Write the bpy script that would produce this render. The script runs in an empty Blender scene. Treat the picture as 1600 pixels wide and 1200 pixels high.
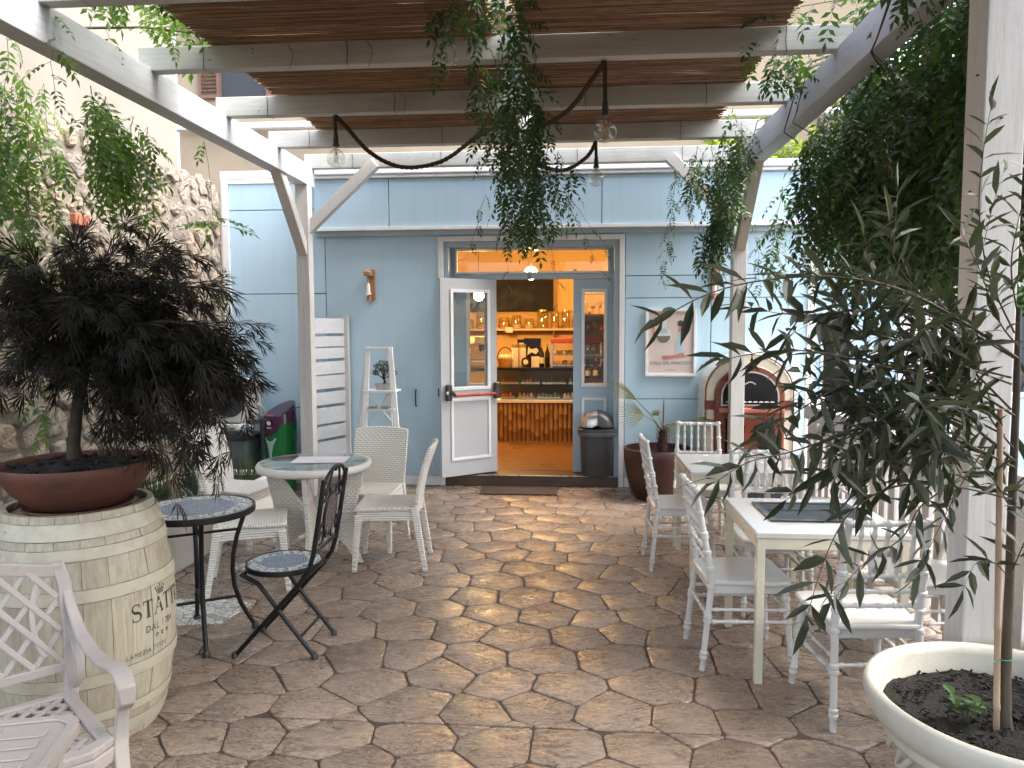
import bpy, bmesh, math, random
import numpy as np
from mathutils import Vector, Matrix, noise

R = math.radians
rnd = random.Random(11)
U = rnd.uniform
scene = bpy.context.scene
COL = scene.collection

# ------------------------------------------------------------------ camera, sky, sun, exposure
CAM_H = 1.7
FOC = 1180.0
yaw, pitch, roll = R(4.5), R(4.36), R(-0.23)
fwd = Vector((-math.sin(yaw) * math.cos(pitch), math.cos(yaw) * math.cos(pitch), -math.sin(pitch)))
right0 = Vector((math.cos(yaw), math.sin(yaw), 0))
up0 = right0.cross(fwd)
right = right0 * math.cos(roll) + up0 * math.sin(roll)
up = up0 * math.cos(roll) - right0 * math.sin(roll)
cam_data = bpy.data.cameras.new('camera')
cam = bpy.data.objects.new('camera', cam_data)
COL.objects.link(cam)
cam.matrix_world = Matrix(((right.x, up.x, -fwd.x, 0), (right.y, up.y, -fwd.y, 0), (right.z, up.z, -fwd.z, CAM_H), (0, 0, 0, 1)))
cam_data.sensor_fit = 'HORIZONTAL'
cam_data.sensor_width = 36
cam_data.lens = FOC / 1600 * 36
cam_data.clip_start = 0.05
cam_data.clip_end = 600
scene.camera = cam

SUN_EL, SUN_AZ = R(54), R(92)
world = bpy.data.worlds.new('World')
scene.world = world
world.use_nodes = True
wn = world.node_tree
wn.nodes.clear()
w_out = wn.nodes.new('ShaderNodeOutputWorld')
w_bg = wn.nodes.new('ShaderNodeBackground')
w_sky = wn.nodes.new('ShaderNodeTexSky')
w_sky.sky_type = 'NISHITA'
w_sky.sun_disc = False
w_sky.sun_elevation = SUN_EL
w_sky.sun_rotation = SUN_AZ
w_sky.air_density = 1.0
w_sky.dust_density = 4.0
w_sky.ozone_density = 1.0
w_hs = wn.nodes.new('ShaderNodeHueSaturation')
w_hs.inputs['Saturation'].default_value = 0.55
wn.links.new(w_sky.outputs[0], w_hs.inputs['Color'])
wn.links.new(w_hs.outputs[0], w_bg.inputs['Color'])
w_bg.inputs['Strength'].default_value = 0.15
wn.links.new(w_bg.outputs[0], w_out.inputs[0])

sun_data = bpy.data.lights.new('sun', 'SUN')
sun_data.energy = 0.5
sun_data.angle = R(40)
sun_data.color = (1.0, 0.94, 0.85)
sun = bpy.data.objects.new('sun', sun_data)
COL.objects.link(sun)
sd = Vector((math.cos(SUN_EL) * math.sin(SUN_AZ), math.cos(SUN_EL) * math.cos(SUN_AZ), math.sin(SUN_EL)))
sun.rotation_euler = sd.to_track_quat('Z', 'Y').to_euler()
sun.location = sd * 30

vs = scene.view_settings
scene.display_settings.display_device = 'sRGB'
vs.view_transform = 'Standard'
vs.look = 'None'
vs.gamma = 1
vs.use_curve_mapping = False
vs.exposure = 2.68
scene.cycles.max_bounces = 10
scene.cycles.transparent_max_bounces = 24
scene.cycles.diffuse_bounces = 5
scene.cycles.caustics_reflective = False
scene.cycles.caustics_refractive = False
scene.cycles.use_denoising = True
scene.cycles.sample_clamp_indirect = 6


# ------------------------------------------------------------------ helpers
def ray(x, y):
    return fwd + right * ((x - 800) / FOC) - up * ((y - 600) / FOC)


def G(x, y, z=0.0):
    r = ray(x, y)
    return Vector((0, 0, CAM_H)) + r * ((z - CAM_H) / r.z)


def Q(x, y, Y):
    r = ray(x, y)
    return Vector((0, 0, CAM_H)) + r * (Y / r.y)


def frame_of(d):
    d = Vector(d).normalized()
    a = Vector((0, 0, 1)) if abs(d.z) < 0.95 else Vector((1, 0, 0))
    s = d.cross(a).normalized()
    return s, s.cross(d).normalized(), d


class MB:
    def __init__(self):
        self.v = []
        self.f = []

    def add(self, vv, ff):
        n = len(self.v)
        self.v += [tuple(p) for p in vv]
        self.f += [tuple(i + n for i in q) for q in ff]
        return self

    def box(self, x0, x1, y0, y1, z0, z1):
        return self.add([(x0, y0, z0), (x1, y0, z0), (x1, y1, z0), (x0, y1, z0), (x0, y0, z1), (x1, y0, z1), (x1, y1, z1), (x0, y1, z1)],
                        [(0, 3, 2, 1), (4, 5, 6, 7), (0, 1, 5, 4), (1, 2, 6, 5), (2, 3, 7, 6), (3, 0, 4, 7)])

    def bar(self, p0, p1, w, t, upv=(0, 0, 1), w1=None, t1=None):
        p0, p1 = Vector(p0), Vector(p1)
        d = (p1 - p0).normalized()
        u = Vector(upv)
        s = d.cross(u)
        if s.length < 1e-4:
            s = d.cross(Vector((1, 0, 0)))
        s.normalize()
        u = s.cross(d).normalized()
        w1 = w if w1 is None else w1
        t1 = t if t1 is None else t1
        vv = []
        for p, a, b in ((p0, w / 2, t / 2), (p1, w1 / 2, t1 / 2)):
            vv += [p - s * a - u * b, p + s * a - u * b, p + s * a + u * b, p - s * a + u * b]
        return self.add(vv, [(0, 1, 2, 3), (7, 6, 5, 4), (0, 4, 5, 1), (1, 5, 6, 2), (2, 6, 7, 3), (3, 7, 4, 0)])

    def strip(self, pts, w, t, side):
        """flat bar swept along pts; side is the constant width direction"""
        pts = [Vector(p) for p in pts]
        side = Vector(side).normalized()
        vv, ff = [], []
        n = len(pts)
        ws = w if isinstance(w, (list, tuple)) else [w] * n
        for i, p in enumerate(pts):
            d = (pts[min(i + 1, n - 1)] - pts[max(i - 1, 0)]).normalized()
            u = side.cross(d).normalized()
            a = side * ws[i] / 2
            b = u * t / 2
            vv += [p - a - b, p + a - b, p + a + b, p - a + b]
        for i in range(n - 1):
            o = 4 * i
            for k in range(4):
                ff.append((o + k, o + (k + 1) % 4, o + 4 + (k + 1) % 4, o + 4 + k))
        ff.append((3, 2, 1, 0))
        ff.append((4 * n - 4, 4 * n - 3, 4 * n - 2, 4 * n - 1))
        return self.add(vv, ff)

    def tube(self, pts, r, n=8, closed=False):
        pts = [Vector(p) for p in pts]
        m = len(pts)
        rs = r if isinstance(r, (list, tuple)) else [r] * m
        vv, ff = [], []
        ps = None
        for i, p in enumerate(pts):
            if closed:
                d = pts[(i + 1) % m] - pts[i - 1]
            else:
                d = pts[min(i + 1, m - 1)] - pts[max(i - 1, 0)]
            d.normalize()
            if ps is None:
                s = frame_of(d)[0]
            else:
                s = ps - d * ps.dot(d)
                s = s.normalized() if s.length > 1e-5 else frame_of(d)[0]
            ps = s
            t = d.cross(s)
            for k in range(n):
                a = 2 * math.pi * k / n
                vv.append(p + (s * math.cos(a) + t * math.sin(a)) * rs[i])
        for i in range(m if closed else m - 1):
            j = (i + 1) % m
            for k in range(n):
                k2 = (k + 1) % n
                ff.append((i * n + k, i * n + k2, j * n + k2, j * n + k))
        if not closed:
            ff.append(tuple(range(n - 1, -1, -1)))
            ff.append(tuple(range((m - 1) * n, m * n)))
        return self.add(vv, ff)

    def turned(self, p0, p1, r, rings=(), n=8, r1=None, bulge=1.35):
        p0, p1 = Vector(p0), Vector(p1)
        L = (p1 - p0).length
        r1 = r if r1 is None else r1
        ts = [(0, 1)]
        for t in rings:
            h = 0.007 / L
            ts += [(t - 1.6 * h, 1), (t - h, bulge), (t + h, bulge), (t + 1.6 * h, 1)]
        ts.append((1, 1))
        ts.sort()
        return self.tube([p0.lerp(p1, t) for t, _ in ts], [(r + (r1 - r) * t) * k for t, k in ts], n)

    def lathe(self, prof, n=32, c=(0, 0, 0), a0=0.0, a1=2 * math.pi, cap=False):
        full = abs(a1 - a0 - 2 * math.pi) < 1e-6
        m = n if full else n + 1
        vv, ff = [], []
        for r, z in prof:
            for k in range(m):
                a = a0 + (a1 - a0) * k / n
                vv.append((c[0] + r * math.cos(a), c[1] + r * math.sin(a), c[2] + z))
        for i in range(len(prof) - 1):
            for k in range(n):
                k2 = (k + 1) % m
                ff.append((i * m + k, i * m + k2, (i + 1) * m + k2, (i + 1) * m + k))
        if cap:
            ff.append(tuple(range(m - 1, -1, -1)))
            ff.append(tuple(range((len(prof) - 1) * m, len(prof) * m)))
        return self.add(vv, ff)

    def prism(self, poly, d0, d1, fn):
        """extrude a 2-d polygon; fn(u, v, d) gives the 3-d point"""
        n = len(poly)
        vv = [fn(u, v, d0) for u, v in poly] + [fn(u, v, d1) for u, v in poly]
        ff = [tuple(range(n)), tuple(range(2 * n - 1, n - 1, -1))]
        ff += [(i, i + n, (i + 1) % n + n, (i + 1) % n) for i in range(n)]
        return self.add(vv, ff)

    def ring(self, outer, inner, d0, d1, fn):
        """extruded band between two 2-d loops with the same number of points"""
        n = len(outer)
        vv = [fn(u, v, d) for d in (d0, d1) for lp in (outer, inner) for u, v in lp]
        ff = []
        for i in range(n):
            j = (i + 1) % n
            ff += [(i, j, n + j, n + i), (2 * n + j, 2 * n + i, 3 * n + i, 3 * n + j), (i, 2 * n + i, 2 * n + j, j), (n + i, n + j, 3 * n + j, 3 * n + i)]
        return self.add(vv, ff)

    def rectframe(self, u0, u1, v0, v1, w, d0, d1, fn):
        return self.ring([(u0, v0), (u1, v0), (u1, v1), (u0, v1)], [(u0 + w, v0 + w), (u1 - w, v0 + w), (u1 - w, v1 - w), (u0 + w, v1 - w)], d0, d1, fn)

    def mesh(self, name, mat=None, smooth=0):
        me = bpy.data.meshes.new(name)
        me.from_pydata(self.v, [], self.f)
        bm = bmesh.new()
        bm.from_mesh(me)
        bmesh.ops.recalc_face_normals(bm, faces=bm.faces)
        bm.to_mesh(me)
        bm.free()
        if mat:
            me.materials.append(mat)
        if smooth:
            me.polygons.foreach_set('use_smooth', [True] * len(me.polygons))
            if smooth < 180:
                me.set_sharp_from_angle(angle=R(smooth))
        me.update()
        return me

    def build(self, name, mat, parent=None, smooth=0, bevel=0.0, seg=2, kind=None, label=None, loc=None):
        o = bpy.data.objects.new(name, self.mesh(name, mat, smooth))
        COL.objects.link(o)
        if parent is not None:
            o.parent = parent
        if loc is not None:
            o.location = loc
        if bevel:
            b = o.modifiers.new('bevel', 'BEVEL')
            b.width = bevel
            b.segments = seg
            b.limit_method = 'ANGLE'
            b.angle_limit = R(40)
            b.harden_normals = False
        if kind:
            o['kind'] = kind
        if label:
            o['label'] = label
        return o


def tag(o, label=None, cat=None, group=None, kind=None):
    for k, v in (('label', label), ('category', cat), ('group', group), ('kind', kind)):
        if v:
            o[k] = v
    return o


def thing(name, label, cat, loc=(0, 0, 0), rotz=0.0, group=None):
    o = bpy.data.objects.new(name, None)
    COL.objects.link(o)
    o.empty_display_size = 0.1
    o.location = loc
    o.rotation_euler = (0, 0, rotz)
    return tag(o, label, cat, group)


def put(name, me, parent=None, mw=None):
    o = bpy.data.objects.new(name, me)
    COL.objects.link(o)
    if parent is not None:
        o.parent = parent
    if mw is not None:
        o.matrix_local = mw
    return o


def dup(root, loc, rotz, label=None, group=None):
    kids = {}
    for o in COL.objects:
        if o.parent is not None:
            kids.setdefault(o.parent.name, []).append(o)

    def rec(o, parent):
        c = o.copy()
        COL.objects.link(c)
        c.parent = parent
        for ch in kids.get(o.name, []):
            rec(ch, c)
        return c
    r = rec(root, None)
    r.location = loc
    r.rotation_euler = (0, 0, rotz)
    if label:
        r['label'] = label
    if group:
        r['group'] = group
    return r


# ------------------------------------------------------------------ materials
def newmat(name):
    m = bpy.data.materials.new(name)
    m.use_nodes = True
    nt = m.node_tree
    for n in list(nt.nodes):
        if n.type != 'OUTPUT_MATERIAL' and n.type != 'BSDF_PRINCIPLED':
            nt.nodes.remove(n)
    return m, nt, nt.nodes['Principled BSDF'], nt.nodes['Material Output']


def node(nt, typ, **kw):
    n = nt.nodes.new(typ)
    for k, v in kw.items():
        if k in n.inputs.keys():
            n.inputs[k].default_value = v
        else:
            setattr(n, k, v)
    return n


def coords(nt, space='Object', scale=(1, 1, 1), rot=(0, 0, 0)):
    if space == 'World':
        g = nt.nodes.new('ShaderNodeNewGeometry')
        out = g.outputs['Position']
    else:
        tc = nt.nodes.new('ShaderNodeTexCoord')
        out = tc.outputs[space]
    mp = nt.nodes.new('ShaderNodeMapping')
    mp.inputs['Scale'].default_value = scale
    mp.inputs['Rotation'].default_value = rot
    nt.links.new(out, mp.inputs[0])
    return mp.outputs[0]


def ramp(nt, src, stops, interp='LINEAR'):
    r = nt.nodes.new('ShaderNodeValToRGB')
    r.color_ramp.interpolation = interp
    e = r.color_ramp.elements
    while len(e) < len(stops):
        e.new(0.5)
    for i, (p, c) in enumerate(stops):
        e[i].position = p
        e[i].color = (c[0], c[1], c[2], 1) if hasattr(c, '__len__') else (c, c, c, 1)
    nt.links.new(src, r.inputs[0])
    return r.outputs[0]


def mixc(nt, fac, a, b, mode='MIX'):
    m = nt.nodes.new('ShaderNodeMix')
    m.data_type = 'RGBA'
    m.blend_type = mode
    for sock, v in ((m.inputs[0], fac), (m.inputs[6], a), (m.inputs[7], b)):
        if hasattr(v, 'is_output'):
            nt.links.new(v, sock)
        elif hasattr(v, '__len__'):
            sock.default_value = (v[0], v[1], v[2], 1)
        else:
            sock.default_value = v
    return m.outputs[2]


def math_(nt, op, a, b=0.0, c=0.0):
    m = nt.nodes.new('ShaderNodeMath')
    m.operation = op
    for s, v in zip(m.inputs, (a, b, c)):
        if hasattr(v, 'is_output'):
            nt.links.new(v, s)
        else:
            s.default_value = v
    return m.outputs[0]


def noise_(nt, vec, scale, detail=4, rough=0.55, dist=0.0):
    n = node(nt, 'ShaderNodeTexNoise')
    n.inputs['Scale'].default_value = scale
    n.inputs['Detail'].default_value = detail
    n.inputs['Roughness'].default_value = rough
    n.inputs['Distortion'].default_value = dist
    nt.links.new(vec, n.inputs['Vector'])
    return n.outputs['Fac']


def bump_(nt, bsdf, h, strength, dist=0.01, prev=None):
    b = nt.nodes.new('ShaderNodeBump')
    b.inputs['Strength'].default_value = strength
    b.inputs['Distance'].default_value = dist
    nt.links.new(h, b.inputs['Height'])
    if prev is not None:
        nt.links.new(prev, b.inputs['Normal'])
    if bsdf is not None:
        nt.links.new(b.outputs[0], bsdf.inputs['Normal'])
    return b.outputs[0]


def M(name, c1, c2=None, scale=6, rough=0.5, rvar=0.12, bump=0.15, bscale=60, metal=0.0, space='Object', stretch=(1, 1, 1), spec=0.5, bdist=0.004, coat=0.0, lo=0.35, hi=0.65):
    m, nt, b, out = newmat(name)
    c2 = c2 or tuple(x * 0.82 for x in c1)
    v = coords(nt, space, stretch)
    n1 = noise_(nt, v, scale, 5, 0.6)
    nt.links.new(ramp(nt, n1, [(lo, c1), (hi, c2)]), b.inputs['Base Color'])
    n2 = noise_(nt, v, bscale, 3)
    nt.links.new(ramp(nt, n1, [(0.3, max(rough - rvar, 0.02)), (0.7, min(rough + rvar, 1))]), b.inputs['Roughness'])
    if bump:
        bump_(nt, b, n2, bump, bdist)
    b.inputs['Metallic'].default_value = metal
    b.inputs['Specular IOR Level'].default_value = spec
    b.inputs['Coat Weight'].default_value = coat
    return m


def painted_wood(name, c, along, dirt=(0.30, 0.27, 0.22), dirtamt=0.35, rough=0.55):
    """white painted timber: grain lines run along axis index `along`"""
    m, nt, b, out = newmat(name)
    sc = [14.0, 14.0, 14.0]
    sc[along] = 0.7
    v = coords(nt, 'World', sc)
    g = noise_(nt, v, 4, 6, 0.75, 0.9)
    v2 = coords(nt, 'World', (1, 1, 1))
    w = noise_(nt, v2, 2.3, 5, 0.65)
    k = noise_(nt, coords(nt, 'World', [x * 0.35 for x in sc]), 5, 2)
    knots = ramp(nt, k, [(0.70, 0.0), (0.76, 1.0)])
    base = mixc(nt, ramp(nt, g, [(0.46, 0.0), (0.64, 0.55)]), c, tuple(x * 0.70 for x in c))
    base = mixc(nt, ramp(nt, w, [(0.5, 0.0), (0.85, dirtamt)]), base, dirt)
    base = mixc(nt, math_(nt, 'MULTIPLY', knots, 0.28), base, (0.28, 0.20, 0.13))
    nt.links.new(base, b.inputs['Base Color'])
    b.inputs['Roughness'].default_value = rough
    bump_(nt, b, g, 0.35, 0.004)
    return m


def leafmat(name, c1, c2, back=None, trans=0.35, rough=0.5, tc=None, spec=0.4, nscale=9):
    m, nt, b, out = newmat(name)
    oi = nt.nodes.new('ShaderNodeObjectInfo')
    n = noise_(nt, coords(nt, 'World'), nscale, 3)
    f = math_(nt, 'ADD', n, math_(nt, 'MULTIPLY', math_(nt, 'SUBTRACT', oi.outputs['Random'], 0.5), 0.35))
    col = ramp(nt, f, [(0.3, c1), (0.72, c2)])
    if back:
        geo = nt.nodes.new('ShaderNodeNewGeometry')
        col = mixc(nt, geo.outputs['Backfacing'], col, back)
    nt.links.new(col, b.inputs['Base Color'])
    b.inputs['Roughness'].default_value = rough
    b.inputs['Specular IOR Level'].default_value = spec
    t = nt.nodes.new('ShaderNodeBsdfTranslucent')
    if tc:
        t.inputs['Color'].default_value = (*tc, 1)
    else:
        nt.links.new(col, t.inputs['Color'])
    mx = nt.nodes.new('ShaderNodeMixShader')
    mx.inputs[0].default_value = trans
    nt.links.new(b.outputs[0], mx.inputs[1])
    nt.links.new(t.outputs[0], mx.inputs[2])
    nt.links.new(mx.outputs[0], out.inputs[0])
    return m


def glassmat(name, tint=(0.95, 0.97, 0.96), rough=0.02, ior=1.45, gain=1.0, edge=0.75):
    m, nt, b, out = newmat(name)
    nt.nodes.remove(b)
    tr = nt.nodes.new('ShaderNodeBsdfTransparent')
    tr.inputs[0].default_value = (*tint, 1)
    gl = nt.nodes.new('ShaderNodeBsdfGlossy')
    gl.inputs['Roughness'].default_value = rough
    lw = nt.nodes.new('ShaderNodeLayerWeight')
    lw.inputs['Blend'].default_value = 0.5
    f0 = ((ior - 1) / (ior + 1)) ** 2 * gain
    mx = nt.nodes.new('ShaderNodeMixShader')
    nt.links.new(math_(nt, 'MULTIPLY_ADD', math_(nt, 'POWER', lw.outputs['Facing'], 4.5), edge, f0), mx.inputs[0])
    nt.links.new(tr.outputs[0], mx.inputs[1])
    nt.links.new(gl.outputs[0], mx.inputs[2])
    nt.links.new(mx.outputs[0], out.inputs[0])
    return m


def emitmat(name, c, s):
    m, nt, b, out = newmat(name)
    b.inputs['Base Color'].default_value = (*c, 1)
    b.inputs['Emission Color'].default_value = (*c, 1)
    b.inputs['Emission Strength'].default_value = s
    return m


WHITE = (0.74, 0.735, 0.71)
m_white_y = painted_wood('white_timber_long', (0.54, 0.56, 0.59), 1)
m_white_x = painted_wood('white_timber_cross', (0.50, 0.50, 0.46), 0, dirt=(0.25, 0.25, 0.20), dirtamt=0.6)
m_white_z = painted_wood('white_timber_upright', (0.58, 0.565, 0.545), 2, dirtamt=0.25)
m_trim = M('white_trim_paint', (0.78, 0.79, 0.80), (0.70, 0.71, 0.72), rough=0.45, bump=0.05)
def wall_paint(name, c1, c2):
    """sheet cladding paint: slow tone drift, rain streaks, splash dirt near the ground"""
    m, nt, b, out = newmat(name)
    w = coords(nt, 'World')
    drift = noise_(nt, w, 1.1, 4, 0.55)
    streak = noise_(nt, coords(nt, 'World', (9, 9, 0.5)), 1.6, 5, 0.65)
    spots = noise_(nt, w, 38, 4, 0.7)
    sp = nt.nodes.new('ShaderNodeSeparateXYZ')
    nt.links.new(w, sp.inputs[0])
    oi = nt.nodes.new('ShaderNodeObjectInfo')
    c = mixc(nt, ramp(nt, drift, [(0.35, 0.0), (0.65, 1.0)]), c1, c2)
    c = mixc(nt, 1.0, c, ramp(nt, oi.outputs['Random'], [(0, (0.96, 0.97, 0.98)), (1, (1.03, 1.02, 1.01))]), 'MULTIPLY')
    c = mixc(nt, ramp(nt, streak, [(0.52, 0.0), (0.78, 0.20)]), c, (0.30, 0.36, 0.38))
    low = math_(nt, 'MULTIPLY', ramp(nt, sp.outputs[2], [(0.0, 1.0), (0.42, 0.0)]), ramp(nt, spots, [(0.42, 0.0), (0.62, 0.55)]))
    c = mixc(nt, low, c, (0.24, 0.22, 0.19))
    nt.links.new(c, b.inputs['Base Color'])
    nt.links.new(ramp(nt, streak, [(0.3, 0.36), (0.7, 0.52)]), b.inputs['Roughness'])
    bump_(nt, b, math_(nt, 'ADD', drift, math_(nt, 'MULTIPLY', spots, 0.06)), 0.12, 0.02)
    return m


m_blue = wall_paint('pale_blue_panel', (0.465, 0.635, 0.745), (0.435, 0.61, 0.725))
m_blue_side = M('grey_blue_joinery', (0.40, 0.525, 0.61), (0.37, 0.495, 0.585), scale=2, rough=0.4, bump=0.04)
m_joint = M('dark_joint_backing', (0.22, 0.30, 0.36), rough=0.8)
m_cream_wall = M('cream_render', (0.40, 0.32, 0.22), (0.36, 0.285, 0.20), scale=1.5, rough=0.9, bump=0.2, bscale=90, space='World')
m_pale_wall = M('pale_plaster', (0.215, 0.19, 0.16), (0.185, 0.163, 0.138), scale=1.2, rough=0.9, bump=0.2, bscale=80, space='World')
m_shutter = M('brown_shutter', (0.20, 0.10, 0.07), rough=0.6)
m_iron = M('black_iron', (0.005, 0.0055, 0.006), (0.009, 0.009, 0.01), rough=0.42, bump=0.12, bscale=200, spec=0.35)
m_dark = M('dark_plastic', (0.025, 0.027, 0.03), (0.035, 0.036, 0.04), rough=0.45, bump=0.04)
m_door = M('pale_grey_door', (0.47, 0.49, 0.50), (0.44, 0.46, 0.47), scale=2, rough=0.4, bump=0.03)
m_steel = M('brushed_steel', (0.55, 0.55, 0.54), (0.48, 0.48, 0.47), rough=0.3, metal=1.0, bump=0.03)
m_glass = glassmat('clear_glass')
m_glass_dark = glassmat('display_glass', (0.92, 0.94, 0.92), 0.02, 1.45, 0.6, 0.3)

# ------------------------------------------------------------------ ground and paving
def clip_half(poly, nx, ny, d):
    out = []
    n = len(poly)
    for i in range(n):
        a, b = poly[i], poly[(i + 1) % n]
        da = a[0] * nx + a[1] * ny - d
        db = b[0] * nx + b[1] * ny - d
        if da <= 0:
            out.append(a)
        if (da < 0 < db) or (db < 0 < da):
            t = da / (da - db)
            out.append((a[0] + (b[0] - a[0]) * t, a[1] + (b[1] - a[1]) * t))
    return out


def voronoi(x0, x1, y0, y1, sx, sy, jit, rg, hexed=True):
    pts = []
    ny = int((y1 - y0) / sy) + 3
    nx = int((x1 - x0) / sx) + 3
    for j in range(-1, ny):
        for i in range(-1, nx):
            off = 0.5 * (j % 2) if hexed else 0
            pts.append((x0 + (i + off + rg.uniform(-jit, jit)) * sx, y0 + (j + rg.uniform(-jit, jit)) * sy))
    cells = []
    P = np.array(pts)
    for k, p in enumerate(pts):
        poly = [(x0, y0), (x1, y0), (x1, y1), (x0, y1)]
        d2 = ((P - P[k]) ** 2).sum(1)
        for q in np.argsort(d2)[1:26]:
            mx, my = (P[q] + P[k]) / 2
            nx_, ny_ = P[q] - P[k]
            poly = clip_half(poly, nx_, ny_, mx * nx_ + my * ny_)
            if len(poly) < 3:
                break
        if len(poly) >= 3:
            cells.append(poly)
    return cells


def area2(poly):
    return 0.5 * sum(poly[i][0] * poly[(i + 1) % len(poly)][1] - poly[(i + 1) % len(poly)][0] * poly[i][1] for i in range(len(poly)))


def inset(poly, d):
    """shrink a convex polygon by clipping with its own edges moved inwards"""
    out = list(poly)
    n = len(poly)
    for i in range(n):
        a, b = poly[i], poly[(i + 1) % n]
        ex, ey = b[0] - a[0], b[1] - a[1]
        L = math.hypot(ex, ey)
        if L < 1e-6:
            continue
        nx_, ny_ = ey / L, -ex / L
        out = clip_half(out, nx_, ny_, a[0] * nx_ + a[1] * ny_ - d)
        if len(out) < 3:
            return []
    return out


def rounded(poly, rg, cut=0.26, wob=0.0045, wfun=None):
    """soften corners and let the edges wander"""
    out = []
    n = len(poly)
    for i in range(n):
        a, p, b = poly[i - 1], poly[i], poly[(i + 1) % n]
        la = math.hypot(a[0] - p[0], a[1] - p[1])
        lb = math.hypot(b[0] - p[0], b[1] - p[1])
        ca = min(cut, 0.017 / max(la, 1e-6))
        cb = min(cut, 0.017 / max(lb, 1e-6))
        out.append((p[0] + (a[0] - p[0]) * ca, p[1] + (a[1] - p[1]) * ca))
        out.append((p[0] + (b[0] - p[0]) * cb, p[1] + (b[1] - p[1]) * cb))
        if lb > 0.13:
            for t in (0.36, 0.64):
                out.append((p[0] + (b[0] - p[0]) * t + rg.uniform(-wob, wob), p[1] + (b[1] - p[1]) * t + rg.uniform(-wob, wob)))
    return out


def stone_paving_mat():
    m, nt, b, out = newmat('stamped_stone')
    oi = nt.nodes.new('ShaderNodeObjectInfo')
    rv = oi.outputs['Random']
    cw = nt.nodes.new('ShaderNodeCombineXYZ')
    nt.links.new(math_(nt, 'MULTIPLY', rv, 40.0), cw.inputs[0])
    nt.links.new(math_(nt, 'MULTIPLY', rv, 17.0), cw.inputs[1])
    va = nt.nodes.new('ShaderNodeVectorMath')
    va.operation = 'ADD'
    nt.links.new(coords(nt, 'World'), va.inputs[0])
    nt.links.new(cw.outputs[0], va.inputs[1])
    v = va.outputs[0]
    st = nt.nodes.new('ShaderNodeMapping')
    st.inputs['Scale'].default_value = (1.0, 2.6, 1)
    rot = nt.nodes.new('ShaderNodeCombineXYZ')
    nt.links.new(math_(nt, 'MULTIPLY', math_(nt, 'SUBTRACT', rv, 0.5), 1.1), rot.inputs[2])
    nt.links.new(rot.outputs[0], st.inputs['Rotation'])
    nt.links.new(v, st.inputs[0])
    cracks = noise_(nt, st.outputs[0], 7.0, 6, 0.66, 1.6)
    pits = noise_(nt, v, 60, 4, 0.6)
    cloud = noise_(nt, coords(nt, 'World'), 1.1, 4, 0.55)
    streak = ramp(nt, cracks, [(0.39, 1.0), (0.47, 0.0)])
    lines = noise_(nt, st.outputs[0], 8.0, 3, 0.5, 2.4)
    patch = noise_(nt, v, 5.5, 3, 0.5)
    dash = math_(nt, 'MULTIPLY', ramp(nt, lines, [(0.455, 0.0), (0.49, 1.0), (0.53, 0.0)]), ramp(nt, patch, [(0.44, 0.0), (0.53, 1.0)]))
    ridge = ramp(nt, cracks, [(0.50, 0.0), (0.56, 1.0), (0.60, 0.0)])
    base = mixc(nt, ramp(nt, cloud, [(0.36, 0.0), (0.66, 1.0)]), (0.255, 0.192, 0.148), (0.365, 0.288, 0.225))
    tint = ramp(nt, rv, [(0.0, (0.86, 0.84, 0.82)), (0.5, (1, 1, 1)), (1.0, (1.10, 1.06, 1.0))])
    base = mixc(nt, 1.0, base, tint, 'MULTIPLY')
    base = mixc(nt, math_(nt, 'MULTIPLY', streak, 0.6), base, (0.080, 0.055, 0.041))
    base = mixc(nt, math_(nt, 'MULTIPLY', ridge, 0.42), base, (0.085, 0.055, 0.04))
    base = mixc(nt, math_(nt, 'MULTIPLY', dash, 0.9), base, (0.065, 0.043, 0.031))
    base = mixc(nt, ramp(nt, pits, [(0.35, 0.25), (0.55, 0.0)]), base, (0.10, 0.065, 0.045))
    nt.links.new(base, b.inputs['Base Color'])
    nt.links.new(ramp(nt, cracks, [(0.3, 0.46), (0.6, 0.20)]), b.inputs['Roughness'])
    b.inputs['Specular IOR Level'].default_value = 0.5
    h = math_(nt, 'ADD', math_(nt, 'MULTIPLY', cracks, 0.8), math_(nt, 'SUBTRACT', math_(nt, 'MULTIPLY', pits, 0.12), math_(nt, 'MULTIPLY', dash, 0.25)))
    bump_(nt, b, h, 0.5, 0.012)
    return m


m_paver = stone_paving_mat()
m_ground = M('joint_mortar', (0.050, 0.034, 0.025), (0.08, 0.056, 0.042), scale=14, rough=0.85, bump=0.4, space='World')

ground = MB().add([(-60, -60, -0.008), (60, -60, -0.008), (60, 80, -0.008), (-60, 80, -0.008)], [(0, 1, 2, 3)]).build('ground', m_ground)
tag(ground, kind='structure')
rg = random.Random(5)
ga, gb = G(300, 1115), G(1100, 1147)
ln = Vector((gb.y - ga.y, -(gb.x - ga.x), 0)).normalized()
ld = ln.x * ga.x + ln.y * ga.y
tiles = []
for poly in voronoi(-3.72, 4.9, 1.55, 7.93, 0.325, 0.280, 0.27, rg):
    if area2(poly) < 0:
        poly = poly[::-1]
    for sgn in (1, -1):
        half = clip_half(poly, ln.x * sgn, ln.y * sgn, ld * sgn - 0.0015)
        if len(half) >= 3 and abs(area2(half)) > 0.004:
            whole = abs(abs(area2(half)) - abs(area2(poly))) < 0.004
            tiles.append((half, whole))


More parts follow.
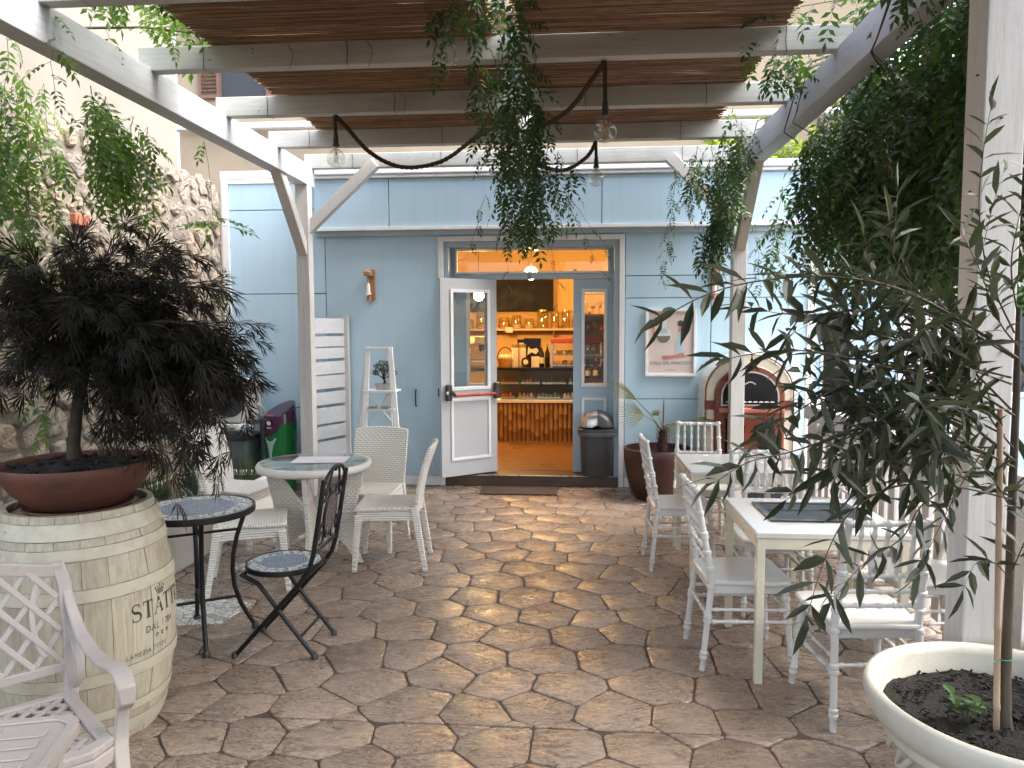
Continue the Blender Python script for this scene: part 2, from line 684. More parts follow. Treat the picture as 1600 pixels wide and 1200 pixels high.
def tile_geo(mb, poly, whole):
    cx = sum(p[0] for p in poly) / len(poly)
    cy = sum(p[1] for p in poly) / len(poly)
    if not whole:
        # keep the sawn edge thin: inset every edge but the cut one
        a = poly
    q = inset(poly, 0.0034 if whole else 0.0022)
    if len(q) < 3:
        return None
    q = rounded(q, rg) if whole else rounded(q, rg, 0.08, 0.0)
    n = len(q)
    dz = rg.uniform(-0.0008, 0.0008)
    sx, sy = rg.uniform(-0.0018, 0.0018), rg.uniform(-0.0018, 0.0018)
    vv = [(x, y, -0.012) for x, y in q]
    s1 = 1 - 0.003 / 0.15
    s2 = 1 - 0.011 / 0.15
    vv += [(cx + (x - cx) * s1, cy + (y - cy) * s1, dz - 0.0028) for x, y in q]
    vv += [(cx + (x - cx) * s2, cy + (y - cy) * s2, dz + sx * (x - cx) + sy * (y - cy)) for x, y in q]
    ff = []
    for k in range(2):
        for i in range(n):
            j = (i + 1) % n
            ff.append((k * n + i, k * n + j, (k + 1) * n + j, (k + 1) * n + i))
    ff.append(tuple(range(2 * n, 3 * n)))
    mb.add(vv, ff)
    return (cx, cy)


def cdist(poly):
    cx = sum(p[0] for p in poly) / len(poly)
    cy = sum(p[1] for p in poly) / len(poly)
    ang = abs(cx) / max(cy, 0.1)
    return cy + (8 if (cx > 2.6 or ang > 1.0) else 0)


tiles.sort(key=lambda t: cdist(t[0]))
rest = MB()
for i, (poly, whole) in enumerate(tiles):
    if i < 295:
        mb = MB()
        if tile_geo(mb, poly, whole):
            mb.build('paving_stone', m_paver, ground, smooth=50)
    else:
        tile_geo(rest, poly, whole)
rest.build('paving_stones', m_paver, ground, smooth=50, kind='stuff')

# ------------------------------------------------------------------ rubble stone wall on the left
WX = -3.76


def rubble_mat():
    m, nt, b, out = newmat('rubble_stone')
    oi = nt.nodes.new('ShaderNodeObjectInfo')
    v = coords(nt, 'World')
    n1 = noise_(nt, v, 7, 6, 0.65)
    n2 = noise_(nt, v, 34, 6, 0.72)
    tone = ramp(nt, oi.outputs['Random'], [(0.0, (0.22, 0.197, 0.172)), (0.3, (0.33, 0.275, 0.215)), (0.55, (0.28, 0.24, 0.20)), (0.78, (0.37, 0.27, 0.185)), (1.0, (0.31, 0.27, 0.22))])
    c = mixc(nt, ramp(nt, n1, [(0.35, 0.0), (0.68, 0.75)]), tone, (0.25, 0.223, 0.188))
    c = mixc(nt, ramp(nt, n2, [(0.34, 0.55), (0.52, 0.0)]), c, (0.12, 0.105, 0.09))
    nt.links.new(c, b.inputs['Base Color'])
    b.inputs['Roughness'].default_value = 0.9
    h = math_(nt, 'ADD', n1, math_(nt, 'MULTIPLY', n2, 0.35))
    bump_(nt, b, h, 1.0, 0.05)
    return m


m_rubble = rubble_mat()
m_mortar = M('lime_mortar', (0.235, 0.197, 0.155), (0.14, 0.118, 0.095), scale=5, rough=0.95, bump=0.9, bscale=28, space='World', bdist=0.02)
m_brick = M('red_brick', (0.42, 0.15, 0.08), (0.33, 0.12, 0.07), scale=20, rough=0.9, bump=0.5)
wall = thing('stone_wall', 'tall old rubble stone wall behind the dark potted maple', 'wall', (WX, 0, 0))


def wall_top(y):
    return 3.22 + 0.10 * noise.noise(Vector((y * 1.3, 3, 0))) + 0.05 * noise.noise(Vector((y * 5.1, 7, 0)))


body = MB()
ny = 48
vv, ff = [], []
for i in range(ny + 1):
    y = 2.2 + (7.95 - 2.2) * i / ny
    zt = wall_top(y)
    vv += [(0, y, -0.02), (0, y, zt - 0.03), (-0.5, y, zt + 0.03), (-0.5, y, -0.02)]
for i in range(ny):
    o = 4 * i
    for k in range(3):
        ff.append((o + k, o + 4 + k, o + 5 + k, o + 1 + k))
ff += [(0, 1, 2, 3), tuple(4 * ny + k for k in (3, 2, 1, 0))]
body.add(vv, ff).build('mortar', m_mortar, wall, smooth=40)
rg = random.Random(21)
cells = [c for c in voronoi(2.3, 7.93, 0.0, 3.35, 0.255, 0.165, 0.42, rg) if abs(area2(c)) > 0.004]


def stone_geo(mb, poly):
    if area2(poly) < 0:
        poly = poly[::-1]
    cy = sum(p[0] for p in poly) / len(poly)
    cz = sum(p[1] for p in poly) / len(poly)
    if cz > wall_top(cy) - 0.07:
        return False
    ins = rg.uniform(0.006, 0.02) if rg.random() < 0.7 else rg.uniform(0.025, 0.05)
    q = inset(poly, ins)
    if len(q) < 3 or abs(area2(q)) < 0.0015:
        return False
    q = rounded(q, rg, 0.3, 0.02)
    n = len(q)
    h = rg.uniform(0.014, 0.042) * (1.0 if cz > 1.3 else 1.7)
    tz, ty = rg.uniform(-0.16, 0.16), rg.uniform(-0.16, 0.16)
    rings = [(1.0, -0.012), (0.95, 0.6 * h), (0.74, h), (0.36, h)]
    vv = []
    for s, d in rings:
        for y, z in q:
            yy, zz = cy + (y - cy) * s, cz + (z - cz) * s
            vv.append((max(d + (tz * (zz - cz) + ty * (yy - cy)) * (d > 0) * 0.5 + (rg.uniform(-0.006, 0.006) if d > 0 else 0), -0.02), yy, zz))
    vv.append((h + rg.uniform(-0.005, 0.008), cy, cz))
    ff = []
    for k in range(3):
        for i in range(n):
            j = (i + 1) % n
            ff.append((k * n + i, k * n + j, (k + 1) * n + j, (k + 1) * n + i))
    for i in range(n):
        ff.append((3 * n + i, 3 * n + (i + 1) % n, 4 * n))
    mb.add(vv, ff)
    return True


cells.sort(key=lambda c: abs(sum(p[0] for p in c) / len(c) - 6.2))
rest = MB()
cnt = 0
for c in cells:
    mb = MB()
    if cnt < 295:
        if stone_geo(mb, c):
            mb.build('stone', m_rubble, wall, smooth=20)
            cnt += 1
    else:
        stone_geo(rest, c)
rest.build('stones', m_rubble, wall, smooth=20, kind='stuff')
p = Q(147, 300, 5.3)
MB().box(0.03, 0.085, 5.42, 5.60, 2.47, 2.555).build('brick', m_brick, wall, bevel=0.008)

# plaster wall and houses behind
hb = thing('plastered_house', 'pale plastered house side rising above the old stone wall', 'house', (-4.55, 0, 0))
MB().box(-4.2, 0, 2.0, 8.6, 0, 6.6).build('wall', m_pale_wall, hb)
MB().box(-4.4, 0.35, 1.8, 8.8, 6.6, 6.75).build('eaves', m_shutter, hb)
hc = thing('cream_house', 'cream house with brown shutters rising behind the blue cafe', 'house', (0, 15.2, 0))
MB().box(-8.0, 6.0, 0, 6, 0, 9.0).build('wall', m_cream_wall, hc)
MB().box(-8.2, 6.2, -0.5, 6.2, 9.0, 9.3).build('roof', m_shutter, hc)
for wx in (-7.05, -4.6, -1.2, 1.6):
    for wz in (6.35,):
        w = MB().box(wx, wx + 0.9, -0.03, 0.1, wz, wz + 1.45).build('window', m_dark, hc)
        for sx in (wx - 0.47, wx + 0.93):
            sh = MB()
            sh.rectframe(sx, sx + 0.44, wz - 0.03, wz + 1.48, 0.06, -0.09, -0.035, lambda u, v, d: (u, d, v))
            for k in range(18):
                z = wz + 0.05 + k * 0.077
                sh.bar((sx + 0.06, -0.06, z), (sx + 0.38, -0.06, z), 0.05, 0.012, (0, -0.6, 1))
            sh.build('shutter', m_shutter, w)
MB().tube([(-8, -0.16, 5.72), (6, -0.16, 5.72)], 0.08, 10).build('gutter', m_trim, hc)

# ------------------------------------------------------------------ blue cafe building
FY = 7.95
cafe = thing('blue_cafe', 'pale blue panelled cafe with white trim and an open glazed door', 'cafe', (0, FY, 0))


def yz(u, v, d):
    return (u, d, v)


def panel(x0, x1, z0, z1, y=0.0, t=0.03, m=None):
    return MB().box(x0 + 0.002, x1 - 0.002, y, y + t, z0 + 0.002, z1 - 0.002).build('wall_panel', m or m_blue, cafe, bevel=0.002, seg=1)


# hidden carcass: wall thickness round the doorway, roof, sides, back
c = MB()
c.box(-3.72, -1.345, 0.032, 0.20, 0, 3.27)
c.box(0.495, 2.46, 0.032, 0.20, 0, 3.27)
c.box(-1.345, 0.495, 0.032, 0.20, 2.59, 3.27)
c.box(-3.72, -3.60, 0.20, 5.0, 0, 3.27)
c.box(2.34, 2.46, 0.20, 5.0, 0, 3.27)
c.build('wall_core', m_joint, cafe)
MB().box(-3.74, 2.48, -0.02, 5.1, 3.275, 3.36).build('roof', m_trim, cafe)
# left wing
panel(-3.66, -2.62, 0.10, 2.055)
panel(-3.66, -2.62, 2.06, 2.945)
panel(-3.66, -2.62, 2.95, 3.255)
MB().box(-3.735, -3.662, -0.02, 0.03, 0, 3.272).build('corner_trim', m_trim, cafe, bevel=0.003)
MB().box(-3.66, -2.70, -0.018, 0.03, 3.225, 3.272).build('top_trim', m_trim, cafe, bevel=0.003)
# middle and right lower panels
panel(-2.615, -1.40, 0.10, 2.66)
for x0, x1 in ((0.558, 1.432), (1.437, 2.40)):
    for z0, z1 in ((0.10, 0.935), (0.94, 1.985), (1.99, 2.215), (2.22, 2.66)):
        panel(x0, x1, z0, z1)
panel(-1.395, -0.44, 2.645, 2.70, t=0.028)
panel(-0.435, 0.553, 2.645, 2.70, t=0.028)
MB().box(2.40, 2.475, -0.02, 0.03, 0, 3.27).build('corner_trim', m_trim, cafe, bevel=0.003)
for x0, x1 in ((-3.66, -1.40), (0.558, 2.40)):
    MB().box(x0, x1, -0.012, 0.03, 0.0, 0.098).build('skirting', m_trim, cafe, bevel=0.003)
scw = MB()
for (x0, x1, z0, z1) in [(-3.62, -2.75, 0.14, 2.02), (-3.62, -2.75, 2.1, 2.91), (-2.57, -1.44, 0.14, 2.62), (0.60, 1.40, 0.98, 1.95), (1.48, 2.36, 0.98, 1.95), (0.60, 1.40, 2.26, 2.62), (1.48, 2.36, 2.26, 2.62)]:
    for x in (x0, (x0 + x1) / 2, x1):
        for z in np.linspace(z0, z1, 4 if z1 - z0 > 1.5 else 2):
            scw.prism([(x + 0.006 * math.cos(q), z + 0.006 * math.sin(q)) for q in np.linspace(0, 2 * math.pi, 8, endpoint=False)], -0.0025, 0.0, yz)
scw.build('screws', m_trim, cafe, kind='stuff')
# upper fascia, set forward, with the white ledge below it
for x0, x1 in ((-2.70, -1.905), (-1.90, 0.305), (0.31, 1.55), (1.555, 2.46)):
    panel(x0, x1, 2.745, 3.24, y=-0.075, t=0.10)
MB().box(-2.72, 2.48, -0.105, 0.028, 2.705, 2.742).build('ledge', m_trim, cafe, bevel=0.004)
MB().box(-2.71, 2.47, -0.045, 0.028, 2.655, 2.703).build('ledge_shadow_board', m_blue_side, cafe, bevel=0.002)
MB().box(-2.74, 2.50, -0.13, -0.005, 3.243, 3.273).build('gutter_board', m_trim, cafe, bevel=0.004)
MB().box(-2.74, 2.50, -0.16, 0.02, 3.275, 3.345).build('gutter_board', m_trim, cafe, bevel=0.01)

# doorway: casing, jambs, transom, fixed side lights
DX0, DX1 = -1.345, 0.495
cas = MB()
cas.box(DX0 - 0.055, DX0, -0.022, 0.032, 0, 2.645)
cas.box(DX1, DX1 + 0.055, -0.022, 0.032, 0, 2.645)
cas.box(DX0, DX1, -0.022, 0.032, 2.592, 2.645)
cas.build('door_casing', m_trim, cafe, bevel=0.004)
jb = MB()
jb.box(DX0, DX0 + 0.05, 0.033, 0.30, 0, 2.59)
jb.box(DX1 - 0.05, DX1, 0.033, 0.30, 0, 2.59)
jb.box(DX0 + 0.05, DX1 - 0.05, 0.033, 0.30, 2.535, 2.59)
jb.box(DX0 + 0.05, DX1 - 0.05, 0.20, 0.27, 2.205, 2.262)
jb.box(DX0 + 0.05, DX0 + 0.09, 0.20, 0.27, 2.262, 2.535)
jb.box(DX1 - 0.09, DX1 - 0.05, 0.20, 0.27, 2.262, 2.535)
jb.build('door_jamb', m_blue_side, cafe, bevel=0.003)
tw = MB().rectframe(DX0 + 0.092, DX1 - 0.092, 2.264, 2.532, 0.022, 0.19, 0.24, yz).build('transom_window', m_trim, cafe, bevel=0.002)
MB().box(DX0 + 0.115, DX1 - 0.115, 0.212, 0.218, 2.287, 2.509).build('pane', m_glass, tw)
MB().box(DX0 + 0.002, DX1 - 0.002, -0.03, 0.30, 0.0, 0.112).build('door_step', M('dark_step_boards', (0.075, 0.045, 0.03), (0.055, 0.033, 0.022), scale=4, rough=0.45, stretch=(0.6, 9, 9)), cafe, bevel=0.006)
MB().box(-1.0, DX1 - 0.01, -0.034, 0.0, 0.1125, 0.118).build('step_nosing', m_steel, cafe, bevel=0.001)


def leaf_geo(parent, w, z0, z1, gx0, gx1, gz0, gz1, px0, px1, pz0, pz1, t=0.045, mt=None):
    """stile-and-rail leaf in its own x (0..w), face at y = -t/2"""
    lf = MB()
    lf.ring([(0, z0), (w, z0), (w, z1), (0, z1)], [(gx0, gz0), (gx1, gz0), (gx1, gz1), (gx0, gz1)], -t / 2, t / 2, yz)
    lf.build('leaf', mt or m_blue_side, parent, bevel=0.003)
    for s in (-1, 1):
        y0, y1 = (-t / 2 - 0.014, -t / 2) if s < 0 else (t / 2, t / 2 + 0.014)
        MB().rectframe(gx0 - 0.028, gx1 + 0.028, gz0 - 0.028, gz1 + 0.028, 0.034, y0, y1, yz).build('glass_moulding', m_trim, parent, bevel=0.003)
        MB().rectframe(px0, px1, pz0, pz1, 0.03, y0, y1, yz).build('panel_moulding', m_trim, parent, bevel=0.004)
    MB().box(gx0, gx1, -0.003, 0.003, gz0, gz1).build('pane', m_glass, parent)


def mk(name, parent, loc, rz=0):
    o = bpy.data.objects.new(name, None)
    COL.objects.link(o)
    o.parent = parent
    o.location = loc
    o.rotation_euler = (0, 0, rz)
    return o


sr = mk('side_light', cafe, (0.02, 0.235, 0))
leaf_geo(sr, 0.425, 0.115, 2.20, 0.115, 0.335, 1.075, 2.07, 0.09, 0.36, 0.30, 0.93)
sl = mk('side_light', cafe, (-1.295, 0.235, 0))
leaf_geo(sl, 0.465, 0.115, 2.20, 0.185, 0.385, 1.075, 2.07, 0.13, 0.40, 0.30, 0.93)
hinge = Vector((-0.815, 0.20 - 0.02, 0))
free = Vector((-1.355, -0.225, 0))
dv = free - hinge
dang = math.atan2(dv.y, dv.x)
DW = dv.length
door = mk('door', cafe, hinge, dang)
# local x from the hinge to the free edge; the face that looks at the terrace is local +y (rotated ~218 deg)
leaf_geo(door, DW, 0.125, 2.20, 0.115, DW - 0.14, 1.06, 2.06, 0.085, DW - 0.11, 0.29, 0.945, mt=m_door)
pb = MB()
pb.tube([(0.03, 0.085, 0.985), (DW - 0.13, 0.085, 0.985)], 0.017, 12)
pb.build('panic_bar', M('red_bar', (0.42, 0.035, 0.03), rough=0.35), door, smooth=50)
pe = MB()
for x in (0.02, DW - 0.075):
    pe.box(x - 0.03, x + 0.03, 0.024, 0.075, 0.93, 1.10)
    pe.bar((x, 0.065, 1.04), (x - 0.055 if x > 0.3 else x + 0.035, 0.088, 0.985), 0.04, 0.04)
pe.build('panic_bar_mount', m_dark, door, bevel=0.01)
MB().box(DW - 0.06, DW - 0.03, 0.075, 0.083, 1.0, 1.03).build('latch_plate', m_steel, door, bevel=0.003)
MB().box(DW - 0.03, DW + 0.004, -0.05, -0.022, 0.97, 1.06).build('handle', m_dark, door, bevel=0.006)

# ------------------------------------------------------------------ cafe interior
m_inwall = M('warm_interior_paint', (0.58, 0.38, 0.15), (0.53, 0.345, 0.13), scale=2, rough=0.8, bump=0.05)
m_infloor = M('wood_floor', (0.21, 0.115, 0.045), (0.165, 0.085, 0.034), scale=3, rough=0.35, stretch=(0.8, 8, 1), space='World', bump=0.05)
IF = 0.115
inf_ = MB().box(-3.6, 2.34, FY + 0.302, FY + 4.9, 0.05, IF).build('cafe_floor', m_infloor)
tag(inf_, kind='structure')
iw = MB()
iw.box(-3.6, 2.34, 4.72, 4.9, IF, 3.0)
iw.box(-3.598, -3.5, 0.302, 4.72, IF, 3.0)
iw.box(2.24, 2.338, 0.302, 4.72, IF, 3.0)
iw.box(-3.598, 2.338, 0.205, 4.9, 3.0, 3.1)
iw.box(-3.598, -1.36, 0.203, 0.30, IF, 3.0)
iw.box(0.51, 2.338, 0.203, 0.30, IF, 3.0)
iw.box(-1.36, 0.51, 0.303, 0.36, 2.62, 3.0)
iw.build('interior_wall', m_inwall, cafe)
ORD = ['first', 'second', 'third', 'fourth', 'fifth', 'sixth', 'seventh', 'eighth', 'ninth', 'tenth', 'eleventh', 'twelfth', 'thirteenth', 'fourteenth', 'fifteenth', 'sixteenth', 'seventeenth', 'eighteenth']
m_gold = M('foil', (0.55, 0.40, 0.16), rough=0.35, metal=0.8)
CY = 10.38
m_bamboo = M('bamboo', (0.36, 0.21, 0.085), (0.26, 0.14, 0.055), scale=6, rough=0.4, stretch=(8, 8, 1.5), space='World')
m_shelf = M('shelf_board', (0.50, 0.42, 0.32), rough=0.5)
m_black = M('black_gloss', (0.010, 0.010, 0.011), rough=0.22, bump=0.0, spec=0.3)
m_screen = M('dark_screen', (0.006, 0.006, 0.007), rough=0.5, bump=0.0, spec=0.15)
ct = thing('bar_counter', 'bamboo fronted bar counter with a lit glass food display inside the cafe', 'counter', (0, CY, IF))
rg = random.Random(3)
x = -1.06
while x < 0.74:
    r = rg.uniform(0.027, 0.032)
    mb = MB()
    mb.turned((x + r, 0, 0), (x + r, rg.uniform(-0.004, 0.004), 0.52), r, [rg.uniform(0.1, 0.4), rg.uniform(0.5, 0.9)], 10, bulge=1.07)
    mb.build('bamboo_pole', m_bamboo, ct, smooth=50)
    x += 2 * r + 0.003
MB().box(-1.06, 0.76, 0.035, 0.75, 0, 0.53).build('counter_body', m_shelf, ct)
MB().box(-1.08, 0.78, -0.045, 0.78, 0.532, 0.575).build('ledge', m_trim, ct, bevel=0.006)
dc = mk('display_case', ct, (0, 0, 0))
MB().box(-1.06, 0.76, 0.30, 0.74, 0.576, 0.98).build('back_panel', M('case_inside', (0.20, 0.17, 0.12), rough=0.5), dc)
MB().box(-1.05, 0.75, -0.02, -0.012, 0.577, 0.975).build('glass_front', m_glass_dark, dc)
MB().box(-1.05, 0.75, 0.0, 0.29, 0.77, 0.78).build('glass_shelf', m_glass_dark, dc)
MB().box(-1.07, 0.77, -0.04, 0.76, 0.985, 1.02).build('case_top', m_black, dc, bevel=0.005)
m_foods = [M('pastry', (0.60, 0.34, 0.12), (0.45, 0.22, 0.07), scale=30, rough=0.6, bump=0.6), M('red_sweet', (0.60, 0.12, 0.05), rough=0.4), M('cream_sweet', (0.70, 0.58, 0.38), rough=0.5), M('green_sweet', (0.16, 0.20, 0.06), rough=0.5)]
k = 0
for zz in (0.58, 0.782):
    xx = -0.98
    kk = 0
    while xx < 0.66:
        wdt = rg.uniform(0.20, 0.34)
        tr = thing('food_tray', 'steel tray of sweets, %s from the left on the %s shelf of the counter display' % (ORD[kk], 'lower' if zz < 0.7 else 'upper'), 'tray', (xx + wdt / 2, CY + 0.145, IF + zz + 0.001), 0, 'trays in the food display')
        MB().rectframe(-wdt / 2, wdt / 2, -0.11, 0.11, 0.008, 0.0, 0.03, lambda u, v, d: (u, v, d)).box(-wdt / 2, wdt / 2, -0.11, 0.11, 0, 0.004).build('tray_pan', m_steel, tr)
        fb = MB()
        for i in range(int(wdt / 0.055)):
            for j in range(3):
                hq = rg.uniform(0.9, 1.9)
                fb.lathe([(0.0, 0.045 * hq), (0.014, 0.042 * hq), (0.025, 0.022 * hq), (0.023, 0.004)], 7, (-wdt / 2 + 0.03 + i * 0.054 + rg.uniform(-.006, .006), -0.07 + j * 0.07, 0.002))
        fb.build('pastries', m_foods[(k * 7 + int(zz * 10)) % 4], tr, smooth=60, kind='stuff')
        k += 1
        kk += 1
        xx += wdt + 0.03
CT = IF + 1.02


def bottle(x, y, z, h, r, col, lab, label, grp, capc=None):
    t = thing('bottle', label, 'bottle', (x, y, z), U(0, 6), grp)
    MB().lathe([(0.0, 0.0), (r * 0.9, 0), (r, 0.01), (r, h * 0.56), (r * 0.85, h * 0.64), (r * 0.34, h * 0.76), (r * 0.32, h * 0.93), (0, h * 0.93)], 14).build('glass_body', col, t, smooth=50)
    MB().lathe([(r * 0.37, h * 0.86), (r * 0.37, h), (0, h)], 12).build('cap', capc or m_gold, t, smooth=50)
    MB().lathe([(r * 1.02, h * 0.15), (r * 1.02, h * 0.42)], 14).build('paper_label', lab, t, smooth=50)
    return t



m_bgreen = M('dark_bottle_glass', (0.012, 0.02, 0.012), rough=0.08, bump=0)
m_bbrown = M('brown_bottle_glass', (0.05, 0.018, 0.006), rough=0.08, bump=0)
m_paper = M('cream_paper', (0.70, 0.64, 0.50), rough=0.7, bump=0.02)
m_clear = glassmat('jar_glass', (0.93, 0.92, 0.86), 0.03, 1.5, 1.6)
# things on the counter
tn = thing('gift_tin', 'tall cream gift tube, left of the pair on the counter', 'tube', (-0.79, CY + 0.25, CT))
MB().lathe([(0, 0), (0.05, 0), (0.05, 0.30), (0, 0.30)], 18).build('tube_body', m_paper, tn, smooth=50)
MB().lathe([(0.053, 0.27), (0.053, 0.315), (0, 0.315)], 18).build('lid', m_gold, tn, smooth=50)
dup(tn, (-0.685, CY + 0.25, CT), 0.6, 'tall cream gift tube, right of the pair on the counter')
bx = thing('gift_box', 'black gift box with a pale map shape standing on the counter', 'box', (-0.55, CY + 0.36, CT))
MB().box(-0.12, 0.12, -0.05, 0.05, 0, 0.40).build('carton', m_black, bx, bevel=0.004)
MB().prism([(-0.07, 0.16), (-0.01, 0.2), (0.05, 0.17), (0.09, 0.22), (0.06, 0.26), (-0.02, 0.24), (-0.06, 0.28)], -0.052, -0.0505, yz).build('pale_print', m_paper, bx)
bx2 = thing('gift_box', 'small black box behind the gift tubes on the counter', 'box', (-0.70, CY + 0.46, CT))
MB().box(-0.07, 0.07, -0.05, 0.05, 0, 0.38).build('carton', m_black, bx2, bevel=0.004)
MB().box(-0.05, 0.05, -0.0525, -0.0505, 0.24, 0.33).build('pale_print', m_paper, bx2)
bx3 = thing('price_card', 'small cream card in front of the black gift box', 'card', (-0.50, CY + 0.15, CT))
MB().box(-0.055, 0.055, -0.01, 0.01, 0, 0.145).build('card_board', m_paper, bx3, bevel=0.002)
pl = thing('round_plate', 'dark round medallion plate on the counter beside the cream card', 'plate', (-0.635, CY + 0.13, CT))
MB().lathe([(0, -0.008), (0.065, -0.008), (0.065, 0.008), (0, 0.008)], 22).build('disc', m_bbrown, pl, smooth=40).rotation_euler = (R(82), 0, 0)
pl.location.z += 0.07
MB().lathe([(0, 0), (0.035, 0), (0.035, 0.004), (0, 0.004)], 18).build('disc_centre', m_paper, pl, smooth=40).matrix_local = Matrix.Translation((0, -0.014, 0.0)) @ Matrix.Rotation(R(82), 4, 'X')
hg = thing('hamper', 'small wicker hamper at the left end of the counter', 'hamper', (-0.93, CY + 0.25, CT))
MB().lathe([(0, 0), (0.09, 0), (0.12, 0.11), (0.11, 0.11), (0.085, 0.01)], 16).build('basket', m_foods[0], hg, smooth=50)
MB().tube([(0.115 * math.cos(a), 0, 0.10 + 0.17 * math.sin(a)) for a in np.linspace(0, math.pi, 12)], 0.008, 6).build('handle', m_bbrown, hg, smooth=50)
fr_ = MB()
for i in range(9):
    fr_.lathe([(0, 0.05), (0.03, 0.035), (0.035, 0.0), (0, -0.03)], 8, (U(-.06, .06), U(-.06, .06), 0.12))
fr_.build('wrapped_sweets', m_foods[2], hg, smooth=60, kind='stuff')
bottle(-0.415, CY + 0.22, CT, 0.31, 0.036, m_bgreen, m_paper, 'dark wine bottle with pale label, left of two by the pastry cabinet', None)
bottle(-0.335, CY + 0.20, CT, 0.32, 0.036, m_bgreen, m_black, 'dark wine bottle with black label, right of two by the pastry cabinet', None)
cab = thing('pastry_cabinet', 'glass pastry cabinet with red top at the right end of the counter', 'cabinet', (0.07, CY + 0.33, CT))
cf = MB()
for xx in (-0.34, 0.34):
    for yy in (-0.2, 0.2):
        cf.box(xx - 0.012, xx + 0.012, yy - 0.012, yy + 0.012, 0, 0.33)
cf.build('cabinet_frame', m_steel, cab)
MB().box(-0.36, 0.36, -0.22, 0.22, 0.33, 0.40).build('cabinet_top', M('red_enamel', (0.40, 0.06, 0.025), rough=0.3), cab, bevel=0.01)
MB().box(-0.327, 0.327, -0.205, -0.2, 0.02, 0.33).build('pane', m_glass_dark, cab)
MB().box(-0.327, 0.327, -0.19, 0.19, 0.16, 0.17).box(-0.327, 0.327, -0.19, 0.19, 0.012, 0.03).build('shelf', m_steel, cab)
pf = MB()
for zz in (0.03, 0.17):
    for i in range(10):
        pf.lathe([(0, 0.06), (0.025, 0.055), (0.04, 0.03), (0.035, 0.0)], 8, (-0.28 + i * 0.062, U(-0.15, 0.0), zz + 0.001))
pf.build('pastries', m_foods[0], cab, smooth=60, kind='stuff')
# back wall shelf with jars
SH = thing('wall_shelf', 'long shelf of glass jars below the wall television', 'shelf', (0, FY + 4.72, 1.63))
MB().box(-2.9, 0.62, -0.26, -0.002, 0, 0.035).build('shelf_board', m_shelf, SH, bevel=0.003)
for xx in (-2.3, -1.3, -0.3):
    MB().prism([(0, 0), (-0.2, 0), (0, -0.16)], xx, xx + 0.02, lambda u, v, d: (d, u - 0.003, v)).build('bracket', m_shelf, SH)
rg = random.Random(8)
x = -2.75
jn = 0
while x < 0.35:
    r = rg.uniform(0.05, 0.105)
    h = rg.uniform(0.14, 0.30)
    j = thing('glass_jar', 'clear glass jar, %s from the left on the wall shelf below the television' % ORD[jn], 'jar', (x + r, FY + 4.58, 1.666), 0, 'glass jars on the wall shelf')
    MB().lathe([(0, 0.003), (r * 0.95, 0.003), (r, 0.02), (r, h * 0.85), (r * 0.8, h), (r * 0.77, h), (r * 0.95, h * 0.84), (r * 0.95, 0.02)], 16).build('jar_body', m_clear, j, smooth=50)
    if rg.random() < 0.6:
        MB().lathe([(0, 0.006), (r * 0.9, 0.006), (r * 0.9, h * rg.uniform(0.2, 0.5)), (0, h * 0.3)], 14).build('jar_contents', m_foods[rg.choice((0, 2, 2))], j, smooth=50)
    else:
        MB().lathe([(r * 0.85, h), (r * 0.85, h + 0.03), (0, h + 0.035)], 14).build('lid', m_gold, j, smooth=50)
    jn += 1
    x += 2 * r + rg.uniform(0.02, 0.06)
bottle(0.30, FY + 4.55, 1.666, 0.32, 0.05, m_bbrown, m_black, 'dark bottle at the right end of the jar shelf', None)
cd = thing('shelf_card', 'small orange price card hanging from the jar shelf', 'card', (0.30, FY + 4.44, 1.43))
MB().box(-0.09, 0.09, -0.004, 0.004, 0, 0.20).build('card_board', m_paper, cd)
MB().prism([(-0.05, 0.12), (0.06, 0.14), (0.05, 0.17), (-0.04, 0.16)], -0.007, -0.005, yz).build('print', m_black, cd)
cd2 = thing('shelf_card', 'small cream card on the edge of the jar shelf', 'card', (-1.02, FY + 4.452, 1.60))
MB().box(-0.06, 0.06, -0.004, 0.004, 0, 0.09).build('card_board', m_paper, cd2)
tv = thing('wall_television', 'black flat television high on the cafe back wall', 'television', (-1.12, FY + 4.60, 1.955))
MB().box(-0.82, 0.82, -0.02, 0.05, 0, 0.60).build('screen_body', m_screen, tv, bevel=0.006)
MB().box(-0.2, 0.2, 0.05, 0.118, 0.15, 0.45).build('bracket', m_dark, tv)
MB().box(0.78, 0.90, 4.60, 4.715, IF, 3.0).build('wall_pilaster', M('orange_brown_wood', (0.30, 0.15, 0.05), rough=0.5), cafe)
MB().box(0.66, 0.70, 4.66, 4.715, IF, 3.0).build('wall_pilaster', M('orange_wood', (0.42, 0.25, 0.10), rough=0.5), cafe)
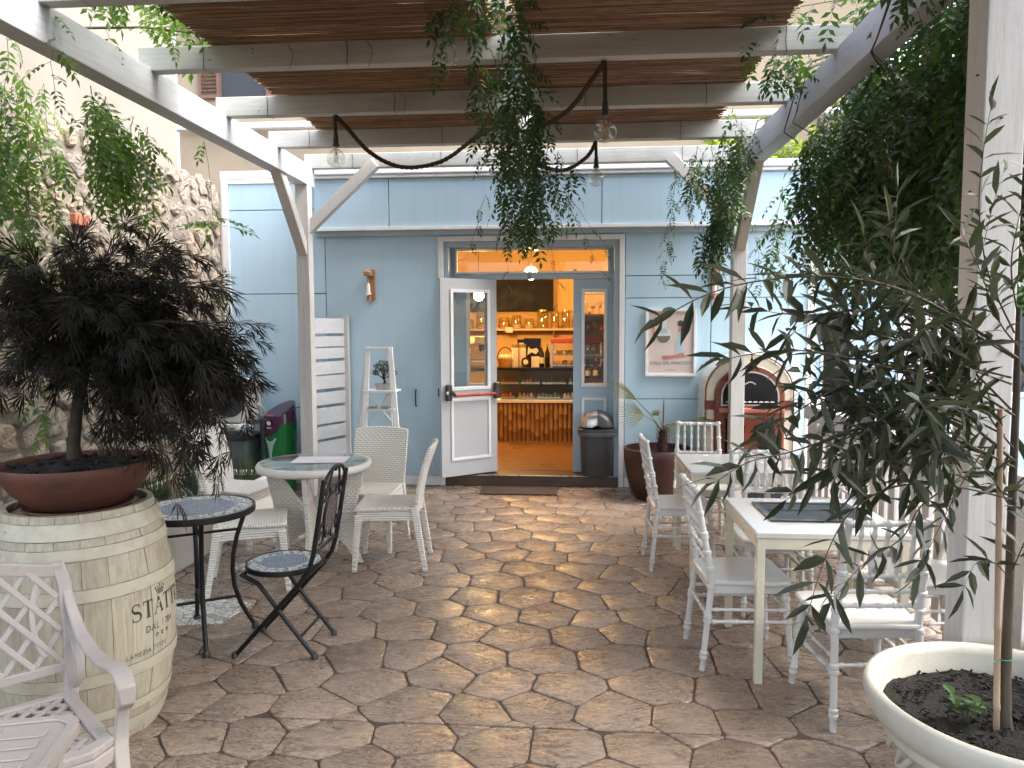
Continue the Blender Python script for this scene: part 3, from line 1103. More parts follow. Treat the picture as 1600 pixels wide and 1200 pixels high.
# shelves of bottles seen through the right side light
rk = thing('bottle_rack', 'dark shelf rack of bottles and glasses seen through the right side light', 'rack', (0.50, FY + 2.45, IF))
fm = MB()
for xx in (-0.45, 0.53):
    fm.box(xx - 0.02, xx + 0.02, -0.16, 0.16, 0, 2.35)
fm.box(-0.43, 0.51, 0.145, 0.16, 0, 1.75)
fm.build('rack_frame', m_bbrown, rk)
for k, zz in enumerate((0.85, 1.15, 1.42, 1.72, 2.02)):
    MB().box(-0.43, 0.51, -0.15, 0.14, zz, zz + 0.022).build('shelf_board', m_bbrown if k < 4 else m_shelf, rk)
rg = random.Random(4)
for k, zz in enumerate((0.872, 1.172, 1.442, 1.742, 2.042)):
    xx = -0.38
    kk = 0
    while xx < 0.48:
        if k in (0, 4):
            bottle(0.50 + xx, FY + 2.45 - 0.03, IF + zz, rg.uniform(0.25, 0.30), 0.036, rg.choice((m_bgreen, m_bbrown)), rg.choice((m_paper, m_black)), 'dark bottle, %s from the left on the %s shelf of the cafe rack' % (ORD[kk], 'lowest' if k == 0 else 'top'), 'bottles on the cafe rack', rg.choice((m_gold, m_black)))
            xx += 0.105
            kk += 1
        else:
            g = thing('wine_glass', 'stemmed glass, %s from the left on the %s shelf of the cafe rack' % (ORD[kk], ORD[k] + ' lowest'), 'glass', (0.50 + xx, FY + 2.40 + rg.uniform(-0.05, 0.05), IF + zz), 0, 'glasses on the cafe rack')
            h = rg.uniform(0.15, 0.21)
            MB().lathe([(0, 0.004), (0.034, 0.003), (0.006, 0.012), (0.005, h * 0.45), (0.03, h * 0.6), (0.036, h * 0.8), (0.03, h)], 12).build('glass_bowl', m_clear, g, smooth=60)
            if rg.random() < 0.55:
                MB().lathe([(0.0, h * 0.48), (0.026, h * 0.58), (0.032, h * 0.74), (0, h * 0.74)], 10).build('drink', rg.choice(m_foods[:3] + [m_gold]), g, smooth=60)
            xx += rg.uniform(0.075, 0.10)
            kk += 1
# espresso machine and grinder seen through the left glass
bc = thing('back_bar', 'low back bar unit under the coffee machine inside the cafe', 'counter', (-1.72, FY + 3.2, IF))
MB().box(-0.75, 0.55, -0.3, 0.3, 0, 0.95).build('unit', m_shelf, bc, bevel=0.005)
MB().box(-0.77, 0.57, -0.32, 0.32, 0.951, 0.985).build('worktop', m_black, bc, bevel=0.004)
em = thing('coffee_machine', 'steel coffee machine on the back bar seen through the door glass', 'coffee machine', (-1.45, FY + 3.2, IF + 0.986))
MB().box(-0.32, 0.32, -0.22, 0.24, 0.02, 0.10).box(-0.32, 0.32, 0.0, 0.24, 0.10, 0.42).box(-0.33, 0.33, -0.2, 0.25, 0.34, 0.46).build('machine_body', m_steel, em, bevel=0.012)
for xx in (-0.16, 0.14):
    hd = MB().lathe([(0, 0), (0.045, 0), (0.045, 0.07), (0, 0.07)], 16, (xx, -0.1, 0.26)).build('group_head', m_dark, em, smooth=50)
    MB().tube([(xx, -0.12, 0.27), (xx, -0.27, 0.25)], 0.014, 8).build('handle', m_black, hd, smooth=50)
MB().lathe([(0, -0.012), (0.05, -0.012), (0.05, 0.012), (0, 0.012)], 18).build('dial', m_paper, em, smooth=50).matrix_local = Matrix.Translation((0.0, -0.205, 0.40)) @ Matrix.Rotation(R(90), 4, 'X')
gd = thing('coffee_grinder', 'dark coffee grinder left of the coffee machine', 'grinder', (-1.98, FY + 3.2, IF + 0.986))
MB().box(-0.09, 0.09, -0.12, 0.12, 0, 0.32).build('grinder_body', m_dark, gd, bevel=0.015)
MB().lathe([(0.03, 0.321), (0.09, 0.50), (0.09, 0.54), (0, 0.56)], 16).build('hopper', m_bbrown, gd, smooth=50)
# lamps that are on inside
m_bulb_on = emitmat('lit_lamp', (1.0, 0.62, 0.26), 45.0)


def lit_lamp(name, label, p, r, watts, size=0.08, cord=True):
    t = thing(name, label, 'lamp', p)
    MB().lathe([(0.0, -r)] + [(r * math.cos(a), r * math.sin(a)) for a in np.linspace(-1.2, 1.2, 9)] + [(0, r)], 16).build('lit_globe', m_bulb_on, t, smooth=180)
    if cord:
        MB().tube([(0, 0, r), (0, 0, 2.995 - p[2])], 0.006, 6).build('cord', m_dark, t)
        MB().lathe([(0, 2.97 - p[2]), (0.05, 2.97 - p[2]), (0.05, 2.999 - p[2]), (0, 2.999 - p[2])], 14).build('ceiling_rose', m_dark, t)
    ld_ = bpy.data.lights.new('lamp_light', 'POINT')
    ld_.energy = watts
    ld_.color = (1.0, 0.56, 0.19)
    ld_.shadow_soft_size = size
    lo = bpy.data.objects.new('lamp_light', ld_)
    COL.objects.link(lo)
    lo.parent = t
    lo.location = (0, -r - size - 0.02, -0.02)
    return t


lp = Q(748, 462, 10.9)
lit_lamp('pendant_lamp', 'glowing round pendant lamp seen through the open door glass', (lp.x, lp.y, lp.z), 0.075, 19)
lp = Q(830, 427, 9.7)
lit_lamp('pendant_lamp', 'glowing round pendant lamp in front of the television', (lp.x, lp.y, lp.z), 0.085, 6)
lit_lamp('pendant_lamp', 'glowing round pendant lamp over the right end of the bar', (1.3, 11.2, 2.45), 0.075, 4)

# ------------------------------------------------------------------ pergola
pg = thing('pergola', 'white painted timber pergola with rafters and knee braces over the terrace', 'pergola', (0, 7.4, 0))
oy = -7.4
BL0, BL1, BR0, BR1 = -2.70, -2.57, 1.515, 1.645
BV = 0.005
MB().box(BL0, BL1, -2.6 + oy, 7.53 + oy, 3.09, 3.29).build('beam', m_white_y, pg, bevel=BV)  # beams and rafters behind the camera are unseen, added to shade the near end
MB().box(BR0, BR1, -2.6 + oy, 7.53 + oy, 3.09, 3.29).build('beam', m_white_y, pg, bevel=BV)
for y in (-2.4, -1.4, -0.4, 0.6, 1.60, 2.59, 3.585, 4.575, 5.585, 6.57, 7.46):
    MB().box(BL0 + 0.05, BR1 - 0.05, y + oy, y + 0.085 + oy, 3.272, 3.412).build('rafter', m_white_x, pg, bevel=BV)
PY0, PY1 = 7.31, 7.44
MB().box(BL0 + .001, BL1 - .001, PY0 + oy, PY1 + oy, 0, 3.089).build('post', m_white_z, pg, bevel=BV)
MB().box(BR0 + .001, BR1 - .001, PY0 + oy, PY1 + oy, 0, 3.089).build('post', m_white_z, pg, bevel=BV)
MB().box(1.50, 1.645, 2.95 + oy, 3.09 + oy, 0, 3.089).build('post', m_white_z, pg, bevel=BV)
MB().box(BL0, BL1, -2.2 + oy, -2.06 + oy, 0, 3.089).build('post', m_white_z, pg, bevel=BV)


def brace(a, b, wdir, w=0.095, t=0.105):
    """knee brace with plumb ends: swept box from a to b"""
    MB().strip([Vector(a), Vector(b)], w, t, wdir).build('brace', m_white_z, pg, bevel=0.004)


for bx in (BL0 + BL1, BR0 + BR1):
    brace((bx / 2, PY0 + 0.03 + oy, 2.44), (bx / 2, 6.70 + oy, 3.13), (1, 0, 0))
brace((BL1 - 0.03, 7.40 + oy, 2.67), (-1.93, 7.40 + oy + 0.06, 3.31), (0, 1, 0), 0.09)
brace((BR0 + 0.03, 7.40 + oy, 2.67), (0.93, 7.40 + oy + 0.06, 3.31), (0, 1, 0), 0.09)
nl = MB()
for (x, y, z) in [(-2.66, 7.305, 2.48), (-2.61, 7.305, 2.50), (1.56, 7.305, 2.48), (1.60, 7.305, 2.5), (1.56, 2.945, 2.45), (1.60, 2.945, 1.6), (1.497, 3.02, 2.2), (1.497, 3.02, 1.2), (1.497, 3.0, 2.62)]:
    nl.lathe([(0, -0.004), (0.006, -0.002), (0.006, 0.002), (0, 0.004)], 8, (x, y + oy, z))
nl.build('nails', m_dark, pg, kind='stuff')

ti = MB()
rg = random.Random(41)
for y in (3.585, 4.575, 5.585, 6.57, 7.46):
    for k in range(4):
        x = -2.3 + k * 1.13 + rg.uniform(-.2, .2)
        ti.tube([(x, y - 0.004 + oy, 3.412), (x + rg.uniform(-.01, .01), y - 0.005 + oy, 3.34), (x, y - 0.004 + oy, 3.268), (x + 0.01, y + 0.09 + oy, 3.268), (x, y + 0.09 + oy, 3.412)], 0.0022, 4)
    for k in range(5):
        x = rg.uniform(-2.4, 1.4)
        z = rg.uniform(3.29, 3.39)
        ti.lathe([(0, -0.003), (0.005, -0.002), (0.005, 0.002), (0, 0.003)], 6, (x, y - 0.002 + oy, z))
for k in range(3):
    x, y = rg.uniform(-1.9, -1.0), (4.575, 5.585, 4.575)[k]
    ti.tube([(x, y - 0.006 + oy, 3.40), (x + 0.04, y - 0.02 + oy, 3.35), (x + 0.03, y - 0.015 + oy, 3.30), (x + 0.01, y - 0.01 + oy, 3.25)], 0.0018, 4)
ti.build('tie_cords', m_dark, pg, kind='stuff')

# reed mats lying on the rafters
mr, nt, b, out = newmat('split_reed')
v = coords(nt, 'World', (1.2, 85, 30))
n1 = noise_(nt, v, 1.0, 2, 0.5)
n2 = noise_(nt, coords(nt, 'World', (9, 60, 9)), 1.0, 3, 0.6)
c = ramp(nt, n1, [(0.30, (0.13, 0.066, 0.033)), (0.5, (0.26, 0.145, 0.076)), (0.68, (0.44, 0.29, 0.165))])
c = mixc(nt, ramp(nt, n2, [(0.35, 0.5), (0.5, 0.0)]), c, (0.05, 0.025, 0.014))
nt.links.new(c, b.inputs['Base Color'])
b.inputs['Roughness'].default_value = 0.42
m_reed = mr
m_wire = M('rusty_wire', (0.10, 0.06, 0.04), rough=0.7)


def reed_mat(x0, x1, label, seed):
    rg = random.Random(seed)
    t = thing('reed_mat', label, 'reed mat', ((x0 + x1) / 2, 4.2, 3.414))
    mb = MB()
    cx = (x0 + x1) / 2
    y = -2.5  # reeds carried on behind the camera, added to cut the front light
    while y < 7.27:
        r = rg.uniform(0.0048, 0.0072)
        e0 = x0 + rg.uniform(-0.018, 0.022)
        e1 = x1 + rg.uniform(-0.022, 0.018)
        n = 5
        pts = []
        ph = rg.uniform(0, 9)
        for k in range(n):
            xx = e0 + (e1 - e0) * k / (n - 1)
            pts.append((xx - cx, y - 4.2 + 0.004 * math.sin(ph + 1.9 * k) + rg.uniform(-0.0015, 0.0015), r + rg.uniform(0, 0.005)))
        mb.tube(pts, r, 5)
        y += r * 1.84 + (rg.uniform(0.001, 0.006) if rg.random() < 0.05 else 0)
    # second, upper layer closes most of the daylight
    y = -2.5
    while y < 7.27:
        r = rg.uniform(0.005, 0.007)
        if rg.random() > 0.08:
            mb.tube([(x0 - cx + rg.uniform(0.0, .12), y - 4.2, r + 0.018), (x1 - cx - rg.uniform(0.0, .12), y - 4.2 + rg.uniform(-.004, .004), r + 0.018)], r, 4)
        y += r * 2.05
    mb.build('reeds', m_reed, t, smooth=60, kind='stuff')
    for k in range(5):
        xx = x0 + 0.12 + (x1 - x0 - 0.24) * k / 4 - cx
        MB().tube([(xx, yy - 4.2, 0.0125 + 0.004 * math.sin(yy * 40)) for yy in np.linspace(0.55, 7.2, 60)], 0.0012, 4).build('binding_wire', m_wire, t)


reed_mat(-2.20, -0.45, 'brown reed mat roofing the left side of the pergola', 5)
reed_mat(-0.32, 1.22, 'brown reed mat roofing the right side of the pergola', 6)

# slatted screen between left post and cafe wall
sc = thing('slat_screen', 'white horizontal slat screen between the left pergola post and cafe wall', 'screen', (-2.60, 7.45, 0))
sx0, sy0, sx1, sy1 = 0.0, 0.0, 0.19, 0.42
za, zb = 0.14, 1.80
nslat = 10
edges = [0.14, 0.335, 0.355, 0.52, 0.55, 0.68, 0.705, 0.87, 0.90, 1.03, 1.065, 1.20, 1.215, 1.345, 1.375, 1.485, 1.50, 1.605, 1.635, 1.79]
for k in range(0, len(edges), 2):
    z0, z1 = edges[k], edges[k + 1]
    MB().bar((sx0, sy0, (z0 + z1) / 2), (sx1, sy1, (z0 + z1) / 2), 0.022, z1 - z0).build('slat', m_white_y, sc, bevel=0.003)
MB().box(sx1 - 0.01, sx1 + 0.05, sy1 - 0.01, sy1 + 0.05, 0, 1.81).build('screen_post', m_white_z, sc, bevel=0.004)

# picket fence along the right side
fen = thing('picket_fence', 'white picket fence along the right side behind the chairs', 'fence', (2.03, 5.0, 0))
y = -2.9
while y < 1.6:
    MB().box(-0.012, 0.012, y, y + 0.085, 0.06, 1.0).build('picket', m_white_z, fen, bevel=0.003)
    y += 0.152
for z in (0.20, 0.80):
    MB().box(0.013, 0.05, -2.95, 1.65, z, z + 0.085).build('rail', m_white_y, fen, bevel=0.003)
MB().box(-0.045, 0.06, -2.95, 1.65, 1.002, 1.03).build('rail', m_white_y, fen, bevel=0.004)
MB().box(-0.034, -0.0125, -2.93, 1.63, 0.905, 1.0).build('rail', m_white_y, fen, bevel=0.003)
for y in (-2.98, 0.0, 1.65):
    MB().box(0.052, 0.14, y, y + 0.09, 0, 1.08).build('fence_post', m_white_z, fen, bevel=0.004)
fen2 = thing('picket_fence', 'white fence behind the olive pot right of the near pergola post', 'fence', (2.0, 2.2, 0))
for k in range(7):
    MB().box(-0.20 + k * 0.15, -0.115 + k * 0.15, -0.012, 0.012, 0.06, 1.0).build('picket', m_white_z, fen2, bevel=0.003)
for z in (0.2, 0.85):
    MB().box(-0.25, 0.95, 0.013, 0.05, z, z + 0.085).build('rail', m_white_x, fen2, bevel=0.003)

# second blue building beyond the fence
KY = 8.7
ks = thing('blue_annex', 'second pale blue building with white framed door and dark windows beyond the fence', 'building', (0, KY, 0))
MB().box(2.6, 8.2, 0.04, 3.0, 0, 2.62).build('wall_core', m_joint, ks)
for x0, x1 in ((2.62, 2.78), (3.13, 3.62), (4.22, 4.42), (4.425, 4.62), (5.10, 6.0), (6.005, 8.0)):
    for z0, z1 in ((0.0, 2.30), ):
        MB().box(x0, x1, 0.0, 0.038, z0, z1).build('wall_panel', m_blue, ks, bevel=0.002, seg=1)
for x0, x1, z0, z1 in ((2.78, 3.13, 1.85, 2.30), (3.62, 4.22, 2.17, 2.30), (4.62, 5.10, 2.15, 2.30), (4.62, 5.10, 0, 0.9)):
    MB().box(x0 + .002, x1 - .002, 0.0, 0.038, z0, z1).build('wall_panel', m_blue, ks, bevel=0.002, seg=1)
for x0, x1 in ((2.62, 4.42), (4.425, 8.0)):
    MB().box(x0, x1, -0.02, 0.038, 2.385, 2.58).build('wall_panel', m_blue, ks, bevel=0.002, seg=1)
MB().box(2.6, 8.1, -0.04, 0.038, 2.302, 2.383).build('white_band', m_trim, ks, bevel=0.004)
MB().box(2.5, 8.3, -0.25, 3.1, 2.622, 2.70).build('roof', M('grey_eaves', (0.32, 0.29, 0.26), rough=0.8), ks, bevel=0.01)
wd = MB().rectframe(2.78, 3.13, 0.12, 1.85, 0.03, -0.012, 0.03, yz).build('window', m_trim, ks, bevel=0.003)
MB().box(2.81, 3.10, 0.022, 0.03, 0.15, 1.82).build('pane', m_black, wd)
dr = MB().rectframe(3.622, 4.218, 0.0, 2.168, 0.055, -0.015, 0.036, yz).build('door', m_trim, ks, bevel=0.003)
MB().box(3.678, 4.162, 0.008, 0.038, 0.056, 2.112).build('door_leaf', M('pink_white_door', (0.66, 0.56, 0.57), (0.60, 0.50, 0.52), rough=0.4), dr, bevel=0.002)
wd = MB().rectframe(4.622, 5.098, 0.90, 2.148, 0.055, -0.015, 0.036, yz).build('window', m_trim, ks, bevel=0.003)
MB().box(4.678, 5.042, 0.02, 0.03, 0.956, 2.092).build('pane', M('slate_glass', (0.06, 0.08, 0.10), rough=0.08, bump=0), wd)

# ------------------------------------------------------------------ bamboo-style (turned) white chairs
m_chiav = M('white_lacquer', (0.60, 0.59, 0.565), (0.55, 0.535, 0.505), scale=9, rough=0.22, rvar=0.06, bump=0.06, lo=0.5, hi=0.85)
m_tabl = M('cream_leg_lacquer', (0.62, 0.59, 0.46), (0.58, 0.55, 0.43), scale=3, rough=0.3, bump=0.02)
m_tabw = M('white_table_lacquer', (0.60, 0.595, 0.575), (0.56, 0.55, 0.525), scale=3, rough=0.2, bump=0.02)


def turned_chair(label):
    t = thing('turned_chair', label, 'chair')
    MB().lathe([(0.0, 0.43), (0.17, 0.43)], 8)
    st = MB()
    poly = [(-0.205, 0.20), (-0.15, 0.215), (0.15, 0.215), (0.205, 0.20), (0.215, 0.10), (0.185, -0.19), (0.15, -0.205), (-0.15, -0.205), (-0.185, -0.19), (-0.215, 0.10)]
    st.prism(poly, 0.428, 0.452, lambda u, v, d: (u, v, d))
    st.build('seat', m_chiav, t, bevel=0.008, smooth=40)
    ap = MB()
    ap.rectframe(-0.185, 0.185, -0.185, 0.19, 0.02, 0.385, 0.427, lambda u, v, d: (u, v, d))
    ap.build('seat_frame', m_chiav, t, bevel=0.004)
    for s in (-1, 1):
        MB().turned((s * 0.205, 0.215, 0), (s * 0.175, 0.18, 0.40), 0.0135, (0.14, 0.20, 0.62, 0.68, 0.9), 10, 0.018).build('leg', m_chiav, t, smooth=50)
        bp = MB()
        bp.turned((s * 0.19, -0.225, 0), (s * 0.175, -0.178, 0.45), 0.0145, (0.14, 0.19, 0.55, 0.6, 0.93), 10, 0.0175)
        bp.turned((s * 0.175, -0.178, 0.449), (s * 0.162, -0.262, 0.915), 0.0175, (0.13, 0.3, 0.46, 0.5, 0.72, 0.97), 10, 0.0145)
        bp.build('back_post', m_chiav, t, smooth=50)
        MB().turned((s * 0.196, 0.205, 0.245), (s * 0.184, -0.20, 0.245), 0.0095, (0.08, 0.3, 0.35, 0.65, 0.7, 0.92), 8).build('stretcher', m_chiav, t, smooth=50)
        MB().turned((s * 0.192, 0.20, 0.305), (s * 0.182, -0.195, 0.305), 0.0085, (0.1, 0.5, 0.9), 8).build('stretcher', m_chiav, t, smooth=50)
    MB().turned((-0.19, 0.20, 0.275), (0.19, 0.20, 0.275), 0.0095, (0.08, 0.3, 0.35, 0.65, 0.7, 0.92), 8).build('stretcher', m_chiav, t, smooth=50)
    MB().turned((-0.18, -0.20, 0.275), (0.18, -0.20, 0.275), 0.0095, (0.08, 0.3, 0.35, 0.65, 0.7, 0.92), 8).build('stretcher', m_chiav, t, smooth=50)

    def by(z):
        return -0.178 - 0.084 * (z - 0.45) / 0.465
    for z in (0.895, 0.665, 0.595, 0.53):
        MB().turned((-0.166, by(z), z), (0.166, by(z), z), 0.0125 if z > 0.8 else 0.010, (0.06, 0.24, 0.29, 0.5, 0.71, 0.76, 0.94), 8).build('back_rail', m_chiav, t, smooth=50)
    for k in range(5):
        x = -0.108 + 0.054 * k
        MB().turned((x, by(0.665), 0.665), (x, by(0.893), 0.893), 0.0085, (0.2, 0.5, 0.8), 8).build('spindle', m_chiav, t, smooth=50)
    return t


PI = math.pi
c1 = turned_chair('white turned chair at the near table, left side, its back toward the doorway path')
c1.location = (0.86, 3.885, 0)
c1.rotation_euler = (0, 0, -PI / 2 + 0.06)
dup(c1, (0.77, 5.40, 0), -PI / 2 + 0.05, 'white turned chair at the left side of the far table beside the brown pot')
dup(c1, (1.27, 3.38, 0), 0.07, 'white turned chair nearest the olive pot, back toward the viewer')
dup(c1, (1.20, 4.63, 0), PI + 0.05, 'white turned chair between the two tables, facing the near table with the dark placemat')
dup(c1, (1.27, 4.98, 0), -0.06, 'white turned chair between the two tables, facing the far table')
dup(c1, (1.02, 6.02, 0), PI - 0.08, 'white turned chair behind the far table in front of the arched jukebox')
dup(c1, (1.80, 3.93, 0), PI / 2 + 0.05, 'white turned chair at the right side of the near table against the fence')
dup(c1, (1.73, 5.40, 0), PI / 2 - 0.04, 'white turned chair at the right side of the far table against the fence')


def white_table(label, x0, x1, y0, y1):
    t = thing('dining_table', label, 'table', ((x0 + x1) / 2, (y0 + y1) / 2, 0))
    a, b = (x1 - x0) / 2, (y1 - y0) / 2
    MB().box(-a, a, -b, b, 0.708, 0.735).build('tabletop', m_tabw, t, bevel=0.004)
    MB().rectframe(-a + 0.005, a - 0.005, -b + 0.005, b - 0.005, 0.02, 0.655, 0.707, lambda u, v, d: (u, v, d)).build('apron', m_tabl, t, bevel=0.003)
    for sx in (-1, 1):
        for sy in (-1, 1):
            cx, cy = sx * (a - 0.023), sy * (b - 0.023)
            MB().box(cx - 0.019, cx + 0.019, cy - 0.019, cy + 0.019, 0, 0.706).build('leg', m_tabl, t, bevel=0.004)
    return t


white_table('white square table nearest the viewer with a dark placemat, beside the olive tree', 0.865, 1.565, 3.54, 4.27)
white_table('white square table farther back near the brown palm pot and jukebox', 0.79, 1.49, 5.02, 5.74)
pmt = thing('placemat', 'dark glossy tray placemat lying on the near white table', 'placemat', (1.21, 3.94, 0.7365))
MB().box(-0.23, 0.27, -0.20, 0.20, 0, 0.005).build('mat_board', m_dark, pmt, bevel=0.002)
MB().rectframe(-0.23, 0.27, -0.20, 0.20, 0.03, 0.0055, 0.008, lambda u, v, d: (u, v, d)).build('mat_border', m_black, pmt)
MB().box(-0.19, 0.23, 0.02, 0.025, 0.0055, 0.0075).build('mat_line', m_black, pmt)

# ------------------------------------------------------------------ woven white chairs and round table
def weave(name, axes, c=(0.74, 0.71, 0.645)):
    m, nt, b, out = newmat(name)
    tc = nt.nodes.new('ShaderNodeTexCoord')
    sp = nt.nodes.new('ShaderNodeSeparateXYZ')
    nt.links.new(tc.outputs['Object'], sp.inputs[0])
    cb = nt.nodes.new('ShaderNodeCombineXYZ')
    nt.links.new(sp.outputs[axes[0]], cb.inputs[0])
    nt.links.new(sp.outputs[axes[1]], cb.inputs[1])
    u, v = sp.outputs[axes[0]], sp.outputs[axes[1]]
    # basket weave: alternate rows shifted by half a strand
    row = math_(nt, 'FLOOR', math_(nt, 'MULTIPLY', v, 62.0))
    sh = math_(nt, 'MULTIPLY', math_(nt, 'MODULO', row, 2.0), math.pi)
    wu = math_(nt, 'ABSOLUTE', math_(nt, 'SINE', math_(nt, 'ADD', math_(nt, 'MULTIPLY', u, 82.0), math_(nt, 'MULTIPLY', sh, 0.5))))
    wv = math_(nt, 'ABSOLUTE', math_(nt, 'SINE', math_(nt, 'MULTIPLY', v, 62.0 * math.pi)))
    h = math_(nt, 'MULTIPLY', math_(nt, 'POWER', wu, 0.5), math_(nt, 'POWER', wv, 0.6))
    col = mixc(nt, ramp(nt, h, [(0.1, 0.0), (0.55, 1.0)]), tuple(x * 0.68 for x in c), c)
    nt.links.new(col, b.inputs['Base Color'])
    b.inputs['Roughness'].default_value = 0.5
    bump_(nt, b, h, 1.0, 0.006)
    return m


m_wback = weave('woven_resin_back', (0, 2))
m_wseat = weave('woven_resin_seat', (0, 1))
m_wside = weave('woven_resin_side', (1, 2))


def woven_chair(label):
    t = thing('woven_chair', label, 'chair')
    # seat: slightly dished slab
    nx_, ny_ = 8, 8
    st = MB()
    vv, ff = [], []
    for layer in (0, 1):
        for j in range(ny_ + 1):
            for i in range(nx_ + 1):
                u, v = -1 + 2 * i / nx_, -1 + 2 * j / ny_
                x, y = u * (0.225 - 0.012 * (1 - v)), v * 0.22
                z = 0.452 - 0.012 * (1 - u * u) * (1 - v * v) - 0.010 * max(0, v - 0.7) if layer else 0.425
                vv.append((x, y, z))
    m = (nx_ + 1)
    N = m * (ny_ + 1)
    for j in range(ny_):
        for i in range(nx_):
            a = j * m + i
            ff.append((N + a, N + a + 1, N + a + m + 1, N + a + m))
            ff.append((a, a + m, a + m + 1, a + 1))
    bd = [i for i in range(m)] + [j * m + nx_ for j in range(1, ny_ + 1)] + [ny_ * m + i for i in range(nx_ - 1, -1, -1)] + [j * m for j in range(ny_ - 1, 0, -1)]
    for k in range(len(bd)):
        a, b = bd[k], bd[(k + 1) % len(bd)]
        ff.append((a, b, N + b, N + a))
    st.add(vv, ff)
    st.build('seat', m_wseat, t, smooth=50, bevel=0.008)
    MB().rectframe(-0.205, 0.205, -0.205, 0.205, 0.022, 0.355, 0.424, lambda u, v, d: (u, v, d)).build('apron', m_wback, t, bevel=0.006)
    # back: curved in plan and leaning
    bk = MB()
    vv, ff = [], []
    nz = 10
    for layer in (0, 1):
        for j in range(nz + 1):
            s = j / nz
            z = 0.40 + 0.47 * s
            yb = -0.205 - 0.02 * s - 0.085 * s * s
            w = 0.205 + 0.018 * math.sin(s * 2.2)
            for i in range(nx_ + 1):
                u = -1 + 2 * i / nx_
                y = yb - 0.03 * (1 - u * u) * (0.4 + 0.6 * s) + (0.013 if layer else -0.013)
                zz = z + (0.018 * (1 - u * u) if j == nz else 0)
                vv.append((u * w, y, zz))
    N = m * (nz + 1)
    for j in range(nz):
        for i in range(nx_):
            a = j * m + i
            ff.append((N + a, N + a + 1, N + a + m + 1, N + a + m))
            ff.append((a, a + m, a + m + 1, a + 1))
    bd = [i for i in range(m)] + [j * m + nx_ for j in range(1, nz + 1)] + [nz * m + i for i in range(nx_ - 1, -1, -1)] + [j * m for j in range(nz - 1, 0, -1)]
    for k in range(len(bd)):
        a, b = bd[k], bd[(k + 1) % len(bd)]
        ff.append((a, b, N + b, N + a))
    bk.add(vv, ff)
    bk.build('backrest', m_wback, t, smooth=50, bevel=0.006)
    for sx in (-1, 1):
        MB().bar((sx * 0.215, 0.225, 0), (sx * 0.196, 0.19, 0.40), 0.032, 0.032, (0, 1, 0), 0.05, 0.05).build('leg', m_wback, t, bevel=0.006)
        MB().bar((sx * 0.215, -0.27, 0), (sx * 0.190, -0.195, 0.45), 0.032, 0.032, (0, 1, 0), 0.052, 0.052).build('leg', m_wback, t, bevel=0.006)
    return t


w1 = woven_chair('white woven chair right of the round glass table, facing left toward it')
w1.location = (-1.30, 5.27, 0)
w1.rotation_euler = (0, 0, PI / 2 + 0.10)
dup(w1, (-1.56, 5.72, 0), PI - 0.06, 'white woven chair behind the round glass table in front of the ladder')
dup(w1, (-2.62, 5.72, 0), -PI / 2 - 0.18, 'white woven chair at the far left of the round glass table, by the planter')
dup(w1, (-2.10, 4.76, 0), -PI / 2 + 0.35, 'white woven chair left of the bistro chair, back partly behind the mosaic table')

rt = thing('round_table', 'round white woven table with glass top and a paper sheet, among woven chairs', 'table', (-1.83, 5.22, 0), 0.12)
rm = MB()
rm.lathe([(0.0, 0.70), (0.36, 0.70), (0.385, 0.69), (0.40, 0.70), (0.405, 0.722), (0.395, 0.742), (0.37, 0.744), (0.36, 0.738), (0, 0.738)], 56)
rm.build('tabletop', M('cream_resin', (0.66, 0.635, 0.575), (0.60, 0.575, 0.52), rough=0.45, bump=0.3, bscale=140), rt, smooth=60)
MB().lathe([(0, 0.7395), (0.375, 0.7395), (0.38, 0.7425), (0.375, 0.7455), (0, 0.7455)], 56).build('glass_top', glassmat('table_glass', (0.86, 0.92, 0.92), 0.015, 1.5, 2.0), rt, smooth=40)
blade = [(0.335, 0.698), (0.305, 0.55), (0.268, 0.40), (0.255, 0.30), (0.262, 0.18), (0.29, 0.06), (0.315, 0.0), (0.262, 0.0), (0.225, 0.075), (0.155, 0.17), (0.07, 0.225), (0.0, 0.235), (0.0, 0.395), (0.055, 0.42), (0.115, 0.49), (0.19, 0.60), (0.25, 0.698)]
for k in range(4):
    a = k * PI / 2
    ca, sa = math.cos(a), math.sin(a)
    MB().prism(blade, -0.017, 0.017, lambda u, v, d: ((u + 0.018) * ca - d * sa, (u + 0.018) * sa + d * ca, v)).build('leg', m_wback, rt, smooth=35, bevel=0.006)
MB().box(-0.0175, 0.0175, -0.0175, 0.0175, 0.236, 0.394).build('hub', m_wback, rt)
ps = thing('paper_sheet', 'white paper sheet lying on the round glass table', 'paper', (-1.80, 5.27, 0.7465), 0.12)
MB().box(-0.19, 0.19, -0.13, 0.13, 0, 0.0012).build('sheet', M('white_paper', (0.72, 0.71, 0.73), rough=0.6, bump=0), ps)

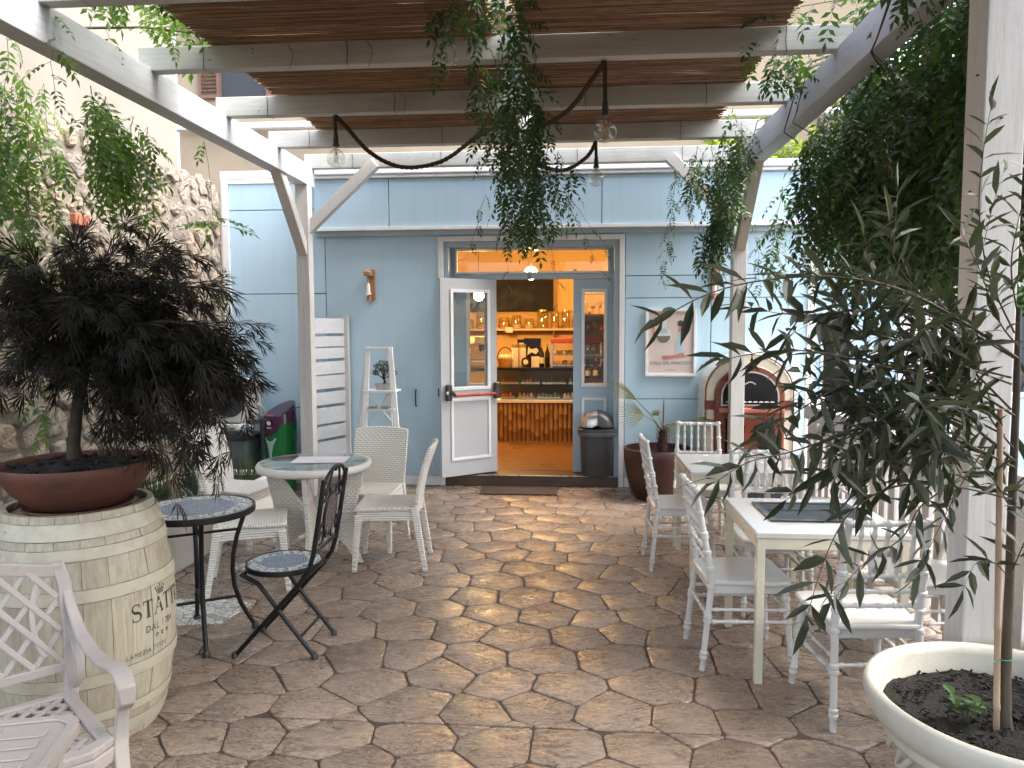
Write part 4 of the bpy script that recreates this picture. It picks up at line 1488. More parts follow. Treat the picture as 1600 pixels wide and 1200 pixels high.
# ------------------------------------------------------------------ mosaic bistro table and folding chair
def mosaic(name, rb):
    m, nt, b, out = newmat(name)
    tc = nt.nodes.new('ShaderNodeTexCoord')
    v = tc.outputs['Object']
    ln_ = nt.nodes.new('ShaderNodeVectorMath')
    ln_.operation = 'LENGTH'
    fl = nt.nodes.new('ShaderNodeVectorMath')
    fl.operation = 'MULTIPLY'
    fl.inputs[1].default_value = (1, 1, 0)
    nt.links.new(v, fl.inputs[0])
    nt.links.new(fl.outputs[0], ln_.inputs[0])
    r = ln_.outputs['Value']
    vo = node(nt, 'ShaderNodeTexVoronoi')
    vo.inputs['Scale'].default_value = 62
    nt.links.new(fl.outputs[0], vo.inputs['Vector'])
    vd = node(nt, 'ShaderNodeTexVoronoi', feature='DISTANCE_TO_EDGE')
    vd.inputs['Scale'].default_value = 62
    nt.links.new(fl.outputs[0], vd.inputs['Vector'])
    sp = nt.nodes.new('ShaderNodeSeparateColor')
    nt.links.new(vo.outputs['Color'], sp.inputs[0])
    chips = ramp(nt, sp.outputs[0], [(0.0, (0.62, 0.64, 0.62)), (0.38, (0.50, 0.54, 0.54)), (0.55, (0.30, 0.36, 0.38)), (0.72, (0.62, 0.60, 0.55)), (0.86, (0.16, 0.20, 0.24)), (1.0, (0.45, 0.42, 0.36))], 'CONSTANT')
    grout = ramp(nt, vd.outputs['Distance'], [(0.03, 0.0), (0.09, 1.0)])
    outer = mixc(nt, grout, (0.16, 0.16, 0.15), chips)
    rings = math_(nt, 'ABSOLUTE', math_(nt, 'SINE', math_(nt, 'MULTIPLY', r, 210.0)))
    inner = mixc(nt, ramp(nt, rings, [(0.22, 0.0), (0.45, 1.0)]), (0.40, 0.43, 0.45), (0.11, 0.17, 0.25))
    inner = mixc(nt, math_(nt, 'MULTIPLY', ramp(nt, sp.outputs[1], [(0.4, 0.0), (0.9, 0.7)]), 0.6), inner, (0.25, 0.33, 0.41))
    f = ramp(nt, r, [(rb - 0.004, 0.0), (rb, 1.0)])
    nt.links.new(mixc(nt, f, inner, outer), b.inputs['Base Color'])
    b.inputs['Roughness'].default_value = 0.22
    bump_(nt, b, grout, 0.25, 0.002)
    return m


m_mos_t = mosaic('mosaic_table', 0.20)
m_mos_s = mosaic('mosaic_seat', 0.125)
bt = thing('bistro_table', 'small round mosaic bistro table with black iron legs beside the barrel', 'table', (-2.03, 3.90, 0), 0.25)
MB().lathe([(0, 0.712), (0.288, 0.712), (0.288, 0.727), (0, 0.727)], 56).build('mosaic_top', m_mos_t, bt, smooth=40)
MB().lathe([(0.287, 0.695), (0.302, 0.695), (0.304, 0.712), (0.302, 0.729), (0.289, 0.729)], 56).lathe([(0, 0.70), (0.30, 0.70)], 40).build('rim', m_iron, bt, smooth=50)
for k in range(4):
    a = k * PI / 2 + 0.3
    ca, sa = math.cos(a), math.sin(a)
    pr = [(0.255, 0.695), (0.235, 0.64), (0.20, 0.54), (0.178, 0.44), (0.172, 0.35), (0.18, 0.26), (0.21, 0.16), (0.26, 0.06), (0.285, 0.012)]
    lg = MB().tube([(r * ca, r * sa, z) for r, z in pr], 0.0125, 10).build('leg', m_iron, bt, smooth=60)
    MB().lathe([(0, 0), (0.02, 0), (0.02, 0.02), (0.013, 0.035), (0, 0.035)], 12, (0.285 * ca, 0.285 * sa, 0)).build('foot_cap', m_dark, lg, smooth=50)
for k in range(2):
    a = k * PI / 2 + 0.3
    ca, sa = math.cos(a), math.sin(a)
    MB().tube([(-0.19 * ca, -0.19 * sa, 0.20 + .014 * k), (0.19 * ca, 0.19 * sa, 0.20 + .014 * k)], 0.0085, 8).build('stretcher', m_iron, bt, smooth=60)
    MB().tube([(-0.215 * ca, -0.215 * sa, 0.58 + .014 * k), (0.215 * ca, 0.215 * sa, 0.58 + .014 * k)], 0.0075, 8).build('stretcher', m_iron, bt, smooth=60)

bc = thing('bistro_chair', 'black iron folding bistro chair with blue mosaic seat and scrolled back', 'chair', (-1.52, 3.83, 0), PI / 2 - 0.02)
MB().lathe([(0, 0.448), (0.188, 0.448), (0.188, 0.461), (0, 0.461)], 44).build('mosaic_seat', m_mos_s, bc, smooth=40)
MB().lathe([(0.187, 0.436), (0.198, 0.436), (0.2, 0.45), (0.198, 0.463), (0.189, 0.463)], 44).lathe([(0, 0.44), (0.19, 0.44)], 32).build('seat_rim', m_iron, bc, smooth=50)
for s in (-1, 1):
    x = s * 0.175
    pts = [(x, 0.205, 0.01), (x, 0.0, 0.235), (x, -0.15, 0.40), (x, -0.20, 0.47), (x, -0.225, 0.55), (x, -0.255, 0.72), (x, -0.29, 0.935)]
    MB().tube(pts, 0.0125, 10).build('back_leg', m_iron, bc, smooth=60)
    x2 = s * 0.152
    pts = [(x2, 0.17, 0.432), (x2, 0.08, 0.385), (x2, 0.04, 0.335), (x2, -0.06, 0.20), (x2, -0.21, 0.012)]
    MB().tube(pts, 0.0115, 10).build('front_leg', m_iron, bc, smooth=60)
    fc = MB()
    for px_, py_ in ((x, 0.205), (x2, -0.21)):
        fc.lathe([(0, 0), (0.018, 0), (0.018, 0.02), (0.012, 0.03), (0, 0.03)], 10, (px_, py_, 0))
    fc.build('foot_caps', m_dark, bc, smooth=50)


def bky(z):
    return -0.225 - 0.065 * (z - 0.55) / 0.385


def backpt(x, z):
    return (x, bky(z), z)


sb = MB()
sb.tube([(-0.152, -0.13, 0.105), (0.152, -0.13, 0.105)], 0.008, 8)
sb.tube([(-0.175, -0.17, 0.425), (0.175, -0.17, 0.425)], 0.009, 8)
sb.tube([(-0.152, 0.165, 0.428), (0.152, 0.165, 0.428)], 0.009, 8)
sb.build('cross_bar', m_iron, bc, smooth=60)
ar = MB()
ar.tube([backpt(0.175 * math.cos(a), 0.86 + 0.12 * math.sin(a)) for a in np.linspace(0, PI, 17)], 0.009, 8)
ar.build('back_arch', m_iron, bc, smooth=60)
MB().tube([backpt(-0.17, 0.56), backpt(0.17, 0.56)], 0.008, 8).build('back_bar', m_iron, bc, smooth=60)
scr = MB()
for s in (-1, 1):
    scr.tube([backpt(s * (0.02 + 0.13 * t), 0.60 + 0.10 * math.sin(t * 2.9)) for t in np.linspace(0, 1, 10)], 0.006, 6)
    scr.tube([backpt(s * (0.155 - 0.15 * t), 0.83 + 0.12 * t - 0.05 * math.sin(t * 6.2)) for t in np.linspace(0, 1, 12)], 0.006, 6)
    scr.tube([backpt(s * (0.085 + 0.04 * math.cos(a)), 0.845 + 0.04 * math.sin(a)) for a in np.linspace(0, 5.2, 14)], 0.0055, 6)
    scr.tube([backpt(s * 0.11, 0.64), backpt(s * 0.165, 0.70)], 0.006, 6)
    scr.tube([backpt(s * (0.09 + 0.035 * math.cos(a)), 0.615 + 0.035 * math.sin(a)) for a in np.linspace(0, 5.2, 14)], 0.0055, 6)
scr.build('scrollwork', m_iron, bc, smooth=60)
md = MB()
ring_ = [(0.085 * math.cos(a), 0.73 + 0.105 * math.sin(a)) for a in np.linspace(0, 2 * PI, 28, endpoint=False)]
md.prism(ring_, -0.006, 0.006, lambda u, v, d: (u, bky(v) + d, v))
md.build('back_medallion', M('dark_mosaic', (0.035, 0.03, 0.035), (0.10, 0.09, 0.10), scale=70, rough=0.3), bc, smooth=40)
MB().tube([backpt(0.088 * math.cos(a), 0.73 + 0.108 * math.sin(a)) for a in np.linspace(0, 2 * PI, 28, endpoint=False)], 0.008, 8, closed=True).build('medallion_rim', m_iron, bc, smooth=60)

# ------------------------------------------------------------------ wine barrel
BX, BY, BH = -2.09, 3.02, 0.965
brl = thing('wine_barrel', 'old cream painted wine barrel with dark lettering carrying the maple bowl', 'barrel', (BX, BY, 0))


def brad(z):
    return 0.362 - 0.078 * ((z - BH / 2) / (BH / 2)) ** 2


m_stave, nt, b, out = newmat('cream_painted_staves')
oi = nt.nodes.new('ShaderNodeObjectInfo')
v = coords(nt, 'Object', (16, 16, 1.0))
g = noise_(nt, v, 3, 6, 0.7, 0.5)
d = noise_(nt, coords(nt, 'Object'), 3.5, 5, 0.65)
c = mixc(nt, ramp(nt, g, [(0.42, 0.0), (0.72, 0.75)]), (0.47, 0.435, 0.335), (0.27, 0.235, 0.165))
c = mixc(nt, ramp(nt, d, [(0.46, 0.0), (0.70, 0.65)]), c, (0.27, 0.225, 0.16))
c = mixc(nt, 1.0, c, ramp(nt, oi.outputs['Random'], [(0, (0.88, 0.88, 0.86)), (1, (1.05, 1.04, 1.02))]), 'MULTIPLY')
nt.links.new(c, b.inputs['Base Color'])
b.inputs['Roughness'].default_value = 0.6
bump_(nt, b, g, 0.5, 0.006)
m_hoop = M('cream_painted_hoop', (0.47, 0.44, 0.345), (0.31, 0.27, 0.20), scale=9, rough=0.45, lo=0.45, hi=0.8, bump=0.3, bscale=30, bdist=0.006)
rg = random.Random(2)
NST = 22
a = 0.0
angs = []
ws = [rg.uniform(0.8, 1.25) for _ in range(NST)]
tot = sum(ws)
for w in ws:
    da = 2 * PI * w / tot
    mb = MB()
    vv, ff = [], []
    nz, na = 14, 4
    off = rg.uniform(-0.002, 0.002)
    for lay in (0, 1):
        for i in range(nz + 1):
            z = BH * i / nz
            for k in range(na + 1):
                aa = a + 0.0026 + (da - 0.0052) * k / na
                rr = brad(z) + off - (0.0 if lay == 0 else 0.022)
                vv.append((rr * math.cos(aa), rr * math.sin(aa), z))
    m = na + 1
    N = m * (nz + 1)
    for i in range(nz):
        for k in range(na):
            q = i * m + k
            ff.append((q, q + 1, q + m + 1, q + m))
            ff.append((N + q, N + q + m, N + q + m + 1, N + q + 1))
        ff.append((i * m, (i + 1) * m, N + (i + 1) * m, N + i * m))
        ff.append((i * m + na, N + i * m + na, N + (i + 1) * m + na, (i + 1) * m + na))
    for k in range(na):
        ff.append((nz * m + k, nz * m + k + 1, N + nz * m + k + 1, N + nz * m + k))
    mb.add(vv, ff)
    mb.build('stave', m_stave, brl, smooth=40)
    a += da
core = MB().lathe([(brad(z) - 0.006, z) for z in np.linspace(0.02, BH - 0.03, 14)], 40).build('stave_gap', m_dark, brl, smooth=180)
MB().lathe([(0, BH - 0.05), (0.262, BH - 0.05), (0.262, BH - 0.03), (0, BH - 0.03)], 40).build('barrel_head', m_stave, brl, smooth=30)


m_hoop_shade = M('hoop_edge_shade', (0.13, 0.10, 0.07), (0.34, 0.30, 0.22), scale=14, rough=0.9, bump=0)  # dark tone painted as the shadow gap at the hoop edges


def hoop(z0, z1):
    mb = MB()
    n = 64
    prof = []
    for z in np.linspace(z0, z1, 4):
        prof.append((brad(z) + 0.0065, z))
    prof = [(brad(z0) - 0.002, z0)] + prof + [(brad(z1) - 0.002, z1)]
    mb.lathe(prof, n)
    h = mb.build('hoop', m_hoop, brl, smooth=50, bevel=0.0)
    MB().lathe([(brad(z0 - 0.004) + 0.0035, z0 - 0.004), (brad(z0) + 0.0035, z0)], n).lathe([(brad(z1) + 0.0035, z1), (brad(z1 + 0.003) + 0.0035, z1 + 0.003)], n).build('shade_lines', m_hoop_shade, h, kind='stuff')  # thin dark rings paint the shade along both hoop edges
    rv = MB()
    for aa in (-1.95, -2.07, -2.19):
        rr = brad((z0 + z1) / 2) + 0.0045
        cx, cy = rr * math.cos(aa), rr * math.sin(aa)
        rv.tube([(cx, cy, (z0 + z1) / 2), (cx + 0.004 * math.cos(aa), cy + 0.004 * math.sin(aa), (z0 + z1) / 2)], 0.006, 8)
    rv.build('rivets', m_hoop, h, smooth=50, kind='stuff')


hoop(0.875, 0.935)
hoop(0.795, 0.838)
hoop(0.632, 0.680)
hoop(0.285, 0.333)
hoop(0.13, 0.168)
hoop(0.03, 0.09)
MB().tube([((brad(0.35) - 0.004) * math.cos(-2.62), (brad(0.35) - 0.004) * math.sin(-2.62), 0.45), ((brad(0.45) + 0.003) * math.cos(-2.62), (brad(0.45) + 0.003) * math.sin(-2.62), 0.45)], 0.022, 14).build('bung_hole', m_dark, brl, smooth=50)

# lettering wrapped on the staves
m_ink = M('worn_black_ink', (0.035, 0.03, 0.028), (0.16, 0.13, 0.10), scale=60, rough=0.7, bump=0, lo=0.5, hi=0.75)


def wrap(a0, u, z, d=0.0018):
    """u metres along the surface (to the viewer's right), z height"""
    rr = brad(z) + d
    ang = a0 + u / brad(z)
    return (rr * math.cos(ang), rr * math.sin(ang), z)


def refine(poly, step=0.006):
    out = []
    for i in range(len(poly)):
        a, b = poly[i], poly[(i + 1) % len(poly)]
        n = max(1, int(math.hypot(b[0] - a[0], b[1] - a[1]) / step))
        for k in range(n):
            out.append((a[0] + (b[0] - a[0]) * k / n, a[1] + (b[1] - a[1]) * k / n))
    return out


def text_mesh(body, size, sx=1.0, spacing=1.0):
    cu = bpy.data.curves.new('lettering', 'FONT')
    cu.body = body
    cu.size = size
    cu.space_character = spacing
    cu.resolution_u = 3
    o = bpy.data.objects.new('lettering', cu)
    COL.objects.link(o)
    bpy.context.view_layer.update()
    dg = bpy.context.evaluated_depsgraph_get()
    me = bpy.data.meshes.new_from_object(o.evaluated_get(dg))
    bpy.data.objects.remove(o)
    vs_ = [(p.co.x * sx, p.co.y) for p in me.vertices]
    fs = [tuple(p.vertices) for p in me.polygons]
    return vs_, fs


def wrapped_text(mb, body, size, a0, u0, z0, sx=1.0, spacing=1.0):
    vs_, fs = text_mesh(body, size, sx, spacing)
    mb.add([wrap(a0, u0 + x, z0 + y) for x, y in vs_], fs)
    return max(x for x, y in vs_)


def quadstrip(mb, a0, pts, w):
    """stroke of varying width through 2-d points, wrapped on the barrel"""
    n = len(pts)
    vv, ff = [], []
    for i, (x, y) in enumerate(pts):
        dx = pts[min(i + 1, n - 1)][0] - pts[max(i - 1, 0)][0]
        dy = pts[min(i + 1, n - 1)][1] - pts[max(i - 1, 0)][1]
        L = math.hypot(dx, dy) or 1
        hw = (w[i] if isinstance(w, (list, tuple)) else w) / 2
        vv.append(wrap(a0, x - dy / L * hw, y + dx / L * hw))
        vv.append(wrap(a0, x + dy / L * hw, y - dx / L * hw))
    for i in range(n - 1):
        ff.append((2 * i, 2 * i + 1, 2 * i + 3, 2 * i + 2))
    mb.add(vv, ff)


def seg(mb, a0, x0, y0, x1, y1, w):
    quadstrip(mb, a0, [(x0 + (x1 - x0) * t / 6, y0 + (y1 - y0) * t / 6) for t in range(7)], w)


def serif_word(mb, a0, word, u, z, h):
    th, tn = h * 0.15, h * 0.055
    for ch in word:
        if ch == 'S':
            pts, wd_ = [], []
            for t in np.linspace(0, 1, 22):
                ang = 0.6 + t * 3.6 if t < 0.5 else None
                if t < 0.5:
                    q = t / 0.5
                    an = R(40) + q * R(230)
                    pts.append((u + h * 0.27 + h * 0.23 * math.cos(an), z + h * 0.745 + h * 0.235 * math.sin(an)))
                else:
                    q = (t - 0.5) / 0.5
                    an = R(90) - q * R(235)
                    pts.append((u + h * 0.27 + h * 0.27 * math.cos(an), z + h * 0.26 + h * 0.25 * math.sin(an)))
                wd_.append(tn + (th * 1.15 - tn) * math.exp(-((t - 0.5) / 0.2) ** 2))
            quadstrip(mb, a0, pts, wd_)
            seg(mb, a0, u + h * 0.45, z + h * 0.99, u + h * 0.45, z + h * 0.78, tn)
            seg(mb, a0, u + h * 0.04, z + h * 0.0, u + h * 0.04, z + h * 0.24, tn)
            u += h * 0.72
        elif ch == 'T':
            seg(mb, a0, u, z + h * 0.965, u + h * 0.66, z + h * 0.965, tn * 1.3)
            seg(mb, a0, u + h * 0.33, z + h * 0.03, u + h * 0.33, z + h * 0.95, th)
            seg(mb, a0, u + h * 0.17, z + h * 0.025, u + h * 0.49, z + h * 0.025, tn)
            seg(mb, a0, u + h * 0.015, z + h * 0.98, u + h * 0.015, z + h * 0.80, tn)
            seg(mb, a0, u + h * 0.645, z + h * 0.98, u + h * 0.645, z + h * 0.80, tn)
            u += h * 0.76
        elif ch == 'A':
            seg(mb, a0, u + h * 0.08, z + h * 0.03, u + h * 0.36, z + h * 0.97, tn)
            seg(mb, a0, u + h * 0.36, z + h * 0.97, u + h * 0.66, z + h * 0.03, th)
            seg(mb, a0, u + h * 0.19, z + h * 0.35, u + h * 0.53, z + h * 0.35, tn)
            seg(mb, a0, u - h * 0.02, z + h * 0.025, u + h * 0.2, z + h * 0.025, tn)
            seg(mb, a0, u + h * 0.52, z + h * 0.025, u + h * 0.80, z + h * 0.025, tn)
            u += h * 0.84
        elif ch == 'I':
            seg(mb, a0, u + h * 0.14, z + h * 0.03, u + h * 0.14, z + h * 0.97, th)
            seg(mb, a0, u, z + h * 0.025, u + h * 0.28, z + h * 0.025, tn)
            seg(mb, a0, u, z + h * 0.975, u + h * 0.28, z + h * 0.975, tn)
            u += h * 0.36
    return u


lt = MB()
# where the first letter sits: photo pixel (198, 950)
pS = Q(201, 955, BY - 0.20)
A0 = math.atan2(pS.y - BY, pS.x - BX) + 0.06
serif_word(lt, A0, 'STATTI', 0.0, 0.505, 0.072)
wrapped_text(lt, 'DAL 1784', 0.042, A0, 0.058, 0.442, 0.85, 1.15)
for k in range(3):
    quadstrip(lt, A0, [(0.118 + 0.032 * k + 0.0055 * math.cos(q), 0.415 + 0.0055 * math.sin(q)) for q in np.linspace(0, 2 * PI, 12)], 0.0075)
wrapped_text(lt, 'LAMEZIA TERME', 0.030, A0, -0.03, 0.355, 0.8, 1.25)
wrapped_text(lt, 'ITALY', 0.026, A0, 0.115, 0.325, 0.8, 1.2)
cx = 0.148
seg(lt, A0, cx - 0.020, 0.586, cx + 0.020, 0.586, 0.004)
seg(lt, A0, cx - 0.020, 0.592, cx + 0.020, 0.592, 0.004)
for k, dx in enumerate((-0.027, -0.0135, 0.0, 0.0135, 0.027)):
    hgt = (0.609, 0.615, 0.619, 0.615, 0.609)[k]
    seg(lt, A0, cx + dx * 0.7, 0.594, cx + dx, hgt, 0.004)
    quadstrip(lt, A0, [(cx + dx + 0.003 * math.cos(q), hgt + 0.003 + 0.003 * math.sin(q)) for q in np.linspace(0, 2 * PI, 8)], 0.004)
for k in range(4):
    d0, d1 = (-0.027, -0.0135, 0.0, 0.0135, 0.027)[k:k + 2]
    seg(lt, A0, cx + d0, 0.608, cx + (d0 + d1) / 2 * 0.85, 0.597, 0.003)
    seg(lt, A0, cx + (d0 + d1) / 2 * 0.85, 0.597, cx + d1, 0.608, 0.003)
lo_ = lt.build('lettering', m_ink, brl)

# ------------------------------------------------------------------ leaves: shared shapes
def leaflet(mb, p, d, n, L, W, fold=0.12, droop=0.12, rows=1):
    p, d = Vector(p), Vector(d).normalized()
    s = d.cross(Vector(n)).normalized()
    n = s.cross(d).normalized()
    if rows == 1:
        c = p + d * L * 0.45 - n * L * 0.03
        l = c - s * W / 2 + n * W * fold
        r = c + s * W / 2 + n * W * fold
        t = p + d * L - n * L * droop
        mb.add([p, l, c, r, t], [(0, 2, 1), (0, 3, 2), (1, 2, 4), (2, 3, 4)])
    else:
        c1 = p + d * L * 0.28
        c2 = p + d * L * 0.65 - n * L * droop * 0.45
        t = p + d * L - n * L * droop
        a = W / 2
        mb.add([p, c1 - s * a * 0.86 + n * W * fold, c1, c1 + s * a * 0.86 + n * W * fold, c2 - s * a * 0.88 + n * W * fold, c2, c2 + s * a * 0.88 + n * W * fold, t],
               [(0, 2, 1), (0, 3, 2), (1, 2, 5, 4), (2, 3, 6, 5), (4, 5, 7), (5, 6, 7)])


def pinnate(rg, L=0.24, pairs=5, ll=0.058, lw=0.022):
    mb = MB()
    pts = []
    curve = rg.uniform(0.12, 0.35)
    for k in range(6):
        t = k / 5
        pts.append(Vector((rg.uniform(-.004, .004), L * t, -L * curve * t * t)))
    mb.tube(pts, [0.0016, 0.0014, 0.0012, 0.001, 0.0009, 0.0007], 3)
    for k in range(pairs):
        t = 0.28 + 0.62 * k / max(pairs - 1, 1)
        p = Vector((0, L * t, -L * curve * t * t))
        for s in (-1, 1):
            d = Vector((s * rg.uniform(0.75, 1.0), rg.uniform(0.25, 0.7), rg.uniform(-0.45, 0.1)))
            leaflet(mb, p, d, (rg.uniform(-.3, .3), rg.uniform(-.2, .2), 1), ll * rg.uniform(0.8, 1.15) * (0.8 + 0.4 * math.sin(t * 3)), lw * rg.uniform(0.85, 1.15), droop=rg.uniform(0.05, 0.3))
    leaflet(mb, pts[-1], (rg.uniform(-.2, .2), 1, -0.5), (0, 0, 1), ll * 1.1, lw)
    return mb


def mat_of(p, d, n=(0, 0, 1), s=1.0):
    y = Vector(d).normalized()
    z = Vector(n)
    z = z - y * z.dot(y)
    if z.length < 1e-4:
        z = Vector((1, 0, 0)) - y * y.x
    z.normalize()
    x = y.cross(z)
    m = Matrix(((x.x, y.x, z.x, p[0]), (x.y, y.y, z.y, p[1]), (x.z, y.z, z.z, p[2]), (0, 0, 0, 1)))
    return m @ Matrix.Scale(s, 4)


def rand_dir(rg):
    while True:
        v_ = Vector((rg.uniform(-1, 1), rg.uniform(-1, 1), rg.uniform(-1, 1)))
        if 0.05 < v_.length < 1:
            return v_.normalized()


def grow(parent, mats, protos, mat, maxobj=295, name='leaf', joined='foliage'):
    """mats are local to the parent; those nearest the camera become leaf objects of their own, the rest is joined"""
    if not mats:
        return
    ploc = parent.location
    cp = Vector((0, 0, CAM_H))

    def key(m):
        w = m.translation + ploc - cp
        dep = w.dot(fwd)
        sx = abs(w.dot(right)) / max(dep, 0.05)
        return w.length / m.median_scale + (50 if dep < 0.2 or sx > 0.72 else 0)
    mats = sorted(mats, key=key)
    meshes = [p.mesh(name, mat) for p in protos]
    for i, m in enumerate(mats[:maxobj]):
        put(name, meshes[i % len(meshes)], parent, m)
    rest_ = mats[maxobj:]
    if not rest_:
        return
    V_, F_, off = [], [], 0
    PV = [np.array([tuple(q) for q in p.v]) for p in protos]
    for i, m in enumerate(rest_):
        k = i % len(protos)
        A = np.array(m)
        V_.append(PV[k] @ A[:3, :3].T + A[:3, 3])
        F_ += [tuple(q + off for q in f) for f in protos[k].f]
        off += len(PV[k])
    me = bpy.data.meshes.new(joined)
    me.from_pydata(np.concatenate(V_).tolist(), [], F_)
    me.materials.append(mat)
    o = put(joined, me, parent)
    o['kind'] = 'stuff'


m_vine = leafmat('vine_leaf', (0.013, 0.030, 0.008), (0.030, 0.062, 0.014), trans=0.26, tc=(0.09, 0.20, 0.025), rough=0.42)
m_vine_l = leafmat('bright_vine_leaf', (0.030, 0.070, 0.014), (0.075, 0.14, 0.028), trans=0.45, tc=(0.20, 0.36, 0.05), rough=0.45)
m_stem = M('vine_stem', (0.10, 0.075, 0.045), (0.06, 0.05, 0.03), rough=0.8)
rg = random.Random(9)
PIN = [pinnate(rg, rg.uniform(0.17, 0.24), rg.choice((4, 4, 5, 5)), rg.uniform(0.056, 0.072), rg.uniform(0.025, 0.032)) for _ in range(7)]


def strand(rg, mats, stems, pts, step=0.055, size=1.0, spread=1.0, sag=0.5, r=0.003):
    """leaves alternate along a stem through pts"""
    pts = [Vector(p) for p in pts]
    stems.tube(pts, [r * (1 - 0.6 * i / len(pts)) for i in range(len(pts))], 4)
    acc = 0.0
    ang = rg.uniform(0, 6)
    for a, b in zip(pts, pts[1:]):
        L = (b - a).length
        d = (b - a).normalized()
        s, t, _ = frame_of(d)
        while acc < L:
            p = a + d * acc
            ang += 2.4
            out_ = (s * math.cos(ang) + t * math.sin(ang)) * spread
            dd = out_ + d * 0.35 + Vector((0, 0, -sag * rg.uniform(0.4, 1.3)))
            n = Vector((0, 0, 1)) + out_ * 0.3 + rand_dir(rg) * 0.35
            mats.append(mat_of(p, dd, n, size * rg.uniform(0.7, 1.15)))
            acc += step * rg.uniform(0.6, 1.4)
        acc -= L


def hang(rg, p, L, n=6, sway=0.10, drift=(0, 0, 0)):
    pts = [Vector(p)]
    v_ = Vector((rg.uniform(-sway, sway), rg.uniform(-sway, sway), 0))
    for k in range(1, n + 1):
        t = k / n
        pts.append(Vector(p) + v_ * t + Vector(drift) * t + Vector((rg.uniform(-.015, .015), rg.uniform(-.015, .015), -L * t)))
    return pts


def vine(name, label, base, fill, seed, group=None, mat=None, cat='vine'):
    rg = random.Random(seed)
    t = thing(name, label, cat, base, 0, group)
    mats, stems = [], MB()
    fill(rg, mats, stems, Vector(base))
    stems.build('stem', m_stem, t, smooth=60)
    grow(t, mats, PIN, mat or m_vine)
    return t


def loc_strand(rg, mats, stems, base, pts, **k):
    strand(rg, mats, stems, [Vector(p) - base for p in pts], **k)


def fill_centre(rg, mats, stems, base):
    SH = 0.13
    # through the slot between the mats and down over the rafters
    for (x, y, z, L, st) in ((-0.40, 3.9, 3.50, 0.35, .035), (-0.28, 4.15, 3.52, 0.30, .035), (-0.55, 4.2, 3.47, 0.30, .04), (-0.22, 4.45, 3.5, .25, .04),
                             (-0.45, 4.72, 3.42, 0.42, .03), (-0.25, 4.75, 3.42, 0.50, .03), (-0.35, 4.95, 3.38, 0.55, .035), (-0.15, 5.05, 3.4, 0.62, .035),
                             (-0.30, 5.35, 3.35, 0.75, .032), (-0.14, 5.45, 3.35, 0.85, .032), (-0.45, 5.4, 3.35, 0.45, .04), (-0.2, 5.75, 3.3, 0.80, .035),
                             (-0.05, 5.85, 3.3, 0.70, .035), (-0.36, 5.9, 3.25, 0.75, .035), (-0.22, 6.1, 3.2, 0.72, .035), (0.02, 6.2, 3.1, 0.6, .05), (-0.42, 6.15, 3.05, 0.65, .05),
                             (-0.12, 5.6, 3.3, 0.95, .03), (-0.30, 5.6, 3.3, 0.92, .03), (-0.24, 6.35, 3.0, 0.55, .04), (0.12, 6.0, 2.95, 0.45, .06)):
        loc_strand(rg, mats, stems, base, hang(rg, (x - SH, y, z), L, 6, 0.05), step=st * 1.15, size=0.85, sag=0.8)
    # thin whips reaching lower
    for (x, y, z, L, dx) in ((-0.55, 6.1, 2.75, 0.55, -0.18), (0.0, 6.2, 2.9, 0.60, 0.42), (-0.25, 6.0, 2.6, 0.55, 0.05), (-0.1, 6.1, 2.6, 0.7, 0.15), (-0.35, 6.05, 2.6, 0.65, -0.06), (0.1, 6.15, 2.7, 0.6, 0.3)):
        loc_strand(rg, mats, stems, base, hang(rg, (x - SH, y, z), L, 7, 0.03, (dx, 0, 0)), step=0.15, size=0.45, sag=0.6, r=0.0018)
    loc_strand(rg, mats, stems, base, [(-0.5, 2.2, 3.46), (-0.3, 3.6, 3.50), (-0.35, 5.0, 3.45), (-0.25, 5.9, 3.30)], step=0.04, size=1.0, sag=0.5, r=0.010)


vine('hanging_vine', 'leafy vine hanging through the slot in the reed roof above the doorway path', (-0.3, 5.4, 3.4), fill_centre, 31)


